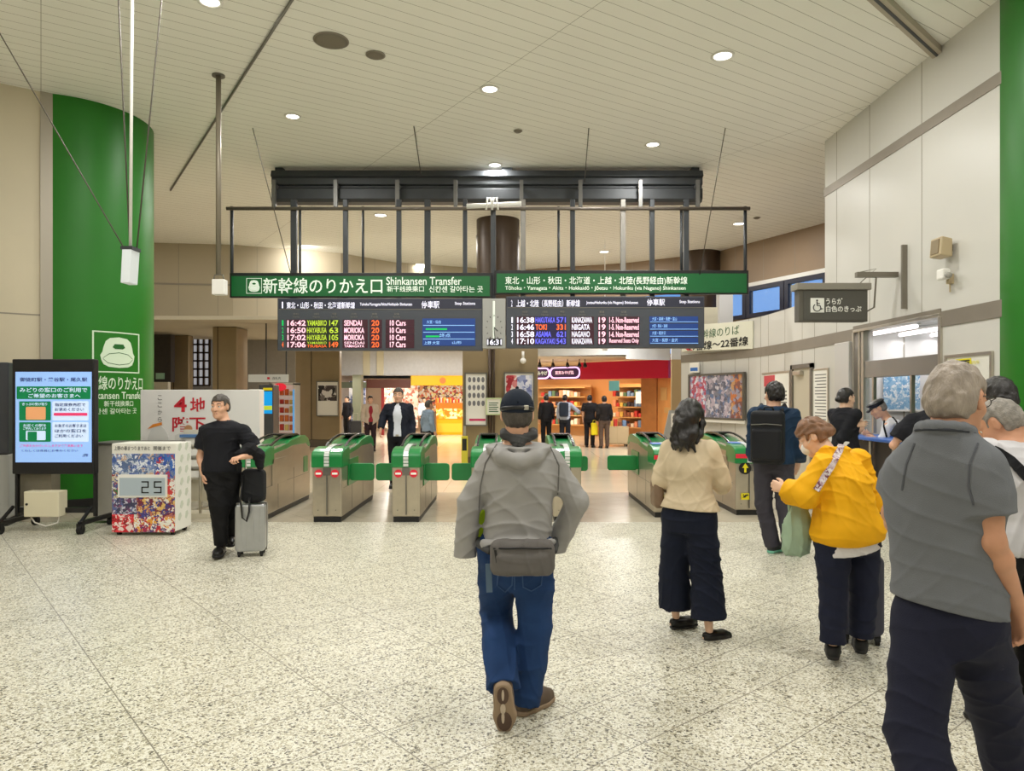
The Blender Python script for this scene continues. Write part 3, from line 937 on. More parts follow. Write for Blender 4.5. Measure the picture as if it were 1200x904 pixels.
# pole with a white box, and the edge-on notice hanging on a pole
Z = F * (H - CH) / (HY - 88)
g = thing('hanging_camera_pole', 'slim grey pole hanging from the ceiling with a white box', 'pole', ((256 - 600) * Z / F, Z, H))
zb = W(256, 322, Z).z - H
obj('pole', MB().tube([(0, 0, 0), (0, 0, zb)], .034, 12), mat('pole_grey', C(128, 120, 104), .45, .3), g, smooth=True)
obj('ceiling_plate', MB().lathe([(0.0, -.02), (.085, -.02), (.085, 0)], n=20), STEELD, g)
b = px_box(250, 328, 265, 346, Z, g); obj('white_box', MB().box((b[0], -.06, b[1]), (b[2], .06, b[3])), WHITE, g, bevel=.01)
m = MB().tube([(b[0] + .02, -.03, b[3]), (b[0] + .03, -.03, b[3] + .06), (b[2] - .03, -.03, b[3] + .06), (b[2] - .02, -.03, b[3])], .008, 6)
obj('cradle', m, STEELD, g)
Z = 6.6
g = thing('hanging_notice', 'narrow white notice seen edge-on hanging from a thin pole', 'sign', W(149.5, 332, Z))
b = px_box(143, 293, 156, 332, Z, g)
obj('board', MB().prism([(b[0] + .015, b[3]), (b[2], b[3]), (b[2] - .02, b[1]), (b[0], b[1])], -.03, .12), mat('notice_white', C(225, 232, 236), .4, emit=.15), g, bevel=.006)
obj('face_print', MB().box((b[0] + .005, .0, b[1] + .06), (b[0] + .008, .10, b[3] - .05)), mat('notice_print', C(120, 150, 160), .5), g)
obj('cap_plate', MB().box((b[0], -.03, b[3]), (b[2] + .01, .12, b[3] + .03)), DARK, g)
obj('pole', MB().tube([(0, .05, b[3] + .03), (.02, .05, H - wloc(g).z)], .014, 10), WHITE, g, smooth=True)
w0 = wloc(g)
for s, lb in ((-1, 'guy wire left of the edge-on notice pole'), (1, 'guy wire right of the edge-on notice pole')):
    wire(lb, (w0.x + s * .03, Z + .1, W(0, 292, Z).z), (w0.x + (.0 if s < 0 else .33) - (.17 if s < 0 else 0), Z + .1, H), .009)
wire('long slack wire crossing the green column towards the notice', W(-20, 5, 7.4), W(146, 292, 6.72), .008)
# ------------------------------------------------------------------ left: digital sign on castors
Z = 9.0
SCR = mat('screen_blue', C(150, 190, 250), .3, emit=1.0)
SCRW = mat('screen_white', C(205, 225, 255), .3, emit=1.0)
SCRG = mat('screen_green', C(0, 120, 70), .3, emit=.9)
SCRT = mat('screen_text', C(30, 40, 90), .3, emit=.5)
SCRP = mat('screen_pink', C(225, 60, 110), .3, emit=.9)
SCRO = mat('screen_orange', C(225, 160, 110), .3, emit=.9)
g = thing('digital_signboard', 'black digital signboard on castors with a bright blue notice', 'signboard', (W(62, 610, Z).x, Z, 0))
pb = lambda a, b, c, d, z=None: px_box(a, b, c, d, z or Z, g)
b = pb(14, 421, 110, 556)
obj('housing', MB().box((b[0], 0, b[1]), (b[2], .11, b[3])), BLACK, g, bevel=.012)
b = pb(18.5, 436, 107.5, 542)
scr = obj('screen', MB().box((b[0], -.006, b[1]), (b[2], .004, b[3])), SCR, g)
m = MB()
def q(x0, y0, x1, y1, mi, d=-.009): 
    c = pb(x0, y0, x1, y1); m.prism(rrect(c[0], c[1], c[2], c[3], .012), d, -.006, m=mi)
q(20, 453, 106.5, 468, 0); q(23, 470.5, 60, 493, 0); q(62, 470.5, 104, 493, 1); q(23, 495, 60, 518, 0); q(62, 495, 104, 518, 1)
q(63.5, 484, 103, 487.5, 2, -.011); q(31, 477, 54, 492, 3, -.011); q(31, 505, 54, 516, 1, -.011); q(33, 506, 44, 516, 4, -.012)
obj('notice_panels', m, [SCRG, SCRW, SCRP, SCRO, SCRG], g)
t = lambda s, x0, y0, x1, y1, mm=SCRT, bold=.015: text(s, pb(x0, y0, x1, y1), -.013, mm, g, bold, False)
t('御徒町駅・鶯谷駅・尾久駅', 24, 440, 103, 447.5); t('みどりの窓口のご利用で', 24, 454.5, 103, 460, SCRW); t('ご希望のお客さまへ', 34, 461.5, 95, 466.5, SCRW)
t('きっぷの受け取り', 27, 472, 56, 475.5, SCRW); t('指定席券売機で', 65, 472.5, 101, 476.5); t('お求めください', 65, 478, 99, 482)
t('お近くの駅を', 28, 497, 55, 500.5, SCRW); t('ご案内しております', 28, 501, 55, 504, SCRW); t('お急ぎのお客さまは', 65, 497, 102, 501); t('ほかの窓口を', 65, 503, 102, 507); t('ご利用ください', 65, 509, 98, 513)
t('ご不便をおかけいたしますがご了承願います', 24, 521, 98, 524, SCRP, .005); t('くわしくは係員にお尋ねください', 26, 527, 92, 529.5, SCRT, .005); t('上野駅', 97, 532, 104, 535.5)
for px in (17, 109):
    b = pb(px - 1.5, 556, px + 1.5, 606)
    obj('post', MB().box((b[0], .03, b[1]), (b[2], .08, b[3] + .02)), BLACK, g)
    x = (b[0] + b[2]) / 2
    obj('foot_bar', MB().bar((x, -.28, .13), (x, .42, .13), .05, .05).bar((x, -.28, .13), (x, -.02, .3), .03, .03), BLACK, g)
    for y in (-.26, .40):
        obj('castor', MB().tube([(x - .025, y, .055), (x + .025, y, .055)], .055, 18).box((x - .035, y - .03, .06), (x + .035, y + .03, .13)), RUBBER, g)
b = pb(17, 596, 109, 602); obj('cross_bar', MB().box((b[0], .05, b[1]), (b[2], .09, b[3])), BLACK, g)
b = pb(45, 573, 85, 602, 9.2)
g2 = g
obj('control_box', MB().box((b[0], -.08, b[1]), (b[2], .1, b[3])), mat('cream_box', C(226, 218, 190), .5), g, bevel=.01)
obj('box_lock', MB().prism(circ(b[0] + .04, (b[1] + b[3]) / 2, .015, 12), -.088, -.08), BLACK, g)
obj('power_cable', MB().tube([(b[0] + .03, 0, b[1]), (b[0] + .1, -.02, .1), (b[0] + .25, -.04, .06), (b[2] - .05, -.02, .1), (b[2] - .04, 0, b[1])], .009, 6), WHITE, g, smooth=True)
obj('rear_panel', MB().box((pb(15, 557, 56, 604)[0], .12, .28), (pb(15, 557, 53, 604)[2], .3, .82)), mat('taupe_panel', C(120, 114, 98), .5, var=.1, vscale=6), g)
# dark kiosk at the frame edge
g = thing('standing_kiosk', 'dark grey kiosk with a pale lower door left of the digital signboard', 'kiosk', (-6.75, 9.2, 0), .3)
obj('upper_case', MB().box((-.7, -.02, .93), (.32, .7, 2.1)), mat('kiosk_dark', C(58, 60, 66), .4), g, bevel=.015)
obj('lower_door', MB().box((-.7, 0, .1), (.32, .7, .92)), mat('kiosk_grey', C(165, 165, 160), .45), g, bevel=.015)
obj('plinth', MB().box((-.68, .02, 0), (.3, .68, .1)), BLACK, g)

# ------------------------------------------------------------------ poster stand with the counter reading 25, cabinet behind it
Z = 8.66
g = thing('poster_stand', 'white box stand covered in event pictures with a display reading 25', 'poster stand', (W(168, 628, Z).x, Z, 0))
b = pb(131, 520, 206, 627)
obj('box', MB().prism([(b[0], 0), (b[2], 0), (b[2], .42), (b[0], .42)], .05, b[3], 'z'), mat('stand_white', C(232, 230, 222), .5), g, bevel=.006)
m = MB(); 
for x, y in ((b[0] + .06, .06), (b[2] - .06, .06), (b[2] - .06, .36)): m.tube([(x - .02, y, .028), (x + .02, y, .028)], .028, 14)
obj('castors', m, RUBBER, g)
PIC = [('harbour', (131.5, 532, 181, 556), [(120, 140, 190), (225, 230, 240), (90, 110, 150), (180, 190, 205), (60, 90, 160), (205, 175, 150)], 1), ('tower', (181, 532, 205, 561), [(40, 80, 170), (230, 230, 235), (60, 110, 190), (120, 130, 160), (190, 60, 60)], 2),
       ('crowd', (131.5, 556, 141, 584), [(60, 120, 70), (200, 190, 160), (150, 50, 60), (230, 225, 215), (80, 90, 150)], 3), ('street', (131.5, 584, 160, 603), [(90, 100, 150), (200, 200, 215), (120, 70, 110), (60, 60, 90)], 4),
       ('temple', (160, 583, 205, 606), [(70, 60, 130), (200, 120, 90), (235, 225, 210), (120, 40, 60), (60, 70, 150), (230, 190, 110)], 5), ('drum', (131.5, 603, 157, 624), [(205, 30, 45), (230, 60, 70), (150, 20, 30), (245, 225, 220)], 6),
       ('dancers', (157, 606, 205, 624), [(205, 50, 60), (240, 235, 225), (235, 170, 60), (170, 40, 90), (245, 245, 240), (90, 60, 120)], 7), ('parade', (183, 561, 205, 583), [(200, 60, 60), (235, 230, 225), (120, 100, 90), (230, 190, 120)], 8)]
for n, r, pal, sd in PIC:
    c = pb(*r); obj(n + '_picture', MB().box((c[0], -.004, c[1]), (c[2], 0, c[3])), picture_mat('print_' + n, pal, 10, seed=sd * 3.1), g)
c = pb(139, 556.5, 196.5, 583); 
ds = obj('counter_display', MB().box((c[0], -.02, c[1]), (c[2], 0, c[3])), WHITE, g, bevel=.004)
c = pb(141, 560, 194.5, 581); obj('display_glass', MB().box((c[0], -.023, c[1]), (c[2], -.02, c[3])), mat('lcd_grey', C(176, 190, 200), .3), g)


def seven(mb, ch, x, z, w, h, y, m=0):
    segs = {'2': 'abged', '5': 'afgcd'}[ch]
    t = w * .16
    R = {'a': (0, h - t, w, h), 'd': (0, 0, w, t), 'g': (0, h / 2 - t / 2, w, h / 2 + t / 2), 'b': (w - t, h / 2, w, h), 'c': (w - t, 0, w, h / 2), 'e': (0, 0, t, h / 2), 'f': (0, h / 2, t, h)}
    for s in segs:
        a = R[s]; mb.box((x + a[0], y - .003, z + a[1]), (x + a[2], y, z + a[3]), m)


m = MB(); a = pb(167, 564, 175.5, 578); seven(m, '2', a[0], a[1], a[2] - a[0], a[3] - a[1], -.023); a = pb(181.5, 564, 190.5, 578); seven(m, '5', a[0], a[1], a[2] - a[0], a[3] - a[1], -.023)
obj('digits', m, BKTXT, g)
text('上野の春まつりまであと', pb(134, 523, 176, 528), -.006, GYTXT, g, .01, False); text('開催まで', pb(180, 523, 200, 528), -.006, GYTXT, g, .01, False)
m = MB()
for i in range(7):
    for j in range(2):
        y = .06 + j * .18 + (i % 2) * .05; z = .18 + i * .14
        m.prism([(y, z), (y + .04, z - .02), (y + .09, z + .03), (y + .07, z + .08), (y + .02, z + .07)], b[2], b[2] + .003, 'x')
obj('side_pattern', m, mat('pale_pattern', C(200, 205, 190), .5), g)
g = thing('grey_cabinet', 'low grey cabinet tucked behind the poster stand', 'cabinet', (W(121, 620, 9.5).x, 9.5, 0))
obj('carcass', MB().box((-.12, 0, .03), (.85, .45, 1.03)), mat('cabinet_grey', C(158, 155, 145), .5, var=.05), g, bevel=.008)
obj('top_board', MB().box((-.14, -.02, 1.03), (.87, .47, 1.06)), mat('cabinet_top', C(95, 95, 90), .5), g, bevel=.006)

# ------------------------------------------------------------------ white barrier board with red lettering and the barrier behind
Z = 10.6
g = thing('notice_board_barrier', 'long white barrier board with red lettering for the fourth-floor basement', 'notice board', (W(234, 600, Z).x, Z, 0))
b = pb(164.5, 457, 303.5, 540)
obj('board', MB().box((b[0], 0, b[1]), (b[2], .05, b[3])), mat('board_white', C(232, 230, 228), .4), g, bevel=.006)
m = MB()
for x in (b[0] + .05, 0, b[2] - .05): m.box((x - .02, .01, .03), (x + .02, .04, b[1])); m.box((x - .02, -.2, 0), (x + .02, .25, .03))
obj('support_legs', m, STEEL, g)
for s, r in (('4', (204, 465, 219, 483)), ('地', (223, 466, 241, 484)), ('階', (202, 489, 221, 506)), ('下', (222, 489.5, 241, 505))):
    text(s, pb(*r), -.006, RDTXT, g, .02, False)
for i, s in enumerate('ここから'):
    text(s, pb(185, 463.5 + i * 8.5, 190, 469 + i * 8.5), -.005, GYTXT, g, .0, False)
m = MB()
c = pb(174, 496, 205, 520)
m.prism(circ((c[0] + c[2]) / 2 - .05, c[1], .16, 20, .26), -.006, 0)
c = pb(205, 503, 224, 520); m.prism([(c[0], c[1]), (c[2] - .02, c[3] - .03), (c[2] - .0, c[3]), (c[0], c[1] + .12)], -.006, 0)
obj('printed_figure', m, mat('figure_grey', C(214, 214, 212), .5), g)
c = pb(217, 500, 225, 507)
obj('printed_hand', MB().prism(circ((c[0] + c[2]) / 2, c[1] + .05, .06, 14), -.009, -.006), mat('figure_tan', C(190, 140, 100), .5), g)
c = pb(173, 495, 190, 503)
obj('printed_collar', MB().prism([(c[0], c[1]), (c[0] + .08, c[3] - .03), (c[2], c[3]), (c[2], c[3] - .04), (c[0] + .1, c[3] - .07)], -.009, -.006), mat('figure_orange', C(230, 140, 50), .5), g)
# leaflet rack and posts between the stand and the man in black
g = thing('leaflet_rack', 'pale leaflet rack behind the poster stand', 'rack', (W(228, 600, 10.0).x, 10.0, 0))
obj('tray_back', MB().box((-.2, .1, .2), (.24, .14, 1.2)), mat('rack_cream', C(214, 206, 184), .5), g)
m = MB()
for k in range(4): m.prism([(-.02, .55 + k * .15), (.1, .5 + k * .15), (.1, .62 + k * .15), (-.02, .64 + k * .15)], -.2, .24, 'x')
obj('tray', m, WHITE, g)
obj('base_board', MB().box((-.3, -.1, 0), (.5, .25, .06)), mat('rack_cream'), g)
obj('chrome_post', MB().tube([(.1, -.05, .06), (.1, -.05, 1.0)], .018, 10).tube([(.22, .0, .06), (.22, .0, 1.0)], .012, 10), STEEL, g, smooth=True)
obj('blue_folder', MB().box((-.18, -.06, 1.1), (.22, .08, 1.14)), mat('folder_blue', C(80, 120, 170), .4), g)

# ------------------------------------------------------------------ right wall: hanging notice, devices, frames, door
Z = 10.0
g = thing('projecting_sign', 'dark grey projecting sign with a white wheelchair symbol', 'sign', W(976, 377, Z))
b = px_box(936, 338, 1017, 377, Z, g)
obj('case', MB().box((b[0], 0, b[1]), (b[2], .16, b[3])), mat('sign_taupe', C(92, 88, 80), .5), g, bevel=.008)
c = px_box(933, 332, 1020, 340, Z, g)
obj('top_cap', MB().prism([(c[0], -.04), (c[2], -.04), (c[2], .2), (c[0], .2)], c[1], c[3], 'z'), mat('cap_grey', C(140, 135, 124), .45), g, bevel=.01)
c = px_box(941.5, 341, 1015, 375.5, Z, g)
obj('face_panel', MB().box((c[0], -.008, c[1]), (c[2], 0, c[3])), mat('sign_face', C(84, 82, 76), .4), g)
c = px_box(949.5, 349.5, 965.5, 366.5, Z, g)
pl = obj('wheelchair_plate', MB().box((c[0], -.012, c[1]), (c[2], -.008, c[3])), mat('plate_white', C(228, 228, 220), .5, emit=.15), g)
sx = c[2] - c[0]; P = lambda x, z: (c[0] + sx * x, -.014, c[1] + sx * z)
m = MB(); m.prism(circ(P(.47, .88)[0], P(.47, .88)[2], sx * .065, 14), -.016, -.012)
pts = [P(.47 + .27 * math.cos(t), .36 + .27 * math.sin(t)) for t in [2.2 + i * .28 for i in range(15)]]
m.tube(pts, sx * .035, 6); m.tube([P(.47, .8), P(.47, .5), P(.68, .5), P(.78, .24), P(.88, .28)], sx * .04, 6); m.tube([P(.47, .65), P(.66, .65)], sx * .035, 6)
obj('wheelchair_mark', m, BKTXT, pl)
T = lambda s, x0, y0, x1, y1: text(s, px_box(x0, y0, x1, y1, Z, g), -.012, mat('plate_white'), g, .02, False)
T('うらが', 967.5, 349.5, 987, 357); T('白色のきっぷ', 967.5, 358.5, 1009, 366)
m = MB(); o = wloc(g)
pw = lambda x, z, Zz=Z: (W(x, z, Zz).x - o.x, W(x, z, Zz).z - o.z)
m.box((XR - .07 - o.x, -.19, W(0, 362, 9.82).z - o.z), (XR - .0 - o.x, -.15, W(0, 287, 9.82).z - o.z))
m.box((pw(1004, 0)[0], -.02, pw(0, 325)[1]), (XR - .03 - o.x, .06, pw(0, 319)[1]))
m.tube([(pw(1016, 0)[0], .08, pw(0, 366)[1]), (pw(1026, 0)[0], .04, pw(0, 360)[1]), (pw(1027, 0)[0], .0, pw(0, 322)[1])], .012, 8)
m.tube([(pw(1008, 0)[0], .05, pw(0, 333)[1]), (pw(1013, 0)[0], .03, pw(0, 328)[1]), (pw(1027, 0)[0], .0, pw(0, 315)[1]), (pw(1008, 0)[0], .02, pw(0, 319)[1])], .007, 6)
obj('bracket', m, mat('bracket_grey', C(128, 122, 110), .45, .3), g)


def wy(px):       # depth on the right wall seen at a pixel column
    return XR * F / (px - 600)


def wz(py, y):
    return CH + (HY - py) * y / F


def wallbox(x0, y0, x1, y1):
    """pixel box on the right wall -> (y0,z0,y1,z1) with y0 the far edge"""
    ya, yb = wy(x0), wy(x1); ym = (ya + yb) / 2; pm = (x0 + x1) / 2
    return ya, wz(y1, ym), yb, wz(y0, ym)


g = thing('wall_speaker', 'small beige loudspeaker tilted on the white wall', 'loudspeaker', (XR, 8.83, wz(291, 8.83)))
obj('case', MB().prism([(-.2, -.1), (-.05, -.12), (-.05, .1), (-.18, .13)], -.11, .13, 'y'), mat('beige_plastic', C(190, 172, 138), .5), g, bevel=.015)
obj('grille', MB().prism([(-.207, -.07), (-.198, -.07), (-.185, .1), (-.194, .1)], -.07, .09, 'y'), mat('beige_grille', C(140, 124, 96), .6), g)
obj('mount', MB().box((-.06, -.03, -.04), (0, .03, .04)), STEELD, g)
g = thing('wall_camera', 'small white camera under the beige loudspeaker on the wall', 'camera', (XR, 8.8, wz(323, 8.8)))
obj('housing', MB().box((-.16, -.06, -.05), (-.06, .08, .08)), WHITE, g, bevel=.02)
obj('lens_tube', MB().tube([(-.11, -.06, .0), (-.13, -.14, -.02)], .035, 14), mat('camera_grey', C(160, 158, 150), .4), g, smooth=True)
obj('mount', MB().box((-.06, -.02, -.1), (0, .04, .02)).tube([(-.03, .01, -.1), (-.03, .01, -.2)], .01, 8), mat('beige_plastic'), g)


def wall_frame(name, label, cat, x0, y0, x1, y1, inner, rim=.035, thick=.03, rimm=None):
    ya, z0, yb, z1 = wallbox(x0, y0, x1, y1)
    g = thing(name, label, cat, (XR, (ya + yb) / 2, z0))
    h = (ya - yb) / 2; t = z1 - z0
    m = MB()
    for q in ((-h, 0, h, rim), (-h, t - rim, h, t), (-h, rim, -h + rim, t - rim), (h - rim, rim, h, t - rim)):
        m.box((-thick, q[0], q[1]), (0, q[2], q[3]))
    obj('frame', m, rimm or STEEL, g, bevel=.004)
    obj('sheet', MB().box((-thick * .5, -h + rim, rim), (-.002, h - rim, t - rim)), inner, g)
    return g, h, t


def wtext(g, s, u0, z0, u1, z1, m, x=-.02, bold=.01):
    """lettering on the right wall; u = metres from the middle towards the viewer (to the right in the picture)"""
    return text(s, (u0, z0, u1, z1), x, m, g, bold, False, axis='x')


g, h, t = wall_frame('framed_notice', 'framed yellow and white notice beside the right green column', 'notice', 1109, 414, 1165, 458, mat('notice_paper', C(224, 222, 212), .5), .04)
obj('yellow_strip', MB().box((-.019, -h * .15, t * .62), (-.015, h * .82, t * .86)), mat('strip_yellow', C(225, 215, 30), .5), g)
obj('black_strip', MB().box((-.022, -h * .1, t * .66), (-.019, h * .55, t * .82)), BKTXT, g)
wtext(g, 'ご案内所', -h * .05, t * .69, h * .5, t * .79, mat('strip_yellow'), -.024)
g, h, t = wall_frame('framed_timetable', 'framed red and white timetable left of the grey door', 'timetable', 891, 436, 927, 512, PAPER, .04)
obj('red_heading', MB().box((-.019, -h * .05, t * .78), (-.015, h * .85, t * .95)), mat('heading_red', C(205, 70, 80), .5), g)
m = MB()
for k in range(12): m.box((-.018, -h * .8, t * (.08 + k * .055)), (-.015, h * (.75 - .2 * (k % 3)), t * (.1 + k * .055)))
obj('printed_lines', m, GYTXT, g)
g, h, t = wall_frame('rules_notice', 'tall white rules notice right of the grey door', 'notice', 953.5, 432, 972, 500, PAPER, .025)
m = MB()
for k in range(16): m.box((-.018, -h * .7, t * (.06 + k * .055)), (-.015, h * (.7 - .25 * (k % 4 == 0)), t * (.075 + k * .055)))
obj('printed_lines', m, GYTXT, g)
# grey door in the wall
ya, _, yb, z1 = wallbox(929, 427, 954, 560)
g = struct('door_1', MB().box((XR - .05, yb, 0), (XR + .0, yb + .08, z1)).box((XR - .05, ya - .08, 0), (XR, ya, z1)).box((XR - .05, yb, z1 - .08), (XR, ya, z1)), STEELD)
obj('door_leaf', MB().box((XR - .015, yb + .08, 0), (XR - .003, ya - .08, z1 - .08)), mat('door_greige', C(190, 182, 162), .45), g)
obj('door_closer', MB().box((XR - .09, ya - .55, z1 - .2), (XR - .015, ya - .2, z1 - .12)), STEEL, g, bevel=.01)
obj('door_handle', MB().tube([(XR - .06, yb + .16, 1.0), (XR - .06, yb + .16, 1.2)], .012, 8), STEEL, g)
# big poster, line sign and small blue label on the curved far part of the wall
class Chord:
    """a flat thing on the slanted far wall between two plan points (left end, right end)"""
    def __init__(s, A, B):
        s.A, s.B = Vector(A), Vector(B); s.M = (s.A + s.B) / 2; d = s.B - s.A; s.L = d.length; s.u = d / s.L
        s.rz = math.atan2(s.u.y, s.u.x)
    def x(s, px):                      # local x of what is seen at pixel column px
        k = (px - 600) / F; t = (k * s.A.y - s.A.x) / (s.u.x - k * s.u.y)
        return t - s.L / 2
    def z(s, px, py):
        return CH + (HY - py) * (s.M + s.u * s.x(px)).y / F


c = Chord((4.42, 18.02), (5.17, 16.02))
xx, zz = c.x, c.z
g = thing('framed_poster', 'wide framed poster of festival scenes on the low wall by the ticket gates', 'poster', (c.M.x, c.M.y, 0), c.rz)
xa, xb = xx(808), xx(873.5); zt, zb = zz(841, 440), zz(841, 489.5)
m = MB()
for q in ((xa, zb - .05, xb, zb), (xa, zt, xb, zt + .05), (xa, zb, xa + .06, zt), (xb - .06, zb, xb, zt)): m.box((q[0], -.05, q[1]), (q[2], .02, q[3]))
obj('frame', m, STEELD, g, bevel=.006)
e1, e2 = xx(828), xx(857)
for n, q, pal, sd in (('statue', (xa + .06, e1), [(196, 76, 98), (216, 150, 165), (150, 152, 192), (222, 222, 236), (178, 92, 112)], 2), ('festival', (e1, e2), [(128, 128, 142), (192, 178, 192), (98, 98, 116), (162, 152, 164), (108, 126, 164), (212, 206, 216)], 5),
                      ('dancer', (e2, xb - .06), [(140, 92, 86), (202, 124, 76), (168, 152, 162), (112, 96, 110), (206, 160, 112), (158, 158, 182)], 9)):
    obj(n + '_picture', MB().box((q[0], -.02, zb), (q[1], 0, zt)), picture_mat('print_' + n, pal, 5.5, seed=sd), g)
obj('caption_strip', MB().box((xx(822), -.03, zz(845, 495.5)), (xb, 0, zz(845, 491.5))), PAPER, g)
c = Chord((4.22, 18.42), (5.26, 15.7)); xx, zz = c.x, c.z
g = thing('platform_wall_sign', 'white wall sign for platforms 19 to 22 with black lettering', 'sign', (c.M.x, c.M.y, 0), c.rz)
obj('panel', MB().prism([(xx(799), zz(799, 412)), (xx(882), zz(882, 409)), (xx(882), zz(882, 376)), (xx(799), zz(799, 382))], 0, .03), mat('sign_ivory', C(232, 232, 214), .4), g, bevel=.005)
text('新幹線のりば', (xx(815), zz(842, 395), xx(866.5), zz(842, 384)), -.006, GRTXT, g, .0, False)
text('19番線〜22番線', (xx(808), zz(842, 408.5), xx(877), zz(842, 398)), -.006, BKTXT, g, .02, False)
obj('red_arrow', MB().prism([(xx(800), zz(800, 406)), (xx(804), zz(804, 406)), (xx(812), zz(812, 411)), (xx(806), zz(806, 411))], -.006, 0), RDTXT, g)
c = Chord((4.36, 18.16), (5.17, 16.05)); xx, zz = c.x, c.z
g = thing('blue_wall_label', 'small white and blue label above the festival poster', 'label', (c.M.x, c.M.y, 0), c.rz)
obj('card', MB().box((xx(808.5), -.01, zz(814, 437)), (xx(819), .02, zz(814, 425))), PAPER, g)
obj('blue_band', MB().box((xx(809.5), -.014, zz(814, 435)), (xx(818), -.01, zz(814, 431))), mat('label_blue', C(50, 110, 190), .5), g)

# ------------------------------------------------------------------ staffed office window
OI = mat('office_wall', C(226, 226, 224), .5)
mbx = MB(); mbx.box((XR + .3, 8.5, 2.85), (8.9, 12.1, 2.9)); mbx.box((XR + .3, 12.05, 0), (8.9, 12.1, 2.85)); mbx.box((8.85, 8.4, 0), (8.9, 12.1, 2.85)); mbx.box((XR + .3, 8.4, 0), (8.9, 8.45, 2.85))
for y in (9.2, 10.2, 11.2): mbx.box((8.84, y, 0), (8.852, y + .015, 2.7), 1)
for x in (6.5, 7.5): mbx.box((x, 12.03, 0), (x + .015, 12.052, 2.7), 1)
struct('wall_office', mbx, [OI, JOINT])
for i, (x, y) in enumerate(((5.85, 11.15), (6.4, 11.3), (6.95, 11.35))):
    g = thing('office_tube_light', ['long tube lamp nearest the office opening', 'middle tube lamp in the office', 'tube lamp deepest in the office'][i], 'ceiling light', (x, y, 2.74), 0, 'tube lamps in the office')
    obj('batten', MB().box((-.05, -.68, -.03), (.05, .68, 0)), WHITE, g)
    obj('tube', MB().tube([(0, -.66, -.06), (0, .66, -.06)], .03, 12), TUBE, g, smooth=True)
    lamp(g, (0, 0, -.12), .15, 14, 'RECTANGLE', 1.3, col=(1, .95, .95))
g = thing('office_opening_frame', 'steel frame around the staffed office opening', 'frame', (XR, 10.2, 0))
m = MB()
for y in (-1.16, 1.13): m.box((-.03, y - .03, 0), (.16, y + .03, 2.66))
m.box((.0, .85, 0), (.1, .92, 2.66)); m.box((.0, .97, 0), (.06, 1.02, 2.66))
m.box((-.03, -1.16, 2.66), (.16, 1.13, 2.70))
obj('jamb', m, STEEL, g, bevel=.004)
obj('lintel', MB().box((.02, -1.13, 1.95), (.2, .86, 2.2)), mat('lintel_grey', C(150, 146, 140), .35, .5), g, bevel=.006)
obj('side_pane', MB().box((.03, .6, 1.12), (.04, .86, 1.95)), CLEAR, g)
obj('upper_pane', MB().box((.06, -1.13, 2.2), (.07, .86, 2.66)), CLEAR, g)
obj('mullion', MB().box((.02, .58, 1.12), (.07, .62, 1.95)), STEEL, g)
obj('mullion', MB().box((.02, -.45, 1.12), (.07, -.41, 1.95)), STEEL, g)
tag(obj('steel_pier', MB().box((XR - .07, 11.38, 0), (XR - .004, 11.88, 2.53)), mat('pier_pale', C(205, 203, 200), .4, .2), bevel=.01), 'pale steel pier just left of the staffed opening', 'pier')
g = thing('service_counter', 'black service counter with a blue top at the office opening', 'counter', (XR, 10.2, 0))
obj('cabinet', MB().box((-.42, -1.0, .08), (.3, .55, 1.06)), mat('counter_black', C(28, 28, 30), .4), g, bevel=.01)
obj('blue_top', MB().box((-.5, -1.05, 1.06), (.35, .62, 1.10)), mat('counter_blue', C(50, 105, 190), .35), g, bevel=.008)
m = MB()
for y in (-.9, -.3, .4): m.tube([(-.46, y, 0), (-.46, y, 1.05)], .02, 10)
m.tube([(-.46, -1.0, .55), (-.46, .55, .55)], .016, 8); m.box((-.4, -.95, 0), (.3, .5, .08))
obj('rail', m, STEEL, g, smooth=False)
g = thing('office_poster', 'pale blue poster inside the office', 'poster', (8.82, 9.6, 1.2))
obj('sheet', MB().box((0, -.5, 0), (.02, .35, .95)), picture_mat('print_office', [(150, 190, 220), (120, 170, 210), (190, 215, 230), (235, 240, 245)], 9, seed=4), g)
obj('lower_border', MB().box((-.002, -.53, -.03), (.01, .38, 0)), PAPER, g)
obj('upper_border', MB().box((-.002, -.53, .95), (.01, .38, .98)), PAPER, g)
g = thing('office_poster', 'blue notice on the office side wall above the officer', 'poster', (6.45, 12.0, 1.45))
obj('sheet', MB().box((-.3, 0, 0), (.3, .02, .6)), picture_mat('print_office'), g)
obj('lower_border', MB().box((-.32, -.004, -.03), (.32, .01, 0)), PAPER, g)
obj('upper_border', MB().box((-.32, -.004, .6), (.32, .01, .63)), PAPER, g)
g = thing('office_screen', 'small white device hanging under the office ceiling', 'device', (6.75, 11.2, 2.40))
obj('case', MB().box((-.1, -.1, -.15), (.1, .1, .12)), mat('device_blue', C(190, 225, 235), .4, emit=.3), g, bevel=.02)
obj('stem', MB().tube([(0, 0, .12), (0, 0, .43)], .02, 8), WHITE, g)
g = thing('office_cabinet', 'grey filing cabinet inside the office', 'cabinet', (8.0, 10.9, 0))
obj('carcass', MB().box((0, 0, 0), (.8, 1.0, 1.5)), STEELD, g, bevel=.01)
obj('drawer_fronts', MB().box((-.01, .03, .1), (0, .97, .75)).box((-.01, .03, .8), (0, .97, 1.45)), BAND, g)
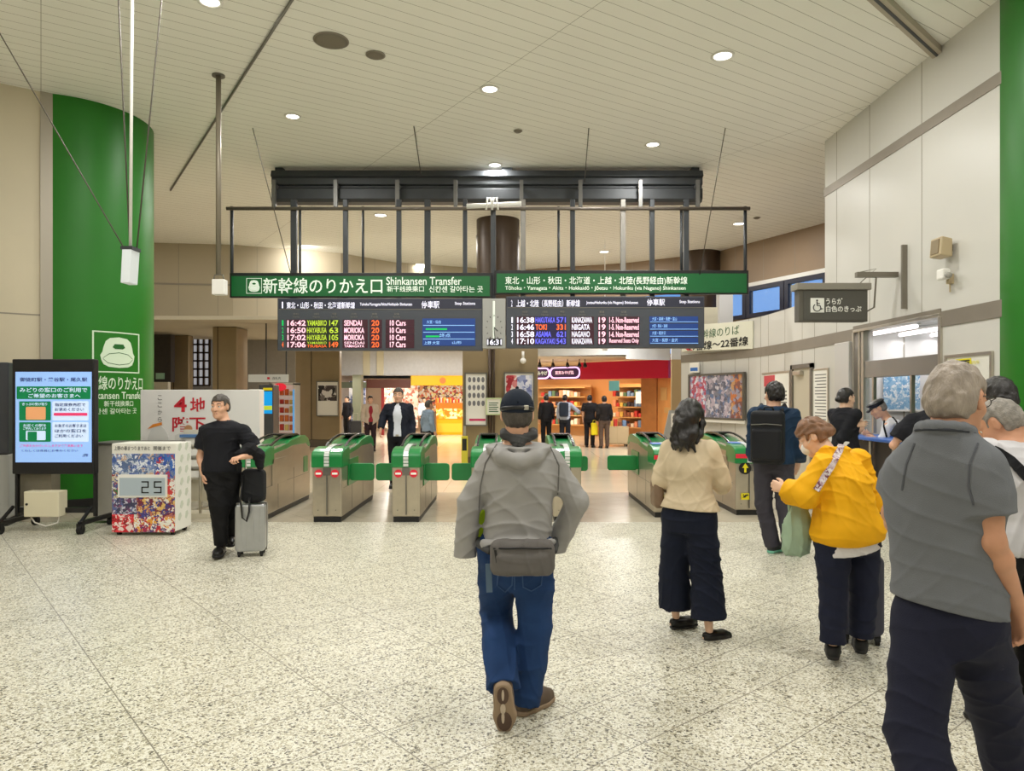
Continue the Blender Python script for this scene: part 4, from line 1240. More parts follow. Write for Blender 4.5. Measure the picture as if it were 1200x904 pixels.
# ------------------------------------------------------------------ piers
def pier(label, x0, x1, y, top, groove=None, dp=1.7):
    g = thing('bronze_pier', label, 'pier', ((x0 + x1) / 2, y, 0)); w = (x1 - x0) / 2
    obj('casing', MB().box((-w, 0, .25), (w, dp, top)), BRONZE, g, bevel=.02)
    obj('plinth', MB().box((-w - .01, -.01, 0), (w + .01, dp + .01, .25)), mat('plinth_brown', C(90, 80, 66), .5), g)
    m = MB()
    for u in ([groove] if groove else [-.2]): m.box((u - .012, -.012, .25), (u + .012, .0, top))
    obj('joint_strip', m, BRONZED, g)
    return g


PZ = 17.0
xl, xr = W(542, 0, PZ).x, W(630.5, 0, PZ).x
gp = pier('square bronze pier behind the man in the cap, hung with two posters', xl, xr, PZ, 3.1, W(576.5, 0, PZ).x - (xl + xr) / 2)
m = MB(); c = W(574, 0, PZ).x - gp.location.x; m.tube([(c, -.04, .1), (c, -.04, 3.05)], .035, 10); m.tube([(c + .1, -.03, .1), (c + .1, -.03, 3.05)], .022, 8)
obj('conduit', m, BRONZED, gp, smooth=True)
o = struct('column_shaft', MB().lathe([(.53, 3.12), (.53, H)], n=40).lathe([(.545, 4.5), (.545, 4.53)], n=40).lathe([(.545, 5.6), (.545, 5.63)], n=40), BRONZED, smooth=True)
o.location = (W(583.5, 0, 17.9).x, 17.95, 0)
o = struct('column_bronze', MB().lathe([(.6, 3.0), (.6, H)], n=40), BRONZED, smooth=True)
o.location = (W(818, 0, 22.3).x, 22.0, 0)
pier('bronze pier between the kiosks and the grey shop wall', W(346, 0, 24).x, W(398, 0, 24).x, 24, 3.79, dp=.3)
for (x0, x1, Z, lb) in ((200, 221, 25, 'narrow dark bronze pier left of the lattice window'), (249, 277, 22, 'dark bronze pier behind the white barrier board')):
    pier(lb, W(x0, 0, Z).x, W(x1, 0, Z).x, Z, 3.79, dp=.35 if Z > 24 else .95)


def poster(name, label, x0, y0, x1, y1, Z, parts, cat='poster', th=.04, rim=STEELD):
    g = thing(name, label, cat, W((x0 + x1) / 2, y1, Z))
    b = px_box(x0, y0, x1, y1, Z, g); t = .03
    obj('backing', MB().box((b[0], -th * .5, b[1]), (b[2], 0, b[3])), PAPER, g)
    m = MB()
    for q in ((b[0], b[1] - t, b[2], b[1]), (b[0], b[3], b[2], b[3] + t), (b[0] - t, b[1] - t, b[0], b[3] + t), (b[2], b[1] - t, b[2] + t, b[3] + t)): m.box((q[0], -th, q[1]), (q[2], 0, q[3]))
    obj('frame', m, rim, g)
    for n, (a0, c0, a1, c1), mm in parts:
        c = px_box(a0, c0, a1, c1, Z, g); obj(n, MB().box((c[0], -th * .5 - .004, c[1]), (c[2], -th * .5, c[3])), mm, g)
    return g


g = poster('character_poster', 'tall pale poster with rows of small grey figures on the pier', 546, 438.5, 569.5, 498, PZ - .06, [('red_footer', (550, 491, 569, 493.5), mat('footer_pink', C(205, 40, 100), .5))])
m = MB()
for j in range(4):
    for i in range(4):
        c = px_box(548.5 + i * 5.2, 442 + j * 9.2, 552.3 + i * 5.2, 448.5 + j * 9.2, PZ - .06, g); m.prism(circ((c[0] + c[2]) / 2, (c[1] + c[3]) / 2, (c[2] - c[0]) / 2, 10, (c[3] - c[1]) / 2), -.026, -.02)
obj('printed_figures', m, mat('figure_dark', C(120, 120, 125), .5), g)
poster('festival_poster', 'red and blue festival poster half hidden by the navy cap', 592, 438, 624.5, 480, PZ - .06, [('red_picture', (593, 440, 606, 466), picture_mat('print_red', [(190, 60, 70), (230, 215, 210), (160, 40, 50), (210, 130, 130)], 5)), ('blue_picture', (606, 440, 623.5, 466), picture_mat('print_blue', [(150, 160, 200), (230, 230, 240), (110, 120, 170), (200, 205, 225)], 5)), ('lower_picture', (593, 466, 623.5, 478), picture_mat('print_low', [(90, 80, 110), (200, 190, 200), (150, 130, 150)], 6))])
g = poster('green_notice', 'small pale green notice on the pier conduit', 571, 468, 586, 485, PZ - .12, [], 'notice', .03, mat('notice_green', C(205, 220, 170), .5))
c = px_box(573, 470, 584, 483, PZ - .12, g); m = MB()
for k in range(5): m.box((c[0], -.02, c[1] + k * .05), (c[2] - .03 * (k % 2), -.015, c[1] + k * .05 + .02))
obj('printed_lines', m, GRTXT, g)
g = poster('photo_poster', 'black and white photo poster on the far left bronze pier', 372, 448, 396, 487, 23.93, [('photo', (373, 452, 395, 470), picture_mat('print_photo', [(70, 60, 60), (120, 110, 105), (40, 36, 36), (215, 210, 205)], 4)), ('lower_sheet', (373, 471, 395, 486), PAPER)])
tag(obj('pier_camera_sign', MB().tube([W(613, 412, 16.9), W(613, 420, 16.9)], .03, 8).sphere(W(613, 423, 16.9), .07), WHITE, smooth=True), 'little white dome camera at the top of the square pier', 'camera')
# yellow ticket-reader post next to the pier
Zp = 16.4
g = thing('reader_post', 'slim yellow-green reader post left of the square pier', 'post', (W(544.5, 0, Zp).x, Zp, 0))
obj('post_body', MB().box((-.07, -.06, .0), (.07, .06, .78)), mat('post_lime', C(214, 205, 60), .45), g, bevel=.01)
obj('label_mark', MB().box((-.05, -.064, .45), (.05, -.06, .72)), BKTXT, g)
obj('top_stem', MB().box((-.03, -.03, .78), (.03, .03, 1.0)), STEEL, g, bevel=.006)

# ------------------------------------------------------------------ left background: kiosks, lattice window
struct('wall_concourse_left', MB().box((-14, 27, 0), (W(346, 0, 27).x, 27.2, 3.8)), mat('grey_concourse', C(150, 146, 138), .5, var=.04))
mbx = MB(); a = W(220, 452, 26.9); b = W(247, 385, 26.9)
for i in range(5): mbx.box((a.x + (b.x - a.x) * i / 4 - .03, 26.75, a.z), (a.x + (b.x - a.x) * i / 4 + .03, 26.85, b.z))
for i in range(8): mbx.box((a.x, 26.75, a.z + (b.z - a.z) * i / 7 - .03), (b.x, 26.85, a.z + (b.z - a.z) * i / 7 + .03))
w = struct('window_4', mbx, BRONZED)
obj('pane', MB().box((a.x, 26.86, a.z), (b.x, 26.88, b.z)), mat('lit_pane', C(220, 220, 225), .4, emit=.8), w)
g = thing('dark_shop_front', 'dark shopfront beside the green column', 'shop front', W(192, 500, 24))
b = px_box(176, 372, 200, 448, 24, g)
obj('front', MB().box((b[0] - 1, 0, b[1]), (b[2], .3, 3.74 - wloc(g).z)), mat('shop_dark', C(44, 38, 34), .5, var=.2), g)
obj('pale_counter', MB().box((b[0] - 1, -.2, -W(192, 500, 24).z), (b[2], 0, b[1])), mat('counter_pale', C(190, 184, 165), .5), g)
obj('glow_strip', MB().box((b[0] + .2, -.03, b[1] + .1), (b[2] - .2, 0, b[1] + .3)), mat('shop_glow', C(120, 150, 120), .5, emit=.3), g)
g = thing('hanging_guide_sign', 'pale hanging guide sign in the concourse above the kiosks', 'sign', W(313, 449, 21))
b = px_box(291, 439, 337, 448, 21, g)
obj('panel', MB().box((b[0], 0, b[1]), (b[2], .1, b[3])), mat('guide_pale', C(205, 205, 198), .4, emit=.1), g)
obj('red_mark', MB().box((b[0] + .55, -.01, b[1] + .08), (b[0] + .62, 0, b[3] - .08)), RDTXT, g)
text('改札内', (b[0] + .7, b[1] + .07, b[2] - .2, b[3] - .07), -.006, GYTXT, g, .01)
obj('hanger_rods', MB().tube([(b[0] + .5, .05, b[3]), (b[0] + .5, .05, 3.8 - W(0, 449, 21).z)], .02, 6).tube([(b[2] - .05, .05, b[3]), (b[2] - .05, .05, 3.8 - W(0, 449, 21).z)], .02, 6), DARK, g)
# kiosk with the cyan screen and the lit rack
g = thing('vending_kiosk', 'tall kiosk with a cyan screen in the concourse', 'kiosk', (W(313, 0, 20).x, 20, 0))
w = .17
obj('case', MB().box((-w - .05, 0, 0), (w, .5, 2.0)), mat('kiosk_grey2', C(70, 72, 74), .4), g, bevel=.01)
b = px_box(308.5, 459, 319, 485, 20, g); b = (b[0], b[1], b[2], b[3])
obj('screen', MB().box((b[0], -.01, b[1]), (b[2], 0, b[3])), mat('screen_cyan', C(20, 150, 225), .3, emit=1.2), g)
obj('screen_bar', MB().box((b[0], -.014, b[1] + .1), (b[2], -.01, b[1] + .22)), LEDG, g)
obj('yellow_top', MB().box((b[0], -.01, b[3] + .03), (b[2], 0, b[3] + .1)), YEL, g)
g = thing('lit_snack_kiosk', 'brightly lit kiosk with a red sign left of the bronze pier', 'kiosk', (W(332, 0, 23).x, 23, 0))
obj('frame', MB().box((-.42, .0, 0), (-.36, .6, 2.1)).box((.3, 0, 0), (.36, .6, 2.1)).box((-.42, 0, 2.05), (.36, .6, 2.12)), WHITE, g)
obj('back_panel', MB().box((-.36, .5, 0), (.3, .55, 2.05)), mat('kiosk_glow', C(235, 215, 200), .5, emit=.6), g)
obj('red_sign', MB().prism(circ(-.1, 1.98, .2, 20, .12), -.04, 0), mat('kiosk_red', C(235, 40, 60), .4, emit=1.2), g)
obj('blue_edge', MB().box((.3, -.012, .3), (.35, 0, 1.9)), mat('kiosk_blue', C(90, 170, 240), .4, emit=1.0), g)
m = MB()
for k in range(6): m.box((-.36, .1, .3 + k * .28), (.3, .5, .32 + k * .28))
obj('rack_shelf', m, WHITE, g)
rk = random.Random(3)
for k in range(6):
    for i in range(4):
        s_ = .08 + rk.random() * .05; x = -.32 + i * .155
        o = obj('snack_packet', MB().box((0, 0, 0), (.11, .12, .13 + rk.random() * .08)), mat('packet_%d' % rk.randrange(5), C(*[(200, 60, 50), (230, 200, 120), (240, 235, 225), (150, 90, 60), (220, 120, 60)][rk.randrange(5)]), .5), bevel=.01)
        o.location = (g.location.x + x, 23.15, .32 + k * .28)
        tag(o, 'small snack packet on a shelf of the brightly lit kiosk', 'packet', 'snack packets in the lit kiosk')
tag(obj('concourse_locker', MB().box((W(292, 0, 18).x, 18, .05), (W(303, 0, 18).x, 18.4, 1.85)).box((W(293, 0, 18).x, 18.05, 0), (W(302, 0, 18).x, 18.35, .05)), WHITE, bevel=.01), 'pale locker standing behind the right end of the white barrier board', 'locker')

# ------------------------------------------------------------------ centre-left shops
ZS = 32.0
struct('wall_shop_fascia', MB().box((W(398, 0, ZS).x, ZS, 2.62), (W(560, 0, ZS).x, ZS + .2, 3.8)), mat('fascia_grey', C(196, 199, 203), .4, var=.05))
mbx = MB(); 
for px in (431, 447): mbx.box((W(px, 0, ZS).x - .2, ZS - .06, 2.62), (W(px, 0, ZS).x + .1, ZS, 3.8))
struct('trim_fascia', mbx, mat('fascia_cream', C(205, 200, 175), .45))
struct('wall_shop_rear', MB().box((W(395, 0, 36).x - 2, 37, 0), (1, 37.1, 2.62)), mat('shop_rear', C(235, 215, 190), .5))
struct('wall_shop_side', MB().box((W(395, 0, 32).x - .1, 28, 0), (W(395, 0, 32).x, 37, 3.8)), mat('grey_concourse'))
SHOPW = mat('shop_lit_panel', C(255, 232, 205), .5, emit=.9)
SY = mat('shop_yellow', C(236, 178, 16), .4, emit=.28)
g = thing('yellow_shop', 'sweet shop with a yellow fascia and a lit yellow counter', 'shop', (W(513, 0, ZS).x, ZS, 0))
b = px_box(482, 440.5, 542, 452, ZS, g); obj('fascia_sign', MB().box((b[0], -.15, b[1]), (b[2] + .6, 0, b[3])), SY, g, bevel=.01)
obj('fascia_emblem', MB().prism(circ(b[0] + 1.4, (b[1] + b[3]) / 2, .14, 16), -.16, -.15), LEDO, g)
b = px_box(511, 471, 541, 511, ZS, g)
obj('counter_case', MB().box((b[0], .1, 0), (b[2] + .3, .9, b[3] - .3)), SY, g, bevel=.01)
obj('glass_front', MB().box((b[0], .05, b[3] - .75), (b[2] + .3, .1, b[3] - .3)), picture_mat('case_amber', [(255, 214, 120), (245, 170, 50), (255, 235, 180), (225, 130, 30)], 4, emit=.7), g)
obj('case_top', MB().box((b[0] - .02, .05, b[3] - .3), (b[2] + .32, .92, b[3] - .05)), mat('case_wood', C(200, 120, 30), .4, emit=.2), g, bevel=.01)
obj('white_kick_panel', MB().box((b[0] + .05, .08, .1), (b[2], .1, .5)), mat('shop_yellow2', C(246, 206, 60), .4, emit=.15), g)
b = px_box(500, 456, 541, 476, ZS + 4, g)
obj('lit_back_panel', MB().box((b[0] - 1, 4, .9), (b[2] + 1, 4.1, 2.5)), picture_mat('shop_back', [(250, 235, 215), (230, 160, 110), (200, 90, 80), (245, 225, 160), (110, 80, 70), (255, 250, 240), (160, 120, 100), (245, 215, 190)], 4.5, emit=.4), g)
g = thing('brown_shop', 'shop with a dark brown fascia left of the yellow shop', 'shop', (W(464, 0, ZS).x, ZS, 0))
b = px_box(430, 445, 481.5, 455, ZS, g); obj('fascia_sign', MB().box((b[0], -.12, b[1]), (b[2], 0, b[3])), mat('fascia_brown', C(92, 52, 42), .4), g, bevel=.01)
obj('red_post', MB().box((px_box(447, 0, 450, 0, ZS, g)[0], -.05, 0), (px_box(447, 0, 450, 0, ZS, g)[2], .1, 2.2)), mat('post_red', C(150, 40, 40), .5), g)
b = px_box(436, 456, 481, 505, ZS, g)
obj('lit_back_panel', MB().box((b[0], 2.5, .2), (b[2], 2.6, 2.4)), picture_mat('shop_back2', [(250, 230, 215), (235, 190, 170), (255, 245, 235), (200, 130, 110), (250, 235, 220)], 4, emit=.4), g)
obj('shop_table', MB().box((b[0] + .5, .3, .7), (b[2] - .2, 1.1, .8)).box((b[0] + .6, .4, 0), (b[2] - .3, 1.0, .7)), mat('table_cream', C(235, 215, 190), .5), g)
g = thing('grey_shop', 'narrow shop with a green-grey column at the far left', 'shop', (W(415, 0, ZS).x, ZS, 0))
b = px_box(400, 448, 430, 455, ZS, g); obj('fascia_sign', MB().box((b[0], -.12, b[1]), (b[2], 0, b[3])), mat('fascia_sage', C(110, 120, 100), .5), g)
b = px_box(413, 455, 423, 506, ZS - 1, g); obj('sage_column', MB().box((b[0], -1, 0), (b[2], -.5, 2.62)), mat('sage', C(128, 130, 106), .5), g)
b = px_box(400, 456, 412, 500, ZS, g); obj('lit_back_panel', MB().box((b[0], 1.5, .3), (b[2] + .3, 1.6, 2.4)), picture_mat('shop_back3', [(220, 225, 240), (150, 160, 190), (250, 250, 250), (90, 100, 130)], 3, emit=.5), g)
rk = random.Random(5)
for i in range(16):
    x = W(512 + i * 1.85, 0, ZS + .5).x; hh = .1 + rk.random() * .14
    o = obj('sweet_box', MB().box((-.05, 0, 0), (.05, .2, hh)), mat('sweet_%d' % (i % 4), C(*[(235, 120, 40), (250, 210, 90), (220, 70, 60), (250, 240, 215)][i % 4]), .4, emit=.15), bevel=.008)
    o.location = (x, ZS + .3, W(0, 471, ZS).z - .04); tag(o, 'small sweet box standing along the top of the yellow lit counter', 'box', 'sweet boxes on the yellow counter')
for x, y, p, c in ((-3.2, 33.6, 100, (1, .85, .62)), (-6, 33.6, 110, (1, .88, .8)), (-7.4, 30, 60, (1, .96, .92))):
    lamp(None, (x, y, 2.55), 1.6, p, 'RECTANGLE', 1.6, col=c)

# ------------------------------------------------------------------ red-fascia souvenir shop on the right
A = Vector((W(629, 0, 29).x, 29.0)); B = Vector((W(787, 0, 25.4).x, 25.4))
ch = Chord(A, B); g = thing('souvenir_shop', 'souvenir shop with a deep red fascia and a glowing purple sign', 'shop', (ch.M.x, ch.M.y, 0), ch.rz)
X = ch.x
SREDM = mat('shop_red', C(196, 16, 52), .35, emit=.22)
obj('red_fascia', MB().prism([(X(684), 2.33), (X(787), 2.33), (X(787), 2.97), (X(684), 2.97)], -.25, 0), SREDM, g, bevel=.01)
obj('red_return', MB().box((X(787) - .25, 0, 2.33), (X(787), 3.0, 2.97)), SREDM, g)
obj('purple_sign', MB().box((X(627), -.2, 2.36), (X(684), 0, 2.84)), mat('shop_purple', C(70, 40, 80), .4, emit=.2), g)
m = MB()
def pill(x0, z0, x1, z1):
    o = rrect(x0, z0, x1, z1, (z1 - z0) / 2 - .005, 6); 
    for i in range(len(o)):
        a, b2 = o[i], o[(i + 1) % len(o)]
        if math.hypot(a[0] - b2[0], a[1] - b2[1]) > 1e-4: m.bar((a[0], -.22, a[1]), (b2[0], -.22, b2[1]), .05, .03, up=(0, 1, 0))
pill(X(622), 2.4, X(647.5), 2.8); pill(X(648.5), 2.4, X(683), 2.8)
obj('neon_outline', m, mat('neon_pink', C(250, 200, 255), .4, emit=2.5), g)
text('おみやげ', (X(630), 2.52, X(645), 2.69), -.21, SIGNW, g, .03, False); text('東京みやげ処', (X(654), 2.53, X(676), 2.68), -.21, LEDP, g, .03, False)
obj('wood_post', MB().box((X(752), -.05, 0), (X(770), .35, 2.33)), mat('post_wood', C(188, 120, 60), .45, var=.1, vscale=4), g)
obj('wood_side_wall', MB().box((X(770), .05, 0), (X(786), .25, 2.33)), mat('side_wood', C(232, 158, 84), .45, var=.1, vscale=5, stretch=(1, 1, .15)), g)
obj('side_notice', MB().box((X(778), .03, 1.1), (X(786), .05, 1.3)), mat('notice_tan', C(225, 170, 100), .5), g)
obj('side_notice', MB().box((X(773.5), .03, 1.55), (X(781), .05, 2.0)), mat('notice_tan', C(225, 170, 100), .5), g)
obj('rear_wall', MB().box((X(620) - 5, 3.4, 0), (X(786), 3.5, 3.0)), mat('shop_warm_wall', C(225, 160, 95), .5), g)
obj('lit_menu', MB().box((X(722), 1.5, 1.42), (X(750), 1.56, 1.86)), mat('menu_lit', C(255, 235, 215), .4, emit=1.4), g)
m = MB()
m3 = MB()
for z in (.45, .85, 1.25, 1.65, 2.05): m3.box((X(690), 1.6, z), (X(752), 2.2, z + .04)); m.box((X(632) - 2.3, 2.6, z), (X(684) - 1.6, 3.1, z + .04))
m3.box((X(690), 2.2, 0), (X(752), 2.25, 2.2)); m.box((X(632) - 2.3, 3.1, 0), (X(684) - 1.6, 3.15, 2.2))
obj('shelf_unit', m, mat('shelf_wood', C(215, 165, 105), .5), g)
obj('shelf_unit', m3, mat('shelf_wood'), g)
obj('lattice_panel', MB().box((X(737), 1.5, 1.9), (X(747), 1.54, 2.25)), mat('lattice_brown', C(70, 40, 25), .5), g)
obj('hanging_noren', MB().box((X(704), .6, 1.9), (X(716), .62, 2.28)), mat('noren_teal', C(90, 180, 190), .5, emit=.2), g)
rk = random.Random(11); pal = [(245, 235, 215), (205, 60, 50), (120, 150, 190), (230, 190, 90), (150, 90, 60), (90, 120, 90), (240, 160, 120), (60, 50, 60)]
R = Matrix.Rotation(ch.rz, 4, 'Z')
for z in (.49, .89, 1.29, 1.69):
    for (p0, p1, y, nm) in ((692, 750, 1.62, 'front'), (634, 682, 2.62, 'rear')):
        n = 13 if nm == 'front' else 10
        for i in range(n):
            x = X(p0) + (X(p1) - X(p0)) * (i + .5) / n - (1.9 if nm == 'rear' else 0); ww = (X(p1) - X(p0)) / n * .8; hh = .12 + rk.random() * .16; c_ = rk.randrange(8)
            o = obj('souvenir_box', MB().box((-ww / 2, 0, 0), (ww / 2, .25, hh)), mat('souvenir_%d' % c_, C(*pal[c_]), .5), bevel=.006)
            o.location = R @ Vector((x, y, z + .004)) + g.location; o.rotation_euler = (0, 0, ch.rz)
            tag(o, 'small boxed souvenir on the %s shelves of the red-fascia shop' % ('front' if nm == 'front' else 'rear wall'), 'box', 'souvenir boxes on the %s shelves' % nm)
for x, y, p in ((X(650) - .9, 1.2, 170), (X(715), 1.0, 130)):
    l = lamp(g, (x, y, 2.9), 1.5, p, 'RECTANGLE', 1.5, col=(1, .8, .55))
# track spotlights over the purple sign
for i, px in enumerate((632.5, 648, 665, 679, 685.5)):
    Zt = 26.5; s = thing('track_spotlight', 'little black spotlight above the purple sign, %s from the pier' % ['first', 'second', 'third', 'fourth', 'fifth'][i], 'spotlight', (W(px, 0, Zt).x, Zt, 3.05), 0, 'track spotlights at the souvenir shop')
    obj('stem', MB().tube([(0, 0, 0), (0, 0, -.16)], .015, 8), BLACK, s); obj('lamp_head', MB().tube([(0, .05, -.15), (0, -.07, -.26)], [.05, .07], 14), BLACK, s, smooth=True)
# low display cabinet in front of the shop
Zc = 24.3
g = thing('display_cabinet', 'pale wooden display cabinet on castors in front of the souvenir shop', 'cabinet', (W(723.5, 0, Zc).x, Zc, 0))
b = px_box(710.5, 500, 737, 523, Zc, g)
obj('carcass', MB().box((b[0], 0, .08), (b[2], .6, b[3])), mat('cabinet_oak', C(205, 180, 140), .5), g, bevel=.01)
obj('door', MB().box((b[0] + .03, -.015, .12), (-.01, 0, b[3] - .05)).box((.01, -.015, .12), (b[2] - .03, 0, b[3] - .05)), mat('door_oak', C(214, 190, 150), .5), g)
m = MB()
for x in (b[0] + .06, b[2] - .06):
    for y in (.06, .5): m.tube([(x - .02, y, .04), (x + .02, y, .04)], .04, 12)
obj('castors', m, RUBBER, g)
for i, (dx, c_) in enumerate(((-.3, 0), (-.17, 3), (-.03, 1), (.12, 4), (.26, 2))):
    o = obj('sample_box', MB().box((-.055, -.1, 0), (.055, .1, .16 + .04 * (i % 3))), mat('souvenir_%d' % c_), bevel=.006); o.location = (g.location.x + dx, Zc + .25, b[3]); tag(o, 'sample box on the pale display cabinet in front of the souvenir shop', 'box', 'sample boxes on the display cabinet')
# grey partition and brown return wall at the far right of the concourse
g = thing('grey_partition', 'grey slanted partition board behind the woman in the cream jumper', 'partition', (W(786, 0, 19.4).x, 19.4, 0))
b = px_box(772, 481, 799, 530, 19.4, g)
obj('board', MB().prism([(b[0], .05), (b[2] + .3, .05), (b[2] + .3, b[3]), (b[0] + .28, b[3])], 0, .05), mat('partition_grey', C(165, 165, 160), .5), g)
obj('feet', MB().box((b[0], -.15, 0), (b[0] + .08, .2, .05)).box((b[2], -.15, 0), (b[2] + .08, .2, .05)), STEEL, g)
obj('notice_sheet', MB().box((b[0] + .33, -.01, b[3] - .45), (b[0] + .55, 0, b[3] - .08)), PAPER, g)
struct('wall_brown_return', MB().box((W(787, 0, 21).x, 21.0, 0), (W(812, 0, 21).x, 21.1, 2.75)), mat('return_tan', C(170, 145, 105), .5))
struct('wall_grey_return', MB().box((W(787, 0, 21).x, 21.0, 2.75), (W(830, 0, 21).x, 21.1, 3.6)), mat('grey_fascia'))
tag(obj('ceiling_hung_sign', MB().box((W(706, 0, 20).x, 20, W(0, 411, 20).z), (W(712, 0, 20).x, 20.05, W(0, 407, 20).z)).tube([(W(709, 0, 20).x, 20.02, W(0, 408, 20).z), (W(709, 0, 20).x, 20.02, H)], .012, 6), WHITE), 'tiny white hung sign under the right departure board', 'sign')
for x, y, p in ((-9, 23.5, 60), (-2.0, 20.5, 130), (2.0, 21, 130), (-5, 17, 70), (3.2, 15.2, 110), (-4.2, 15.0, 150), (1.0, 15.0, 120), (-4.5, 28.0, 520), (-1.5, 29, 260), (3.4, 22.4, 190)):  # fill lamps added to brighten piers, fascia and concourse; they have no fixtures
    lamp(None, (x, y, 3.75 if y > 24 else (3.78 if y > 22 else 5.98)), .5, p)
# wall of light on the bulkhead above the left part of the long sign
l = lamp(None, (W(352, 0, 20.6).x, 20.7, 5.9), .3, 75, rot=(.7, 0, 0))

# ------------------------------------------------------------------ world, camera
w = bpy.data.worlds.new('dusk'); S.world = w; w.use_nodes = True
w.node_tree.nodes['Background'].inputs[0].default_value = (.16, .38, .85, 1)
w.node_tree.nodes['Background'].inputs[1].default_value = 2.0
cam = bpy.data.cameras.new('camera'); co = bpy.data.objects.new('camera', cam); COL.objects.link(co)
co.location = (0, 0, CH); co.rotation_euler = (PI / 2, 0, 0)
cam.sensor_width = 36; cam.lens = 36 * F / 1200; cam.shift_y = (HY - 452) / 1200
cam.clip_end = 200
S.camera = co
S.view_settings.view_transform = 'Standard'; S.view_settings.look = 'None'; S.view_settings.gamma = 1; S.view_settings.use_curve_mapping = False
S.view_settings.exposure = -1.04
# ------------------------------------------------------------------ people: implicit surfaces meshed into one skin each
def V(*a): return np.array(a, np.float32)


def smin(a, b, k):
    if k <= 0: return np.minimum(a, b)
    h = np.maximum(k - np.abs(a - b), 0) / k
    return np.minimum(a, b) - h * h * k * .25


def smax(a, b, k): return -smin(-a, -b, k)


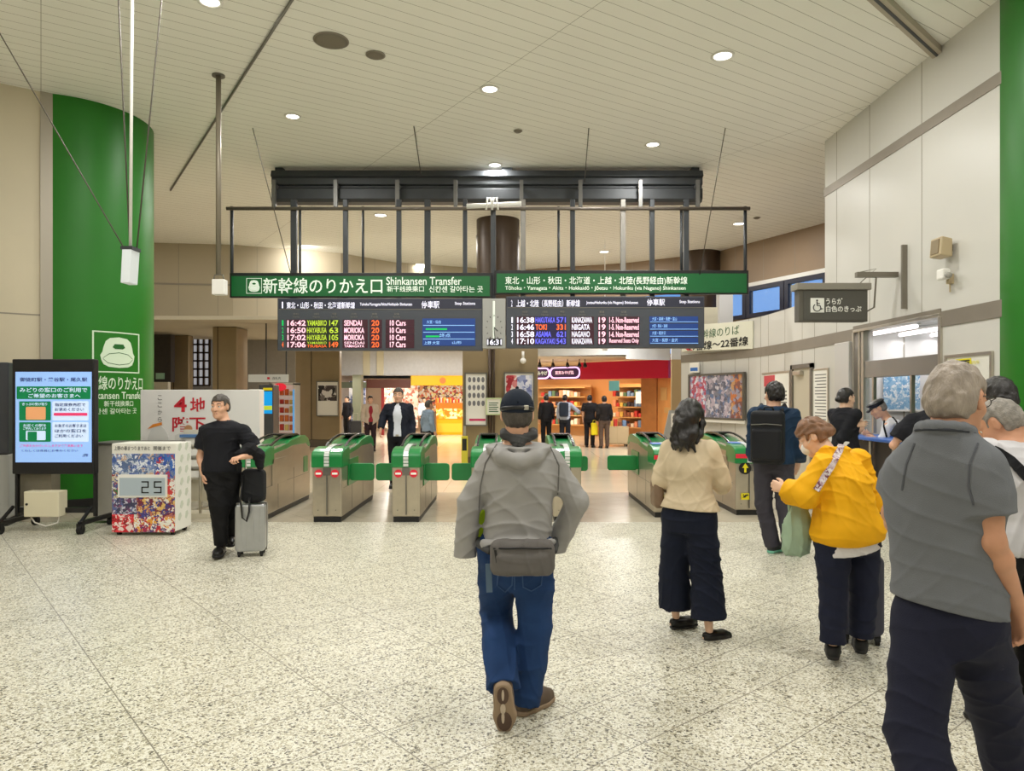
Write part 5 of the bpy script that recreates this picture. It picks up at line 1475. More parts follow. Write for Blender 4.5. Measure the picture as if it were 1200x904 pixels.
class Field:
    def __init__(s, lo, hi, vx):
        s.lo = np.array(lo, np.float32); s.vx = vx
        s.n = [max(4, int((hi[i] - lo[i]) / vx) + 1) for i in range(3)]
        s.bg = .07
        s.d = np.full(s.n, s.bg, np.float32)
        s.ax = [s.lo[i] + vx * np.arange(s.n[i], dtype=np.float32) for i in range(3)]

    def sl(s, lo, hi):
        r = []
        for i in range(3):
            a = int(math.floor((lo[i] - s.lo[i]) / s.vx)); b = int(math.ceil((hi[i] - s.lo[i]) / s.vx)) + 1
            r.append(slice(max(0, a), max(0, min(s.n[i], b))))
        X = s.ax[0][r[0]][:, None, None]; Y = s.ax[1][r[1]][None, :, None]; Z = s.ax[2][r[2]][None, None, :]
        return tuple(r), X, Y, Z

    def put(s, fn, lo, hi, k=.02, op='u'):
        m = s.bg + k
        r, X, Y, Z = s.sl([lo[i] - m for i in range(3)], [hi[i] + m for i in range(3)])
        if 0 in s.d[r].shape: return
        d = fn(X, Y, Z).astype(np.float32)
        if op == 'u': s.d[r] = smin(s.d[r], d, k)
        elif op == 'c': s.d[r] = smax(s.d[r], -d, k)

    def ball(s, c, r, k=.02, op='u', R=None):
        """ellipsoid, R = 3x3 rows of its axes"""
        c = np.array(c, np.float32); rr = np.array(r if hasattr(r, '__len__') else (r, r, r), np.float32); m = float(rr.max())

        def fn(X, Y, Z):
            x, y, z = X - c[0], Y - c[1], Z - c[2]
            if R is not None:
                x, y, z = R[0][0] * x + R[0][1] * y + R[0][2] * z, R[1][0] * x + R[1][1] * y + R[1][2] * z, R[2][0] * x + R[2][1] * y + R[2][2] * z
            k0 = np.sqrt((x / rr[0]) ** 2 + (y / rr[1]) ** 2 + (z / rr[2]) ** 2)
            k1 = np.sqrt((x / rr[0] ** 2) ** 2 + (y / rr[1] ** 2) ** 2 + (z / rr[2] ** 2) ** 2) + 1e-6
            return np.where(k0 < .3, (k0 - 1) * float(rr.min()), k0 * (k0 - 1) / k1)
        s.put(fn, c - m, c + m, k, op)

    def chain(s, P, R, k=.02, kk=.02, op='u', cut0=None, cut1=None, flat=None):
        """limb through points P with radii R; cut0 / cut1 = (point, direction): clean flat ends; flat = (axis, factor) squashes it"""
        P = [np.array(p, np.float32) for p in P]; R = list(R)
        m = max(R); A = np.array(P)

        def fn(X, Y, Z):
            out = None
            for i in range(len(P) - 1):
                a, b = P[i], P[i + 1]; ba = b - a; L2 = float(ba @ ba) + 1e-9
                x, y, z = X - a[0], Y - a[1], Z - a[2]
                h = np.clip((x * ba[0] + y * ba[1] + z * ba[2]) / L2, 0, 1)
                dx, dy, dz = x - h * ba[0], y - h * ba[1], z - h * ba[2]
                q = dx * dx + dy * dy + dz * dz
                if flat is not None:
                    u, f = flat
                    w = dx * u[0] + dy * u[1] + dz * u[2]
                    q = q + w * w * (f * f - 1)
                d = np.sqrt(q) - (R[i] + (R[i + 1] - R[i]) * h)
                out = d if out is None else smin(out, d, kk)
            for c in (cut0, cut1):
                if c is not None:
                    p, n = c
                    out = smax(out, (X - p[0]) * n[0] + (Y - p[1]) * n[1] + (Z - p[2]) * n[2], .006)
            return out
        s.put(fn, A.min(0) - m, A.max(0) + m, k, op)

    def loft(s, secs, k=.02, pw=2.3, op='u'):
        """trunk: sections (z, cx, cy, rx, ry, yaw)"""
        S_ = np.array(sorted(secs), np.float32)
        z0, z1 = S_[0, 0], S_[-1, 0]; m = float(S_[:, 3:5].max())

        def cr(z, col):
            zs = S_[:, 0]; v = S_[:, col]
            i = np.clip(np.searchsorted(zs, z) - 1, 0, len(zs) - 2)
            t = np.clip((z - zs[i]) / (zs[i + 1] - zs[i]), 0, 1)
            sl = np.gradient(v, zs)
            h = zs[i + 1] - zs[i]
            return (2 * t ** 3 - 3 * t ** 2 + 1) * v[i] + (t ** 3 - 2 * t ** 2 + t) * h * sl[i] + (-2 * t ** 3 + 3 * t ** 2) * v[i + 1] + (t ** 3 - t ** 2) * h * sl[i + 1]

        def fn(X, Y, Z):
            z = Z.ravel(); f = lambda c: cr(z, c)[None, None, :]
            cx, cy, rx, ry, yw = f(1), f(2), np.maximum(f(3), .01), np.maximum(f(4), .01), f(5)
            x, y = X - cx, Y - cy; c, n = np.cos(yw), np.sin(yw)
            u, v = c * x + n * y, -n * x + c * y
            q = (np.abs(u / rx) ** pw + np.abs(v / ry) ** pw) ** (1 / pw)
            d = (q - 1) * np.minimum(rx, ry) * (.55 + .45 * np.minimum(q, 1))
            return smax(d, np.maximum(Z - z1, z0 - Z), .03)
        s.put(fn, (S_[:, 1].min() - m, S_[:, 2].min() - m, z0), (S_[:, 1].max() + m, S_[:, 2].max() + m, z1), k, op)

    def half(s, p, n, k=.004):
        """cut away everything on the side n of the plane through p"""
        X, Y, Z = s.ax[0][:, None, None], s.ax[1][None, :, None], s.ax[2][None, None, :]
        s.d = smax(s.d, ((X - p[0]) * n[0] + (Y - p[1]) * n[1] + (Z - p[2]) * n[2]).astype(np.float32), k)

    def folds(s, amp, seed=0, f=1.0, dirs=None):
        """cloth folds: warped ridges that come and go"""
        if not amp: return
        r = np.random.RandomState(seed)
        X, Y, Z = s.ax[0][:, None, None], s.ax[1][None, :, None], s.ax[2][None, None, :]
        R6 = lambda: r.rand() * 6.283
        wa = np.sin(X * 7 * f + Z * 4 * f + R6()) + np.sin(Y * 8 * f - Z * 5 * f + R6())
        wb = np.sin(Z * 6 * f + Y * 5 * f + R6()) + np.sin(X * 9 * f - Z * 3 * f + R6())
        n = 0
        for a, b, c, g in ((10, 4, 26, .6), (-14, 7, 19, .55), (22, -10, 9, .45), (-6, 18, 30, .4)):
            q = .7 + .6 * r.rand()
            v = np.sin((X * a + Y * b + Z * c) * f * q + 2.3 * wa * (1 if r.rand() > .5 else -1) + 1.1 * wb + R6())
            mk = np.clip(.35 + .8 * np.sin(X * 8 * f + R6()) * np.sin(Z * 7 * f + R6()) + .5 * np.sin(Y * 9 * f + Z * 5 * f + R6()), 0, 1)
            n = n + g * mk * ((1 - np.abs(v)) ** 3 * 2.0 - .45)
        s.d = s.d - (amp * n * np.clip(1.3 - np.abs(s.d) / .05, 0, 1)).astype(np.float32)

    def strands(s, amp, seed=0, a=(150, 130, 20)):
        r = np.random.RandomState(seed)
        X, Y, Z = s.ax[0][:, None, None], s.ax[1][None, :, None], s.ax[2][None, None, :]
        w = np.sin(X * 40 + 3 * np.sin(Z * 25)) + np.sin(Y * 45 - 2 * np.sin(Z * 31 + 1))
        n = np.sin(X * a[0] + Y * a[1] * .3 + w * 1.5 + Z * a[2] + r.rand() * 6) * .6 + np.sin(Y * a[1] - X * a[0] * .25 + w + Z * a[2] * 1.7) * .5
        s.d = s.d - (amp * n).astype(np.float32)

    def mesh(s, name, m, parent=None, loc=None, adapt=0.0):
        d = np.clip(s.d / s.vx, -3, 3).astype(np.float32)
        for ax in range(3):
            for e in (0, -1):
                idx = [slice(None)] * 3; idx[ax] = e; d[tuple(idx)] = 3
        g = vdb.FloatGrid(3.0); g.copyFromArray(d)
        p, t, q = g.convertToPolygons(isovalue=0.0, adaptivity=adapt)
        p = p * s.vx + s.lo
        me = bpy.data.meshes.new(name)
        nq, nt = len(q), len(t)
        me.vertices.add(len(p)); me.vertices.foreach_set('co', p.astype(np.float32).ravel())
        q = q[:, ::-1] if nq else q; t = t[:, ::-1] if nt else t
        li = np.concatenate([q.ravel(), t.ravel()]).astype(np.int32)
        me.loops.add(len(li)); me.loops.foreach_set('vertex_index', li)
        ls = np.concatenate([np.arange(nq) * 4, nq * 4 + np.arange(nt) * 3]).astype(np.int32)
        me.polygons.add(nq + nt); me.polygons.foreach_set('loop_start', ls)
        me.polygons.foreach_set('use_smooth', np.ones(nq + nt, bool))
        me.update(calc_edges=True); me.validate()
        # outward faces
        if len(p) and nq:
            a, b, c = p[q[:, 0]], p[q[:, 1]], p[q[:, 2]]
            if np.einsum('ij,ij->', np.cross(a, b), c) < 0: me.flip_normals()
        me.materials.append(m)
        o = bpy.data.objects.new(name, me); COL.objects.link(o)
        if parent is not None: o.parent = parent
        if loc is not None: o.location = loc
        return o


def nrm(v):
    v = np.array(v, np.float32); return v / (np.linalg.norm(v) + 1e-9)


def rotm(yaw, pitch=0.0, roll=0.0):
    return np.array((Matrix.Rotation(yaw, 3, 'Z') @ Matrix.Rotation(pitch, 3, 'X') @ Matrix.Rotation(roll, 3, 'Y')), np.float32)


SK = lambda r, g, b: mat('skin_%d' % r, C(r, g, b), .5, var=.05, vscale=14, bump=.08, bscale=220)
SKIN = SK(222, 172, 142); SKINP = SK(232, 190, 162); SKINT = SK(205, 150, 118)
EYEW = mat('eye_white', C(235, 232, 226), .25); EYED = mat('eye_iris', C(40, 28, 22), .2)


class Human:
    """joints are metres from the spot between the feet, along the axes of the place (y away from the photographer)"""
    BASE = dict(pelvis=(0, 0, .95), waist=(0, 0, 1.07), chest=(0, .0, 1.27), neck=(0, -.015, 1.45), head=(0, .02, 1.575),
                sl=(-.178, -.01, 1.385), sr=(.178, -.01, 1.385), el=(-.222, -.035, 1.11), er=(.222, -.035, 1.11), wl=(-.225, .05, .87), wr=(.225, .05, .87),
                hl=(-.09, 0, .90), hr=(.09, 0, .90), kl=(-.1, .015, .49), kr=(.1, .015, .49), al=(-.1, -.025, .085), ar=(.1, -.025, .085))

    def __init__(s, label, loc, Ht=1.7, yaw=0.0, hyaw=None, hpitch=0.0, hroll=0.0, syaw=None, ov=None, skin=SKIN, vx=.007, female=False, fat=1.0, feet=None, hands=None, group=None, headk=1.0, liftfeet=None):
        s.k = Ht / 1.7; s.Ht = Ht; s.yaw = yaw; s.vx = vx; s.fem = female; s.fat = fat; s.loc = Vector((loc[0], loc[1], 0))
        R = rotm(yaw)
        s.J = {n: R @ (np.array(p, np.float32) * s.k) for n, p in s.BASE.items()}
        for n, p in (ov or {}).items(): s.J[n] = np.array(p, np.float32)
        s.R = R; s.HR = rotm(yaw if hyaw is None else hyaw, hpitch, hroll); s.syaw = yaw if syaw is None else syaw
        s.hk = s.k * headk; s.skin = skin; s.seed = abs(hash(label)) % 1000 if False else sum(map(ord, label)) % 997
        s.feet = {'l': yaw + .15, 'r': yaw - .15}
        if feet: s.feet.update(feet)
        s.footpitch = liftfeet or {}
        s.hands = {'l': {}, 'r': {}}
        for a, b in (hands or {}).items(): s.hands[a] = b
        s.label = label; s.group = group
        pts = np.array(list(s.J.values()))
        s.lo = pts.min(0) - V(.30, .30, .0); s.hi = pts.max(0) + V(.30, .30, .26)
        s.lo[2] = -.02
        s.root = None

    # trunk sections, grown by `off`; g multiplies widths
    def secs(s, off=0.0, top=1.47, bot=.80, belly=0.0, hipg=1.0, shg=1.0, slim=0.0):
        k = s.k; J = s.J; out = []
        if s.fem:
            T = [(.80, .12, .09), (.88, .165, .115), (.95, .168, .118), (1.05, .135, .10), (1.13, .130, .098), (1.25, .150, .115), (1.34, .150, .10), (1.40, .115, .075), (1.46, .055, .055), (1.50, .048, .05)]
        else:
            T = [(.80, .12, .09), (.88, .162, .112), (.95, .163, .114), (1.05, .150, .106), (1.15, .155, .11), (1.27, .170, .120), (1.36, .165, .105), (1.41, .125, .08), (1.46, .062, .06), (1.50, .052, .055)]
        zs = [J['hl'][2] * .5 + J['hr'][2] * .5 - .1 * k, J['pelvis'][2], J['waist'][2], J['chest'][2], J['neck'][2]]
        base = [.80, .95, 1.07, 1.27, 1.45]
        P = np.array([J['pelvis'] + (0, 0, zs[0] - zs[1]), J['pelvis'], J['waist'], J['chest'], J['neck']])
        for z, rx, ry in T:
            if z < bot - .001 or z > top + .001: continue
            zz = np.interp(z, base, zs) + max(0, z - 1.45) * k
            cx = np.interp(z, base, P[:, 0]); cy = np.interp(z, base, P[:, 1])
            b = belly * math.exp(-((z - 1.06) / .12) ** 2)
            hg = hipg if z < 1.02 else 1; sg = shg if z > 1.2 else 1
            yw = np.interp(z, [.9, 1.35], [s.yaw, s.syaw])
            fwd = rotm(yw) @ V(0, 1, 0); of = off - slim * float(np.clip((z - .82) / .12, 0, 1))
            out.append((zz, cx + fwd[0] * b * .5, cy + fwd[1] * b * .5, rx * k * s.fat * hg * sg + of, (ry + b * .5) * k * s.fat * hg + of, yw))
        return out

    def hand(s, F_, side):
        J = s.J; k = s.k; w = J['w' + side]; e = J['e' + side]; h = s.hands[side]
        d = nrm(h.get('dir', w - e)); t = np.array(h.get('thumb', s.R @ V(0, 1, .0)), np.float32)
        t = nrm(t - d * float(t @ d)); n = np.cross(d, t)
        if side == 'r': n = -n
        if 'palm' in h: n = np.array(h['palm'], np.float32); n = nrm(n - d * float(n @ d)); t = nrm(np.cross(n, d)); t = t if float(t @ np.array(h.get('thumb', s.R @ V(0, 1, 0)))) >= 0 else -t
        curl = h.get('curl', .35); sc = k * (.93 if s.fem else 1.0)
        w = w.astype(np.float32)
        fing = [(.032, .090, .072, .0088), (.011, .094, .080, .009), (-.010, .090, .074, .0087), (-.030, .082, .058, .0078)]
        kn = []
        for off, L, fl, r in fing:
            K = w + d * L * sc + t * off * sc; kn.append(K)
            F_.chain([w + t * off * .45 * sc + d * .008, K], [.0155 * sc, .0125 * sc], .016, 0)
        for (off, L, fl, r), K in zip(fing, kn):
            a = curl * .6; p = K; pts = [p]; spread = off * .8
            for j, (fr, ca) in enumerate(((.45, .55), (.32, 1.1), (.23, .9))):
                a = a + curl * ca if j else curl * .7
                dd = nrm(d * math.cos(a) + n * math.sin(a) + t * spread * (1.2 if j == 0 else .4)); p = p + dd * fl * fr * sc; pts.append(p)
            F_.chain(pts, [r * sc * 1.05, r * sc, r * sc * .92, r * sc * .8], .004, .002)
        b = w + d * .025 * sc + t * .022 * sc; c1 = b + nrm(d * .62 + t * .75 + n * .25) * .038 * sc
        ta = h.get('thumbcurl', .3); c2 = c1 + nrm(d * (.8) + t * (.5 - ta) + n * .3) * .032 * sc; c3 = c2 + nrm(d * .9 + t * (.3 - ta) + n * .35) * .026 * sc
        F_.chain([b, c1, c2, c3], [.015 * sc, .0115 * sc, .0105 * sc, .0085 * sc], .01, .004)

    def hp(s, x, y, z):       # head-frame point
        return s.J['head'] + s.HR @ (np.array((x, y, z), np.float32) * s.hk)

    def body(s, vx=None, hands='lr', legs=True, ears=True):
        J, k, hk = s.J, s.k, s.hk
        F_ = Field(s.lo, s.hi, vx or s.vx)
        F_.loft(s.secs(-.004), .02)
        n0 = J['neck']; hb = s.hp(0, -.03, -.05)
        F_.chain([n0 - (0, 0, .03), hb], [.062 * k * (.85 if s.fem else 1), .053 * hk * (.88 if s.fem else 1)], .03)
        for c in 'lr':
            F_.chain([J['neck'] * .75 + J['s' + c] * .25 - V(0, 0, .03), J['s' + c] - V(0, 0, .01)], [.044 * k, .048 * k], .04)
            q = J['s' + c] * .3 + J['e' + c] * .7; fa = J['e' + c] * .72 + J['w' + c] * .28
            F_.chain([J['s' + c], q, J['e' + c], fa, J['w' + c]], [.05 * k * s.fat, .040 * k, .036 * k, .038 * k, .026 * k], .025)
            if c in hands: s.hand(F_, c)
            if legs:
                m = J['k' + c] * .68 + J['a' + c] * .32 - s.R @ V(0, .014, 0) * k
                F_.chain([J['h' + c], J['k' + c], m, J['a' + c]], [.078 * k * s.fat, .046 * k, .047 * k, .027 * k], .03)
                f = rotm(s.feet[c]) @ V(0, 1, 0); u = V(0, 0, 1)
                if c in s.footpitch:
                    pt = s.footpitch[c]; f, u = f * math.cos(pt) + u * math.sin(pt), u * math.cos(pt) - f * math.sin(pt)
                a = J['a' + c]
                F_.chain([a - u * .045 * k - f * .03 * k, a - u * .05 * k + f * .13 * k], [.022 * k, .016 * k], .012)
        H_ = s.HR.T
        F_.ball(s.hp(0, -.012, .03), (.075 * hk, .094 * hk, .09 * hk), .01, R=H_)
        F_.ball(s.hp(0, .028, -.04), (.060 * hk, .062 * hk, .078 * hk), .035, R=H_)
        F_.chain([s.hp(-.028, .05, -.092), s.hp(0, .073, -.1), s.hp(.028, .05, -.092)], [.018 * hk, .020 * hk, .018 * hk], .03)
        for c in (-1, 1):
            F_.ball(s.hp(c * .036, .062, -.028), .026 * hk, .02)
            F_.ball(s.hp(c * .033, .098, .004), .0145 * hk, .014, 'c')
            F_.ball(s.hp(c * .033, .0765, .010), .0142 * hk, .003)
            F_.chain([s.hp(c * .014, .083, .024), s.hp(c * .048, .072, .022)], [.010 * hk, .009 * hk], .016)
            F_.ball(s.hp(c * .012, .100, -.036), .0095 * hk, .008)
            if ears:
                F_.ball(s.hp(c * .076, -.004, -.002), (.013 * hk, .021 * hk, .033 * hk), .008, R=H_)
                F_.ball(s.hp(c * .089, .002, .003), (.008 * hk, .011 * hk, .019 * hk), .006, 'c', R=H_)
        F_.chain([s.hp(0, .086, .016), s.hp(0, .103, -.018), s.hp(0, .109, -.034)], [.0085 * hk, .010 * hk, .0125 * hk], .012)
        F_.chain([s.hp(-.022, .083, -.064), s.hp(0, .093, -.0615), s.hp(.022, .083, -.064)], [.004 * hk, .0075 * hk, .004 * hk], .008)
        F_.chain([s.hp(-.019, .082, -.074), s.hp(0, .090, -.0755), s.hp(.019, .082, -.074)], [.004 * hk, .008 * hk, .004 * hk], .008)
        o = F_.mesh('person', s.skin)
        o.location = s.loc
        tag(o, s.label, 'person', s.group)
        s.root = o
        return o

    def face(s, brow=(40, 32, 28), glasses=False):
        hk = s.hk
        for c in (-1, 1):
            m = MB(); p = s.hp(c * .033, .079, .004)
            m.sphere(tuple(p), .0122 * hk, 14, 10)
            o = obj('eye', m, EYEW, s.root, smooth=True)
            q = p + s.HR @ V(0, .0082, 0) * hk
            obj('iris', MB().sphere(tuple(q), .0062 * hk, 10, 8), EYED, o, smooth=True)
            obj('eyebrow', MB().tube([s.hp(c * .014, .096, .028), s.hp(c * .034, .0915, .034), s.hp(c * .052, .078, .029)], [.003 * hk, .004 * hk, .002 * hk], 6), mat('brow_%d' % brow[0], C(*brow), .7), s.root, smooth=True)
        obj('lips', MB().tube([s.hp(-.021, .0875, -.0685), s.hp(-.008, .0995, -.0675), s.hp(.008, .0995, -.0675), s.hp(.021, .0875, -.0685)], [.002 * hk, .005 * hk, .005 * hk, .002 * hk], 6), mat('lips', C(182, 112, 98), .5), s.root, smooth=True)
        if glasses: s.glasses()

    def glasses(s):
        hk = s.hk; m = MB(); gm = MB()
        for c in (-1, 1):
            pts = [s.hp(c * .034 + .023 * math.cos(t), .108, .0 + .017 * math.sin(t)) for t in [i * PI / 8 for i in range(17)]]
            m.tube(pts, .0016, 6)
            m.tube([s.hp(c * .057, .108, .006), s.hp(c * .081, .085, .012), s.hp(c * .084, .0, .014), s.hp(c * .083, -.02, .0)], .0018, 6)
            n = len(gm.v); gm.v += [tuple(p) for p in pts[:16]]; gm.face(range(n, n + 16))
        m.tube([s.hp(-.011, .108, .004), s.hp(0, .111, .008), s.hp(.011, .108, .004)], .0016, 6)
        o = obj('glasses', m, mat('glasses_rim', C(50, 44, 40), .3, .6), s.root, smooth=True)
        obj('lens', gm, glass_mat('spectacle_lens', C(235, 240, 245), .12), o)

    def hair(s, m, thick=.012, vx=.005, line=.058, nape=-.062, side=.0, strand=.003, back=0.0, extra=None, front=.0, sa=(150, 130, 20), name='hair'):
        hk = s.hk; r = .18 * hk + (extra and .25 or 0)
        c = s.J['head']
        lo = c - r; hi = c + r
        if extra: lo = lo - V(.0, .0, .12); 
        F_ = Field(lo, hi, vx)
        F_.ball(s.hp(0, -.012, .03), ((.075 + thick * .75) * hk, (.094 + thick) * hk, (.09 + thick) * hk), .0, R=s.HR.T)
        F_.ball(s.hp(0, -.035 - back, -.015), ((.068 + thick * .6) * hk, (.070 + thick + back) * hk, .068 * hk), .03, R=s.HR.T)
        X, Y, Z = F_.ax[0][:, None, None] - c[0], F_.ax[1][None, :, None] - c[1], F_.ax[2][None, None, :] - c[2]
        M = s.HR.T / hk
        x = M[0][0] * X + M[0][1] * Y + M[0][2] * Z; y = M[1][0] * X + M[1][1] * Y + M[1][2] * Z; z = M[2][0] * X + M[2][1] * Y + M[2][2] * Z
        keep = np.minimum(np.minimum(line - z - front * np.maximum(0, y), np.maximum(y + .020, nape - z)), np.maximum(y - .038 - .2 * np.abs(z - .03), side - z))
        ear = .028 - np.sqrt((y - .004) ** 2 + (z + .006) ** 2 * .45) + 0 * x
        keep = np.maximum(keep, np.where(np.abs(x) > .055, ear, -1))
        F_.d = smax(F_.d, (keep * hk).astype(np.float32), .012)
        if extra: extra(F_)
        if strand: F_.strands(strand, s.seed, sa)
        return F_.mesh(name, m, s.root)

    def top(s, name, m, off=.02, sleeve=1.0, hem=.86, wr=.004, neck=.0, belly=0.0, arm=1.0, extra=None, vx=None, hipg=1.0, cuff=.004, collar=True, shg=1.0, hemtilt=(0, 0), fold=1.0, nk=None, zneck=1.43):
        """shirt / jacket; sleeve: 0..0.5 ends on the upper arm, ..1 ends on the forearm"""
        J, k = s.J, s.k
        F_ = Field(s.lo, s.hi, vx or s.vx)
        F_.loft(s.secs(off, 1.47, .84 if hem > .82 else .80, belly, hipg, shg), .02)
        for c in 'lr':
            S0, E, W_ = J['s' + c], J['e' + c], J['w' + c]
            F_.chain([J['neck'] * .7 + S0 * .3 - V(0, 0, .04) * k, S0 - V(0, 0, .012) * k], [.046 * k + off * .5, .050 * k + off * .55], .05)
            if sleeve <= .5:
                e = S0 + (E - S0) * (sleeve / .5); d = nrm(E - S0)
                F_.chain([S0, S0 * .4 + e * .6, e + d * .03], [.050 * k * s.fat + off * .55, (.050 * k + off * .8) * arm, (.048 * k + off * .95) * arm], .03, cut1=(e, d))
            else:
                t = (sleeve - .5) / .5; e = E + (W_ - E) * t; d = nrm(W_ - E)
                q = S0 * .35 + E * .65; fm = E * .55 + e * .45
                ru = (.040 * k + off * .85) * arm
                F_.chain([S0, q, E], [.050 * k * s.fat + off * .55, (.042 * k + off * .8) * arm, ru], .03)
                F_.chain([E, fm, e + d * .02], [ru, (.040 * k + off * .8) * arm, (.030 * k + off * .7 + cuff) * arm], .02, cut1=(e, d))
        if extra: extra(F_)
        F_.folds(wr, s.seed, fold)
        R = s.R
        hz = hem * k if hem < 1.2 else hem
        F_.half((J['pelvis'][0], J['pelvis'][1], hz), (hemtilt[0], hemtilt[1], -1))
        n = nrm(s.hp(0, -.02, 0) - J['neck'])
        if nk is None: nk = .015
        if collar: F_.half(J['neck'] + n * nk * k, n)
        return F_.mesh(name, m, s.root)

    def trousers(s, name, m, off=.018, waist=1.06, ankle=.08, leg=None, wr=.004, vx=None, extra=None, hipg=1.0, hems=None):
        J, k = s.J, s.k
        F_ = Field(s.lo, s.hi, vx or s.vx)
        F_.loft(s.secs(off, waist, .80, 0, hipg, 1.0, off - .004), .02)
        leg = leg or (.088, .068, .062, .056)
        for c in 'lr':
            h_, kn, a = J['h' + c], J['k' + c], J['a' + c]
            d = nrm(a - kn); e = kn + d * (np.linalg.norm(a - kn) + (.085 - ankle) * k)
            m1 = kn * .55 + e * .45
            cutn = (e, d) if not hems else (hems[c][0], hems[c][1])
            F_.chain([h_ + V(0, 0, .02), h_ * .55 + kn * .45, kn, m1, e + d * .04], [leg[0] * k * s.fat + off * .5, (leg[0] * .55 + leg[1] * .45) * k * s.fat ** .5 + off * .5, leg[1] * k + off * .4, leg[2] * k + off * .4, leg[3] * k + off * .4], .035, cut1=cutn)
        if extra: extra(F_)
        F_.folds(wr, s.seed + 5, 1.0)
        return F_.mesh(name, m, s.root)

    def shoes(s, m, sole, vx=.005, L=.26, wd=1.0, low=1.0, heel=.026, name='shoe', strap=None):
        k = s.k * (L / .26)
        for c in 'lr':
            f = rotm(s.feet[c]) @ V(0, 1, 0); u = V(0, 0, 1)
            if c in s.footpitch:
                pt = s.footpitch[c]; f, u = f * math.cos(pt) + u * math.sin(pt), u * math.cos(pt) - f * math.sin(pt)
            r = np.cross(f, u); a = s.J['a' + c]
            o = a - u * .085 * s.k - f * .055 * k          # heel on the ground
            P = lambda x, y, z: o + r * x * k + f * y * k + u * z * k
            pts = np.array([P(-.06, -.02, -.01), P(.06, .29, .14), P(.06, -.02, .14), P(-.06, .29, -.01)])
            lo, hi = pts.min(0) - .05, pts.max(0) + .05
            F_ = Field(lo, hi, vx)
            ins = .008 if c == 'l' else -.008
            F_.chain([P(0, .035, .045), P(ins * .3, .10, .047), P(ins, .175, .040), P(ins * .8, .225, .034)], [.036 * k * wd, .037 * k * wd, .042 * k * wd, .033 * k * wd], .0, .03)
            F_.chain([P(0, .045, .05), P(0, .05, .05 + .05 * low)], [.035 * k * wd, .033 * k * wd], .02, cut1=(P(0, .045, .045 + .045 * low), u))
            F_.chain([P(0, .07, .06 * low), P(ins * .5, .15, .045)], [.03 * k * wd, .028 * k * wd], .03)
            F_.half(P(0, 0, .008), -u)
            sh = F_.mesh(name, m, s.root)
            G = Field(lo, hi, vx)
            G.chain([P(0, .036, .02), P(ins * .3, .10, .02), P(ins, .175, .02), P(ins * .8, .228, .02)], [.038 * k * wd, .037 * k * wd, .045 * k * wd, .036 * k * wd], .0, .03)
            G.half(P(0, 0, heel), u); G.half(P(0, 0, 0), -u)
            G.mesh('sole', sole, sh)
            if strap: strap(s, c, P, sh)

    def blob(s, name, m, lo, hi, vx, fn, parent=None):
        F_ = Field(np.array(lo, np.float32), np.array(hi, np.float32), vx); fn(F_)
        return F_.mesh(name, m, parent or s.root)
# ------------------------------------------------------------------ the people
FAB = lambda n, r, g, b, rough=.8, bs=350, bump=.25: mat(n, C(r, g, b), rough, var=.06, vscale=9, bump=bump, bscale=bs, spec=.25)
HB = mat('hair_black', C(26, 22, 22), .35, var=.2, vscale=40, bump=.4, bscale=160, stretch=(1, 1, .25))
HBR = mat('hair_auburn', C(128, 92, 66), .45, var=.3, vscale=30, bump=.4, bscale=140)
HG = mat('hair_silver', C(158, 146, 134), .5, var=.22, vscale=36, bump=.5, bscale=140, stretch=(1, 1, .3))
HG2 = mat('hair_grey', C(140, 134, 126), .5, var=.3, vscale=40, bump=.5, bscale=140)
NAVY = FAB('navy_trousers', 30, 34, 54)
BLK = FAB('black_cloth', 22, 22, 26)
SHB = mat('black_leather', C(20, 18, 18), .3)
SOLEK = mat('sole_black', C(28, 27, 27), .7)
from mathutils.bvhtree import BVHTree


def surf(o, px, py):
    """where the line of sight through a pixel of the photograph meets an object made so far"""
    bv = surf.c.get(o.name)
    if bv is None:
        me = o.data; bv = BVHTree.FromPolygons([v.co for v in me.vertices], [tuple(p.vertices) for p in me.polygons]); surf.c[o.name] = bv
    w = wloc(o); d = (W(px, py, 1) - Vector((0, 0, CH))).normalized()
    h = bv.ray_cast(Vector((0, 0, CH)) - w, d)
    return (h[0] + h[1] * .004, h[1]) if h[0] is not None else (None, None)


surf.c = {}


def ribbon(name, o, pix, width, m, parent, up=None, lift=.004, thick=.004):
    """a strap lying on a garment along a row of photo pixels"""
    P = [surf(o, *p) for p in pix]; P = [p for p in P if p[0] is not None]
    if len(P) < 2: return None
    mb = MB()
    L = []
    for i, (p, n) in enumerate(P):
        d = (P[min(i + 1, len(P) - 1)][0] - P[max(i - 1, 0)][0]).normalized(); s_ = d.cross(n).normalized()
        L.append([p + n * lift - s_ * width / 2, p + n * lift + s_ * width / 2, p + n * (lift - thick) + s_ * width / 2, p + n * (lift - thick) - s_ * width / 2])
    for r in L: mb.v += [tuple(v) for v in r]
    for i in range(len(L) - 1):
        for k in range(4): mb.face((i * 4 + k, i * 4 + (k + 1) % 4, i * 4 + 4 + (k + 1) % 4, i * 4 + 4 + k))
    mb.face((3, 2, 1, 0)); e = (len(L) - 1) * 4; mb.face((e, e + 1, e + 2, e + 3))
    return obj(name, mb, m, parent, smooth=False)


def seg(pts, n):
    out = []
    for i in range(len(pts) - 1):
        for j in range(n): out.append(tuple(pts[i][k] + (pts[i + 1][k] - pts[i][k]) * j / n for k in (0, 1)))
    return out + [pts[-1]]


class At:
    """joint positions read off the photograph, local to a figure standing at loc"""
    def __init__(s, x, y): s.x, s.y = x, y
    def __call__(s, px, py, dz=0.0):
        p = W(px, py, s.y + dz); return (p.x - s.x, p.y - s.y, p.z)


def softbox(fn_name, m, lo, hi, r, parent, vx=.006, seed=1, wr=.003, mat_=None):
    pass


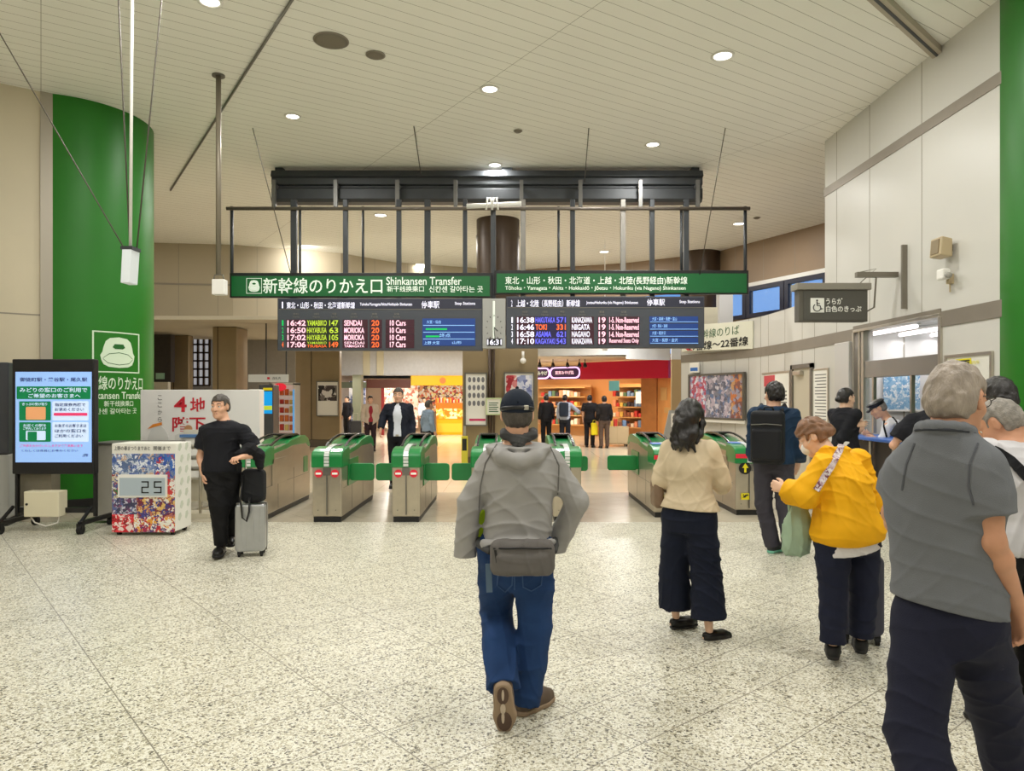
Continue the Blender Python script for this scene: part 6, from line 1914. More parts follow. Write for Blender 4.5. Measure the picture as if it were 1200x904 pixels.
def rbox(F_, c, h, r, R=None, k=.01, op='u', ex=None):
    """rounded box, half sizes h"""
    c = np.array(c, np.float32); h = np.array(h, np.float32); m = float(np.linalg.norm(h)) + r

    def fn(X, Y, Z):
        x, y, z = X - c[0], Y - c[1], Z - c[2]
        if R is not None:
            x, y, z = R[0][0] * x + R[0][1] * y + R[0][2] * z, R[1][0] * x + R[1][1] * y + R[1][2] * z, R[2][0] * x + R[2][1] * y + R[2][2] * z
        a, b, d = np.abs(x) - (h[0] - r), np.abs(y) - (h[1] - r), np.abs(z) - (h[2] - r)
        return np.sqrt(np.maximum(a, 0) ** 2 + np.maximum(b, 0) ** 2 + np.maximum(d, 0) ** 2) + np.minimum(np.maximum(a, np.maximum(b, d)), 0) - r
    F_.put(fn, c - m, c + m, k, op)


# 1 ---------------------------------------------------------------- man in the navy cap, walking away
X0, Y0 = .02, 3.72; a = At(X0, Y0)
h = Human('man in a navy cap and light grey hooded jacket walking away, hip bag behind', (X0, Y0), 1.69, 0, ov=dict(
    head=a(606, 486, .0), neck=a(606, 519), sl=a(577, 541), sr=a(645, 540), el=a(550, 590, -.02), wl=a(546, 640, .03), er=a(676, 588, -.02), wr=a(651, 640, .14),
    pelvis=a(604, 640), waist=a(607, 605), chest=a(609, 562), hl=(-.09, 0, .86), hr=(.09, 0, .86), kl=(-.105, .2, .50), al=(-.064, -.127, .231), kr=(.10, .05, .46), ar=(.05, .07, .085)),
    hpitch=-.05, vx=.0055, feet=dict(l=.0, r=-.75), liftfeet=dict(l=-1.25), hands=dict(l=dict(curl=1.2, dir=(.1, 1, -.25), thumb=(.6, 0, 1)), r=dict(curl=1.2)))
h.body()
GJ = FAB('grey_shell_jacket', 160, 158, 156, .6, 300, .12)


def hood(F_):
    P = [(-.10, .0, 1.445), (-.115, -.07, 1.40), (-.07, -.135, 1.355), (.015, -.158, 1.335), (.10, -.135, 1.355), (.14, -.07, 1.40), (.125, .0, 1.445)]
    F_.chain(P, [.03, .035, .036, .036, .036, .035, .03], .025)
    F_.chain([(-.075, -.03, 1.455), (-.05, -.09, 1.42), (.015, -.11, 1.40), (.08, -.09, 1.42), (.105, -.03, 1.455)], [.026] * 5, .02)
    F_.chain([(-.16, -.135, .93), (.0, -.145, .92), (.17, -.135, .93)], [.022, .03, .022], .03)     # cloth blousing over the hip bag


jk = h.top('hooded_jacket', GJ, .024, 1.2, .83, .008, extra=hood, cuff=.016, arm=1.0, nk=.0, fold=.95, hipg=.95)
LIN = FAB('dark_lining', 74, 74, 74)
F_ = h.blob('hood_lining', LIN, (-.25, -.25, 1.32), (.28, .2, 1.56), .005, lambda F_: (F_.chain([(-.060, .02, 1.47), (-.055, -.045, 1.46), (.015, -.080, 1.43), (.085, -.045, 1.46), (.088, .02, 1.47)], [.024, .022, .030, .022, .024], .02), F_.folds(.008, 3, 2.0)))
JEAN = mat('blue_denim', C(35, 62, 106), .8, var=.22, vscale=5, bump=.3, bscale=420, spec=.2)
h.trousers('jeans', JEAN, .024, 1.0, .06, (.098, .078, .078, .074), .007, extra=lambda F_: F_.ball((0, .0, .76), (.12, .10, .10), .05))
def tread(s, c, P, sh):
    m = MB()
    for (cy, ry, rx, dx, mi) in ((.055, .046, .026, 0, 0), (.195, .052, .034, .006, 0), (.125, .028, .012, .0, 1), (.17, .035, .007, .0, 1), (.05, .03, .006, .0, 1)):
        z = -.003 if mi == 0 else -.005
        n = len(m.v); k = 18
        for zz in (z, .004): m.v += [tuple(P((dx if c == 'l' else -dx) + rx * math.cos(2 * PI * i / k), cy + ry * math.sin(2 * PI * i / k), zz)) for i in range(k)]
        m.face(range(n, n + k), mi); m.face(range(n + 2 * k - 1, n + k - 1, -1), mi)
        for i in range(k): m.face((n + i, n + k + i, n + k + (i + 1) % k, n + (i + 1) % k), mi)
    obj('tread', m, [mat('tread_brown', C(88, 68, 56), .8), mat('tread_pale', C(196, 180, 160), .7)], sh)


h.shoes(mat('brown_sneaker', C(92, 76, 62), .7, var=.15), mat('tan_sole', C(150, 128, 104), .7), .005, .285, 1.08, strap=tread)
HAIRD = mat('hair_dark_grey', C(70, 64, 58), .5, var=.3, vscale=40, bump=.4, bscale=150)
h.hair(HAIRD, .006, .005, .0, -.075, .0, .0025)


def capf(F_):
    F_.ball(h.hp(0, -.014, .03), (.088 * h.hk, .108 * h.hk, .104 * h.hk), 0, R=h.HR.T)
    n = h.HR @ V(0, .12, -1); F_.half(h.hp(0, 0, .018), n / np.linalg.norm(n))
    F_.chain([h.hp(-.055, .075, .03), h.hp(-.03, .15, .022), h.hp(.03, .15, .022), h.hp(.055, .075, .03)], [.012, .012, .012, .012], .02, .03)
    for s_ in range(6):
        t = s_ * PI / 3; F_.chain([h.hp(0, -.012, .138), h.hp(.086 * math.sin(t), -.014 + .106 * math.cos(t), .05)], [.0035, .0035], .004, op='c')


cap = h.blob('navy_cap', FAB('cap_navy', 28, 36, 50), V(*h.hp(0, 0, 0)) - .24, V(*h.hp(0, 0, 0)) + .24, .0045, capf)
obj('cap_button', MB().sphere(tuple(h.hp(0, -.012, .137)), .009, 10, 6), MATS['cap_navy'], cap, smooth=True)
m = MB(); pts = [h.hp(.089 * math.sin(t), -.012 - .107 * math.cos(t), .022 + .010 * math.cos(t)) for t in [-1.1 + i * .2 for i in range(12)]]
m.tube(pts, .011, 8); obj('cap_strap', m, BLACK, cap, smooth=True)
p = h.hp(.045, -.108, .032); obj('cap_buckle', MB().box((p[0] - .012, p[1] - .012, p[2] - .012), (p[0] + .012, p[1] + .002, p[2] + .012)), STEEL, cap, bevel=.003)
bag = h.blob('hip_bag', FAB('bag_grey', 104, 100, 97, .7, 500, .3), (-.25, -.36, .72), (.32, .0, 1.0), .005, lambda F_: (rbox(F_, (.03, -.195, .873), (.158, .055, .088), .045, k=.0), rbox(F_, (.03, -.235, .85), (.125, .03, .055), .026, k=.015), F_.folds(.004, 9, 1.3)))
obj('bag_zip', MB().tube([(-.11, -.243, .925), (.03, -.258, .93), (.17, -.243, .925)], .005, 6), BLACK, bag, smooth=True)
obj('bag_pull', MB().bar((-.1, -.25, .92), (-.09, -.252, .86), .012, .006), BLACK, bag)
obj('bag_belt', MB().tube([(-.13, -.19, .9), (-.185, -.09, .91), (-.19, .0, .92)], .016, 8), MATS['dark_lining'], bag, smooth=True)
obj('bag_belt', MB().tube([(.185, -.19, .9), (.2, -.09, .91), (.2, .0, .92)], .016, 8), MATS['dark_lining'], bag, smooth=True)
obj('hanging_strap', MB().bar((-.135, -.19, .84), (-.13, -.185, .70), .03, .006), FAB('strap_blue_grey', 90, 110, 130), bag)
g = thing('tote_bag', 'lime green bag held in front of the man in the navy cap', 'bag', (X0, Y0, 0))
F_ = Field(V(-.3, .0, .55), V(.1, .4, 1.2), .007); rbox(F_, (-.155, .17, .98), (.085, .05, .14), .03); F_.folds(.005, 4)
F_.mesh('bag_body', FAB('lime_bag', 168, 200, 40), g)
obj('bag_handle', MB().tube([(-.18, .17, 1.1), (-.17, .17, 1.17), (-.1, .17, 1.17), (-.09, .17, 1.1)], .008, 8), MATS['lime_bag'], g, smooth=True)

SEAM = FAB('seam_grey', 112, 110, 108)
for pp in ([(582, 521), (569, 543), (563, 570), (561, 598)], [(643, 520), (655, 546), (654, 575), (652, 603)]):
    ribbon('seam', jk, seg(pp, 6), .006, SEAM, jk, lift=-.001)
jn = [c for c in children(h.root) if c.name.startswith('jeans')][0]
for pp in ([(584, 668), (583, 686), (592, 694), (600, 686), (601, 670)], [(612, 670), (613, 688), (623, 693), (634, 686), (636, 668)], [(603, 664), (603, 700)]):
    ribbon('stitching', jn, seg(pp, 4), .006, FAB('stitch_blue', 62, 88, 130), jn, lift=.0)
# 2 ---------------------------------------------------------------- woman in the cream jumper
X0, Y0 = 1.24, 5.0; a = At(X0, Y0)
h = Human('woman with long black hair in a cream jumper and wide navy trousers', (X0, Y0), 1.64, -.55, hyaw=-.75, hpitch=-.15, syaw=-.35, female=True, vx=.006, ov=dict(
    head=a(809, 489), neck=a(808, 518), sl=a(785, 526, .06), sr=a(832, 527, -.06), el=a(775, 562, .08), wl=a(790, 572, .26), er=a(845, 564, -.02), wr=a(846, 570, .2),
    pelvis=a(808, 598), waist=a(808, 572), chest=a(808, 545), hl=a(795, 608, .05), hr=a(820, 608, -.05), kl=a(790, 672, .12), kr=a(828, 676, -.03), al=a(792, 723, .16), ar=a(831, 739, -.06)),
    feet=dict(l=-1.15, r=-1.25), skin=SKINP, hands=dict(l=dict(curl=.6), r=dict(curl=.5)), hroll=.0)
h.body()
CRM = FAB('cream_knit', 216, 198, 168, .9, 260, .35)
j2 = h.top('cream_jumper', CRM, .026, .95, 1.65 - .0059 * 124, .006, extra=None, cuff=.012, arm=1.1, hemtilt=(-.05, 0), nk=.03, hipg=1.12, shg=1.0, fold=.8)
m = MB()
h.trousers('wide_trousers', FAB('navy_wide', 20, 26, 44), .024, 1.06, .17, (.098, .098, .105, .118), .006, hipg=1.05)


def strapshoe(s, c, P, sh): obj('shoe_bow', MB().bar(P(-.022, .215, .062), P(.022, .215, .062), .014, .012), SHB, sh)


h.shoes(SHB, SOLEK, .0045, .245, .92, .55, .016, 'flat_shoe', strapshoe)


def longhair(F_):
    R = h.HR
    for x0, y0, r in ((-.056, -.05, .036), (-.03, -.08, .040), (.01, -.088, .042), (.042, -.07, .040), (.062, -.035, .033)):
        pts = [h.hp(x0, y0, .02)]
        for k in range(1, 8):
            t = k / 7; pts.append(h.hp(x0 * (1 + .35 * t) + .012 * math.sin(k * 1.5 + x0 * 40), y0 - .035 * math.sin(t * 2.4) + .008 * math.cos(k * 1.7 + x0 * 30), .02 - .27 * t))
        F_.chain(pts, [r] + [r * (1 - .1 * k) for k in range(1, 7)] + [.008], .02)
    for sx in (-1, 1):
        F_.chain([h.hp(sx * .078, .015, .04), h.hp(sx * .086, .02, -.04), h.hp(sx * .085, .0, -.12), h.hp(sx * .08, -.03, -.19)], [.02, .022, .022, .01], .02)


h.hair(HB, .016, .0055, .05, -.09, -.02, .0028, extra=longhair, sa=(110, 100, 12))
m = MB(); pts = []
obj('face_mask', MB().sphere(tuple(h.hp(0, .072, -.06)), (.052 * h.hk, .04 * h.hk, .048 * h.hk), 18, 12), mat('mask_white', C(236, 236, 234), .7), h.root, smooth=True)
g = thing('shoulder_bag', 'brown shoulder bag hanging behind the left arm of the cream jumper', 'bag', (X0, Y0, 0))
F_ = Field(V(-.45, -.1, .8), V(.0, .4, 1.25), .006); rbox(F_, a(770, 578, .12), (.035, .09, .10), .03, k=0); F_.folds(.004, 6)
F_.mesh('bag_body', mat('bag_brown', C(128, 104, 82), .5, var=.1), g)
p0, p1 = a(770, 562, .12), a(786, 524, .12)
obj('bag_strap', MB().tube([p0, ((p0[0] + p1[0]) / 2 - .02, p0[1], (p0[2] + p1[2]) / 2), p1], .010, 8), MATS['bag_brown'], g, smooth=True)

# 3 ---------------------------------------------------------------- woman in the yellow jacket, bent over her bag
X0, Y0 = 2.06, 4.48; a = At(X0, Y0)
h = Human('woman in a bright yellow jacket bending over a pale green bag', (X0, Y0), 1.56, .35, hyaw=1.15, hpitch=-.55, syaw=.6, female=True, fat=1.12, vx=.006, skin=SKINP, ov=dict(
    head=a(953, 512, .22), neck=a(975, 531, .12), sl=a(964, 545, -.04), sr=a(1006, 538, .22), el=a(944, 582, -.06), wl=a(920, 574, .05), er=a(1020, 588, .24), wr=a(960, 590, .34),
    pelvis=a(994, 618), waist=a(993, 592), chest=a(986, 558, .05), hl=a(976, 632, -.03), hr=a(1010, 630, .05), kl=a(976, 695, -.02), kr=a(1012, 692, .06), al=a(976, 757, -.02), ar=a(1009, 750, .08)),
    feet=dict(l=-.35, r=-.45), hands=dict(l=dict(curl=.7, thumb=(0, .3, 1)), r=dict(curl=.6, thumb=(0, 0, 1))))
h.body()
YJ = FAB('yellow_jacket_cloth', 240, 176, 16, .7, 300, .15)


def ycol(F_):
    n = h.J['neck']
    P = []
    for i in range(9):
        t = -2.6 + i * .65; q = rotm(h.syaw) @ V(.088 * math.sin(t), -.088 * math.cos(t) + .0, 0); P.append(n + q + V(-.012, .02, .02 - .012 * math.cos(t)))
    F_.chain(P, [.03] * 9, .03)
    F_.loft([(.75, .005, .0, .205, .165, .4), (.86, .0, .0, .20, .16, .4), (1.0, -.005, .01, .182, .15, .45), (1.15, -.02, .03, .172, .135, .5)], .04)


yj = h.top('yellow_jacket', YJ, .032, .98, .755 / h.k, .009, extra=ycol, cuff=.012, arm=1.2, hemtilt=(.14, 0), nk=.035, hipg=1.15, fold=.9)
h.blob('white_hem', FAB('white_shirt_cloth', 226, 222, 222), (-.3, -.3, .6), (.3, .3, 1.0), .006, lambda F_: (F_.loft([(.66, .01, .0, .185, .15, .4), (.72, .01, 0, .19, .155, .4), (.9, 0, 0, .17, .14, .4)], 0), F_.folds(.006, 3, 1.4), F_.half((0, 0, .70), (.13, 0, -1))))
h.trousers('navy_trousers', NAVY, .02, 1.06, .11, (.1, .08, .075, .072), .006, hipg=1.08)
h.shoes(mat('black_sneaker', C(24, 24, 26), .7), SOLEK, .005, .245, 1.12)
h.hair(HBR, .022, .005, .045, -.055, -.005, .005, back=.012, sa=(90, 80, 60))
for s_ in (0,):
    obj('face_mask', MB().sphere(tuple(h.hp(0, .07, -.055)), (.054 * h.hk, .042 * h.hk, .05 * h.hk), 18, 12), mat('mask_white'), h.root, smooth=True)
    m = MB()
    for c in (-1, 1): m.tube([h.hp(c * .05, .075, -.04), h.hp(c * .072, .03, -.01), h.hp(c * .078, .0, .015)], .0022, 6)
    obj('mask_loop', m, MATS['mask_white'], h.root, smooth=True)
h.face((90, 70, 55))
rb = ribbon('patterned_strap', yj, seg([(989, 515), (984, 527), (975, 545), (965, 560), (956, 575)], 5), .04, picture_mat('strap_print', [(226, 214, 216), (190, 160, 172), (120, 70, 90), (235, 228, 228), (205, 190, 198)], 14), h.root)
g = thing('shopping_bag', 'pale green cloth bag hanging from the arm of the yellow jacket', 'bag', (X0, Y0, 0))
F_ = Field(V(-.65, -.2, .45), V(.05, .5, 1.12), .007)
P = [a(936, 590, .12), a(935, 615, .1), a(933, 640, .1)]
F_.chain([P[0], P[1], P[2]], [.05, .085, .095], 0, .04, flat=((0, 1, 0), 1.6), cut1=(a(934, 651, .1), V(0, 0, -1))); F_.folds(.014, 12, 1.3)
F_.mesh('bag_body', FAB('sage_cloth', 166, 190, 164), g)
obj('bag_handle', MB().tube([a(925, 600, .1), a(923, 582, .1), a(935, 572, .1), a(946, 582, .1), a(946, 600, .12)], .008, 8), MATS['sage_cloth'], g, smooth=True)
g = thing('suitcase', 'dark grey suitcase standing behind the navy trousers of the yellow jacket', 'suitcase', (W(1012, 752, 4.9).x, 4.92, 0), -.3)
obj('shell', MB().prism(rrect(-.15, .06, .12, .60, .05), -.11, .11), mat('suitcase_slate', C(62, 62, 76), .45), g, bevel=.02, smooth=False)
m = MB()
for x in (-.11, .08):
    for y in (-.08, .08): m.tube([(x - .012, y, .03), (x + .012, y, .03)], .03, 12).box((x - .018, y - .02, .03), (x + .018, y + .02, .07))
obj('castors', m, RUBBER, g)
obj('ribs', MB().box((-.155, -.02, .1), (.125, .02, .56)), mat('suitcase_slate'), g, bevel=.01)
obj('pull_handle', MB().tube([(-.08, 0, .6), (-.08, 0, .66), (.05, 0, .66), (.05, 0, .6)], .01, 8), BLACK, g, smooth=True)

# 4 ---------------------------------------------------------------- man with the black backpack
X0, Y0 = 2.76, 7.65; a = At(X0, Y0)
h = Human('man in a navy hooded jacket carrying a square black backpack', (X0, Y0), 1.81, -.5, hyaw=.15, syaw=-.45, vx=.008, ov=dict(
    el=a(884, 530, .1), wl=a(892, 560, .25), er=a(936, 530, -.05), wr=a(934, 548, .2), ar=a(926, 638, -.1), al=a(905, 638, .05)), feet=dict(l=-.8, r=-1.0), skin=SKIN, hands=dict(l=dict(curl=.6), r=dict(curl=.5)))
h.body()


def hood4(F_):
    n = h.J['neck']; R = rotm(h.syaw)
    F_.chain([n + R @ V(x, y, z) for x, y, z in ((-.11, .0, .01), (-.1, -.08, -.02), (0, -.13, -.045), (.1, -.08, -.02), (.11, .0, .01))], [.04, .045, .05, .045, .04], .03)


j4 = h.top('navy_jacket', FAB('navy_shell', 26, 50, 76, .7), .035, .97, .90, .007, extra=hood4, cuff=.012, arm=1.15, nk=.01, hipg=1.04)
h.trousers('grey_trousers', FAB('charcoal_trousers', 62, 60, 68), .02, 1.0, .06, (.095, .075, .07, .068), .006)
h.shoes(mat('dark_runner', C(46, 48, 52), .7), mat('mint_sole', C(120, 190, 165), .6), .006, .275, 1.05)
h.hair(HB, .02, .006, .05, -.06, .0, .004)
R = rotm(-.5)
bc = R @ V(-.02, -.245, 0) + V(0, 0, 1.24)
bp = h.blob('backpack', FAB('pack_black', 26, 27, 31, .6), bc - V(.32, .32, .4), bc + V(.32, .32, .4), .008, lambda F_: (rbox(F_, bc, (.165, .085, .275), .05, R.T, 0), rbox(F_, bc + R @ V(0, -.09, -.07), (.145, .03, .16), .03, R.T, .01)))
obj('pack_handle', MB().tube([bc + R @ V(-.05, .05, .27), bc + R @ V(-.04, .05, .31), bc + R @ V(.04, .05, .31), bc + R @ V(.05, .05, .27)], .01, 8), BLACK, bp, smooth=True)
m = MB().tube([bc + R @ V(-.15, -.088, .13), bc + R @ V(0, -.095, .14), bc + R @ V(.15, -.088, .13)], .006, 6); obj('pack_zip', m, STEELD, bp, smooth=True)
m = MB()
for c in (-1, 1): m.tube([R @ V(c * .1, -.16, 0) + V(0, 0, 1.50), R @ V(c * .115, -.06, 0) + V(0, 0, 1.57), R @ V(c * .125, .09, 0) + V(0, 0, 1.50), R @ V(c * .13, .15, 0) + V(0, 0, 1.3)], .022, 8)
obj('pack_straps', m, MATS['pack_black'], bp, smooth=True)

# 5 ---------------------------------------------------------------- man in black with the silver suitcase
X0, Y0 = -3.02, 7.55; a = At(X0, Y0)
h = Human('man dressed all in black pulling a silver suitcase towards the hall', (X0, Y0), 1.73, PI + .25, hyaw=PI - .1, syaw=PI + .15, vx=.007, fat=.97, ov=dict(
    head=a(258, 477), neck=a(263, 494), sl=a(285, 505), sr=a(242, 504), el=a(301, 532, .02), wl=a(283, 536, -.2), er=a(235, 535), wr=a(238, 555, -.06), al=a(270, 628, .3), ar=a(259, 640, -.0), kl=a(268, 588, .08), kr=a(257, 592, -.05), pelvis=a(259, 548)),
    feet=dict(l=PI + .4, r=PI + .1), skin=SKIN, hands=dict(l=dict(curl=1.1, palm=(0, 0, -1), thumb=(-1, 0, .2)), r=dict(curl=.7)))
h.body()
h.top('black_tee', FAB('tee_black', 27, 28, 34), .028, .36, .86, .006, arm=1.15, cuff=.01, nk=.02, hipg=1.0)
h.trousers('black_trousers', FAB('trousers_black', 20, 20, 22), .02, 1.06, .10, (.098, .092, .070, .058), .006)
h.shoes(SHB, SOLEK, .006, .28, 1.05)
h.hair(HAIRD, .014, .006, .058, -.05, .01, .003)
h.face((50, 45, 40))
g = thing('suitcase', 'silver hard-shell suitcase beside the man dressed in black', 'suitcase', (W(295, 651, 7.6).x, 7.60, 0), .2)
SIL = mat('suitcase_silver', C(176, 178, 180), .3, .75, var=.06)
obj('shell', MB().prism(rrect(-.15, .055, .15, .545, .04), -.12, .12), SIL, g, bevel=.018)
m = MB()
for x in (-.09, -.03, .03, .09): m.box((x - .008, -.126, .09), (x + .008, .126, .51))
obj('ribs', m, SIL, g, bevel=.003)
obj('edge_band', MB().box((-.154, -.012, .05), (.154, .012, .55)), STEELD, g, bevel=.005)
for x in (-.11, .11):
    for y in (-.085, .085): obj('castor', MB().tube([(x - .012, y, .026), (x + .012, y, .026)], .026, 14).box((x - .018, y - .018, .028), (x + .018, y + .018, .062)), RUBBER, g)
obj('pull_handle', MB().tube([(-.07, .08, .53), (-.07, .08, 1.02)], .008, 8).tube([(.07, .08, .53), (.07, .08, 1.02)], .008, 8).tube([(-.075, .08, 1.02), (.075, .08, 1.02)], .014, 8), STEEL, g, smooth=True)
bo = W(294, 568, 7.5); g = thing('tote_bag', 'black tote bag standing on the silver suitcase', 'bag', (bo.x, 7.58, 0))
F_ = Field(V(-.25, -.25, .45), V(.25, .25, 1.15), .008); rbox(F_, (0, 0, .73), (.12, .09, .175), .06, k=0); F_.folds(.008, 2, 1.2); F_.half((0, 0, .547), (0, 0, -1))
F_.mesh('bag_body', FAB('tote_black', 30, 31, 34), g)
obj('bag_handle', MB().tube([(-.08, -.09, .85), (-.09, -.13, .6), (-.06, -.16, .42), (-.02, -.15, .38), (.01, -.16, .48), (.0, -.12, .62)], .010, 8), BLACK, g, smooth=True)
g = thing('folded_coat', 'black coat draped over the arm of the man dressed in black', 'coat', (X0, Y0, 0))
F_ = Field(V(-.05, -.5, .75), V(.65, .25, 1.35), .008)
F_.chain([a(282, 532, -.15), a(293, 527, -.08), a(303, 533, -.02)], [.05, .065, .06], 0, .03)
F_.chain([a(279, 534, -.14), a(279, 550, -.13)], [.04, .025], .03); F_.chain([a(303, 533, -.03), a(305, 547, -.04)], [.06, .04], .03); F_.folds(.010, 8, 1.3)
F_.mesh('cloth', BLK, g)

# 6 ---------------------------------------------------------------- man in the grey polo shirt, close by
X0, Y0 = 1.50, 2.52; a = At(X0, Y0)
h = Human('silver-haired man in glasses and a grey polo shirt striding away', (X0, Y0), 1.77, -.75, hyaw=-1.02, hpitch=-.08, syaw=-.72, fat=.92, vx=.0055, skin=SKINT, ov=dict(
    head=a(1121, 469, .01), neck=a(1107, 508, -.02), sl=a(1068, 543, .13), sr=a(1148, 545, -.10), el=a(1047, 602, .16), wl=a(1060, 640, .38), er=a(1163, 634, -.13), wr=a(1192, 712, -.03),
    pelvis=a(1110, 705, .02), waist=a(1106, 660, .02), chest=a(1105, 590, .02), hl=a(1084, 730, .05), hr=a(1138, 730, -.03), kl=a(1072, 858, -.04), kr=a(1168, 832, .12), al=(-.16, -.36, .13), ar=(.44, .26, .085)),
    feet=dict(l=-.5, r=-.6), liftfeet=dict(l=-.5), hands=dict(r=dict(curl=.75, dir=(.02, .12, -1), thumb=(-.4, 1, 0), palm=(-1, -.35, 0)), l=dict(curl=.6)))
h.body()
POLO = FAB('polo_grey', 114, 117, 122, .85, 420, .3)


def pcol(F_):
    n = h.J['neck']; P = []
    for i in range(11):
        t = -2.7 + i * .54; P.append(n + rotm(h.syaw) @ V(.074 * math.sin(t), -.078 * math.cos(t), 0) + V(.0, .0, .010 + .016 * math.cos(t)))
    F_.chain(P, [.019] * 11, .015)


hem_z = W(1115, 712, 2.52).z
pj = h.top('polo_shirt', POLO, .027, .33, hem_z / h.k, .005, belly=.04, extra=pcol, arm=1.12, cuff=.0, nk=.06, hipg=1.0, fold=.85, hemtilt=(-.16, 0))
m = MB(); P = []
for i in range(11):
    t = -2.5 + i * .5; P.append(h.J['neck'] + rotm(h.syaw) @ V(.092 * math.sin(t), -.097 * math.cos(t), 0) + V(0, 0, .002 + .014 * math.cos(t)))
obj('collar_line', m.tube(P, .005, 6), FAB('collar_dark', 58, 60, 66), pj, smooth=True)
S0, E0 = h.J['sr'], h.J['er']; d = nrm(E0 - S0); e = S0 + (E0 - S0) * .72
for pp in ([(1146, 520), (1136, 545), (1135, 570), (1141, 592)], [(1072, 520), (1062, 545), (1057, 575)]):
    ribbon('seam', pj, seg(pp, 5), .006, FAB('polo_seam', 88, 90, 96), pj, lift=-.001)
h.trousers('navy_slacks', FAB('slacks_navy', 30, 32, 50), .026, 1.06, .05, (.092, .080, .076, .072), .006, hipg=1.0)
h.shoes(SHB, SOLEK, .006, .275)
h.hair(HG, .012, .0045, .062, -.07, .0, .0035, back=.004, sa=(120, 100, 40))
h.face((150, 140, 130), True)

# 7 ---------------------------------------------------------------- people at the right edge
X0, Y0 = 2.5, 3.6; a = At(X0, Y0)
h = Human('grey-haired man in a white shirt bowing his head at the picture edge', (X0, Y0), 1.70, .15, hyaw=.7, hpitch=-.55, vx=.007, skin=SKINT, fat=1.05, ov=dict(
    head=a(1172, 497, .1), neck=a(1188, 521, .03), wl=a(1172, 580, .3), el=a(1168, 590, .1)), hands=dict(l=dict(curl=.6), r=dict(curl=.4)))
h.body()
sh = h.top('white_shirt', FAB('shirt_pale', 206, 204, 208), .028, .95, .86, .007, arm=1.15, nk=.03, cuff=.006)
h.trousers('black_slacks', BLK, .02, 1.06, .05)
h.shoes(SHB, SOLEK, .007)
h.hair(HG2, .010, .005, .06, -.06, .0, .003)
h.face((110, 100, 95))
rb = ribbon('bag_strap', sh, seg([(1163, 528), (1172, 532), (1184, 540), (1196, 552), (1215, 572)], 4), .05, BLK, h.root)
h.blob('waist_bag', BLK, (-.1, -.35, .7), (.45, .1, 1.2), .008, lambda F_: (rbox(F_, (.12, -.18, .97), (.14, .06, .13), .04, k=0), F_.folds(.005, 4)))
X0, Y0 = 3.12, 4.65
h = Human('person with black hair and an orange top behind the bowing man', (X0, Y0), 1.77, .1, female=True, vx=.009, ov=dict())
h.body()
h.top('orange_top', FAB('orange_cloth', 240, 150, 36), .03, .9, .86, .007, arm=1.15)
h.trousers('dark_trousers', BLK, .02); h.shoes(SHB, SOLEK, .008); h.hair(HB, .022, .006, .05, -.075, -.02, .004, back=.01)
X0, Y0 = 4.06, 7.1; a = At(X0, Y0)
h = Human('person in a black T-shirt leaning towards the counter behind the grey polo', (X0, Y0), 1.70, -.7, vx=.008, hpitch=-.4, ov=dict(
    head=a(1104, 474, .22), neck=a(1094, 482, .1), sl=a(1069, 492, .1), sr=a(1108, 492, -.05), el=a(1047, 522, .15), wl=a(1064, 536, .36), chest=a(1088, 505, .05)), hands=dict(l=dict(curl=.5), r=dict(curl=.5)))
h.body(); h.top('black_tee', MATS['tee_black'], .028, .38, .86, .006, arm=1.25); h.trousers('black_trousers', BLK, .02); h.shoes(SHB, SOLEK, .008); h.hair(HB, .014, .007)

# 8 ---------------------------------------------------------------- counter: woman in black, officer in the peaked cap
X0, Y0 = 4.27, 9.3; a = At(X0, Y0)
h = Human('woman in black handing something over at the staffed counter', (X0, Y0), 1.77, -1.2, hyaw=-1.35, hpitch=-.05, syaw=-1.0, female=True, vx=.0075, skin=SKINP, ov=dict(
    el=a(985, 520, .12), wl=a(1005, 505, .2), er=a(986, 514, -.1), wr=a(1005, 498, -.15)), hands=dict(r=dict(curl=.3, dir=(1, .1, .15), thumb=(0, .3, 1)), l=dict(curl=.4)))
h.body(); h.top('black_jumper', MATS['tee_black'], .026, .95, .88, .006); h.trousers('dark_trousers', BLK, .02); h.shoes(SHB, SOLEK, .008, .24)
h.hair(HB, .013, .006, .055, -.06, .0, .002, extra=lambda F_: F_.ball(h.hp(0, -.12, -.02), .035, .02)); h.face()
h.blob('white_pouch', WHITE, V(*a(992, 520, -.1)) - .15, V(*a(992, 520, -.1)) + .15, .007, lambda F_: rbox(F_, a(993, 521, -.13), (.05, .03, .04), .02, k=0))
g = thing('paper_slip', 'white slip of paper in the hand of the woman at the counter', 'paper', a(1012, 491, -.12)); g.location = Vector(a(1013, 493, -.12)) + Vector((X0, Y0, 0))
obj('sheet', MB().box((-.05, -.04, -.002), (.06, .04, .002)), PAPER, g)
X0, Y0 = 5.62, 10.25; a = At(X0, Y0)
h = Human('station officer in a black peaked cap and white shirt leaning over the counter', (X0, Y0), 1.74, 1.25, hyaw=1.35, hpitch=-.5, vx=.0075, ov=dict(
    head=a(1029, 479), neck=a(1040, 490), chest=a(1052, 507), waist=a(1060, 535), sl=a(1040, 500, -.17), sr=a(1050, 497, .17), el=a(1034, 520, -.2), wl=a(1026, 514, -.12), er=a(1042, 525, .22), wr=a(1022, 512, .2)), hands=dict(l=dict(curl=.4, dir=(-1, .1, -.1), thumb=(0, .2, 1)), r=dict(curl=.5)))
h.body(); st = h.top('white_shirt', FAB('officer_shirt', 218, 218, 222), .026, .9, .9, .006)
h.trousers('dark_trousers', BLK, .02); h.shoes(SHB, SOLEK, .008); h.hair(HG2, .008, .006, .03)


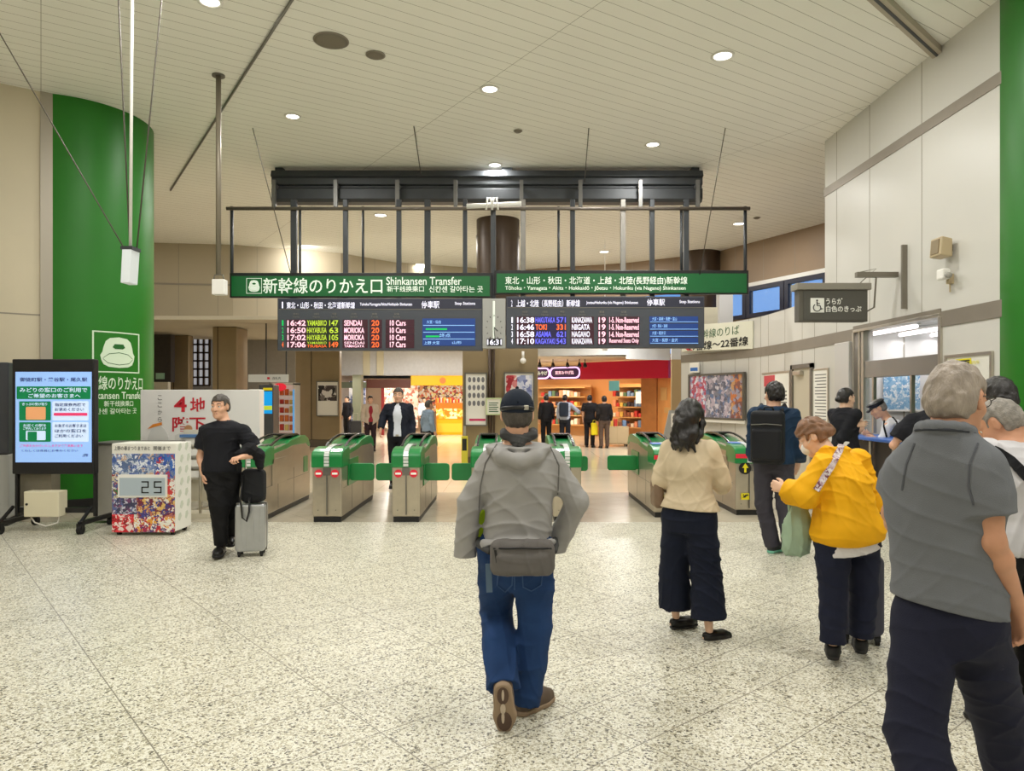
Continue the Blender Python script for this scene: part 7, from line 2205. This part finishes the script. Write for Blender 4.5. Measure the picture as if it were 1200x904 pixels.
def ocap(F_):
    F_.ball(h.hp(0, -.005, .085), (.115 * h.hk, .125 * h.hk, .035 * h.hk), 0, R=h.HR.T)
    F_.ball(h.hp(0, -.01, .05), (.085 * h.hk, .105 * h.hk, .05 * h.hk), .015, R=h.HR.T)
    F_.half(h.hp(0, 0, .03), h.HR @ V(0, 0, -1))
    F_.chain([h.hp(-.055, .08, .035), h.hp(-.03, .135, .02), h.hp(.03, .135, .02), h.hp(.055, .08, .035)], [.009] * 4, .015, .03)


h.blob('peaked_cap', mat('cap_black', C(24, 25, 30), .35), h.hp(0, 0, 0) - .24, h.hp(0, 0, 0) + .24, .006, ocap)
ribbon('black_strap', st, seg([(1037, 487), (1036, 500), (1039, 513)], 3), .025, BLK, h.root); ribbon('black_strap', st, seg([(1044, 487), (1050, 494), (1054, 505)], 3), .025, BLK, h.root)

# 9 ---------------------------------------------------------------- people in the concourse beyond the gates
def walker(label, px, Z, Ht, yaw, topc, botc, hairm=HB, vx=.013, sleeve=.95, ov=None, female=False, pack=None, open_=None, face=True, group=None, hem=.86, hh=None, bag=None):
    x = (px - 600) * Z / F
    h = Human(label, (x, Z), Ht, yaw, vx=vx, female=female, ov=ov, hands=dict(l=dict(curl=.4), r=dict(curl=.4)))
    h.body()
    nm = lambda c: 'cloth_%d_%d_%d' % c
    if open_: h.top('shirt', FAB(nm(open_), *open_), .014, .9, .9, 0)
    ex = None
    if open_:
        f = rotm(yaw) @ V(0, 1, 0)
        ex = lambda F_: F_.chain([V(0, 0, .8) + f * .2, V(0, 0, 1.2 * h.k) + f * .2, V(0, 0, 1.46 * h.k) + f * .12], [.10, .095, .05], .01, op='c')
    h.top('jacket' if open_ else 'shirt', FAB(nm(topc), *topc), .022, sleeve, hem, .006, arm=1.1, extra=ex)
    h.trousers('trousers', FAB(nm(botc), *botc), .02, 1.06, .06)
    h.shoes(SHB, SOLEK, .010); h.hair(hairm, .015, .009, strand=.002, extra=hh and (lambda F_: hh(h, F_)))
    if pack:
        b = rotm(yaw) @ V(0, -.2, 0) + V(0, 0, 1.22 * h.k)
        h.blob('backpack', FAB(nm(pack), *pack), b - .4, b + .4, .014, lambda F_: rbox(F_, b, (.15, .09, .24), .06, rotm(yaw).T, 0))
    return h


Zs = 12.85; a = At(-2.0, Zs)
h = walker('man in a dark suit jacket and open white collar walking to the gates', 467, Zs, 1.82, PI, (30, 34, 46), (24, 25, 30), HAIRD, .0075, .97, dict(wr=a(447, 503, -.12), er=a(450, 488, -.0), kl=a(471, 545, -.12), al=a(472, 572, -.05), kr=a(462, 545, .02), ar=a(462, 566, .25)), open_=(222, 226, 236))
h.face((45, 40, 36)); obj('belt_buckle', MB().box((-.025, -.155, .97), (.025, -.14, 1.0)), STEEL, h.root)
h = walker('woman in an open beige coat over dark red walking beyond the gates', 434, 22.3, 1.70, PI + .3, (196, 178, 160), (52, 36, 42), HB, .013, open_=(150, 44, 56), female=True, hem=.80)
h = walker('woman in a pale denim jacket facing the yellow sweet shop', 502, 17.6, 1.58, -.9, (140, 158, 178), (36, 36, 40), HAIRD, .011, female=True)
h = walker('dark-clothed traveller far off with a suitcase by the grey shop', 407, 29.5, 1.70, PI - .6, (34, 32, 38), (30, 30, 34), HB, .016)
g = thing('suitcase', 'black suitcase behind the far dark-clothed traveller', 'suitcase', (W(417, 0, 29.8).x, 29.8, 0), .3)
obj('shell', MB().prism(rrect(-.22, .06, .22, .70, .05), -.13, .13), mat('suitcase_black', C(32, 32, 34), .4), g, bevel=.02)
obj('castors', MB().tube([(-.17, 0, .03), (-.13, 0, .03)], .03, 10).tube([(.13, 0, .03), (.17, 0, .03)], .03, 10), RUBBER, g); obj('pull_handle', MB().tube([(-.08, 0, .7), (-.08, 0, 1.0), (.08, 0, 1.0), (.08, 0, .7)], .012, 6), STEEL, g)
walker('shopper in white beside the yellow sweet counter', 497, 30.8, 1.66, PI + .5, (228, 222, 220), (40, 36, 44), HB, .016, female=True)
walker('clerk in dark clothes behind the yellow sweet counter', 525, 33.3, 1.72, PI, (70, 56, 60), (50, 46, 50), HB, .016)
walker('person all in black at the souvenir shop, nearest the pier', 640, 24.6, 1.74, .2, (26, 26, 30), (24, 24, 28), HB, .012)
a = At(W(662, 0, 24.2).x, 24.2)
h = walker('shopper in a pale shirt with a dark backpack at the souvenir shop', 662, 24.2, 1.74, -.25, (178, 186, 206), (34, 36, 46), HB, .012, .9, pack=(44, 52, 66), ov=dict(er=a(678, 483, .1), wr=a(672, 477, .3)))
walker('shopper in plain black with a yellow carrier bag by the display cabinet', 691, 24.0, 1.73, -.3, (30, 28, 32), (34, 32, 36), HB, .012, .4)
walker('shopper in a printed dark hoodie beside the display cabinet', 708, 23.6, 1.70, .15, (34, 30, 30), (96, 78, 68), HB, .012)
o = W(697, 500, 23.6); g = thing('carrier_bag', 'yellow carrier bag hanging between the two shoppers in dark clothes', 'bag', (o.x, 23.7, 0))
F_ = Field(V(-.25, -.2, .3), V(.25, .2, 1.1), .012); rbox(F_, (0, 0, .62), (.11, .05, .2), .03, k=0); F_.folds(.006, 3)
F_.mesh('bag_body', FAB('carrier_yellow', 236, 214, 40), g); obj('bag_handle', MB().tube([(-.06, 0, .8), (-.04, 0, .9), (.04, 0, .9), (.06, 0, .8)], .008, 6), MATS['carrier_yellow'], g)
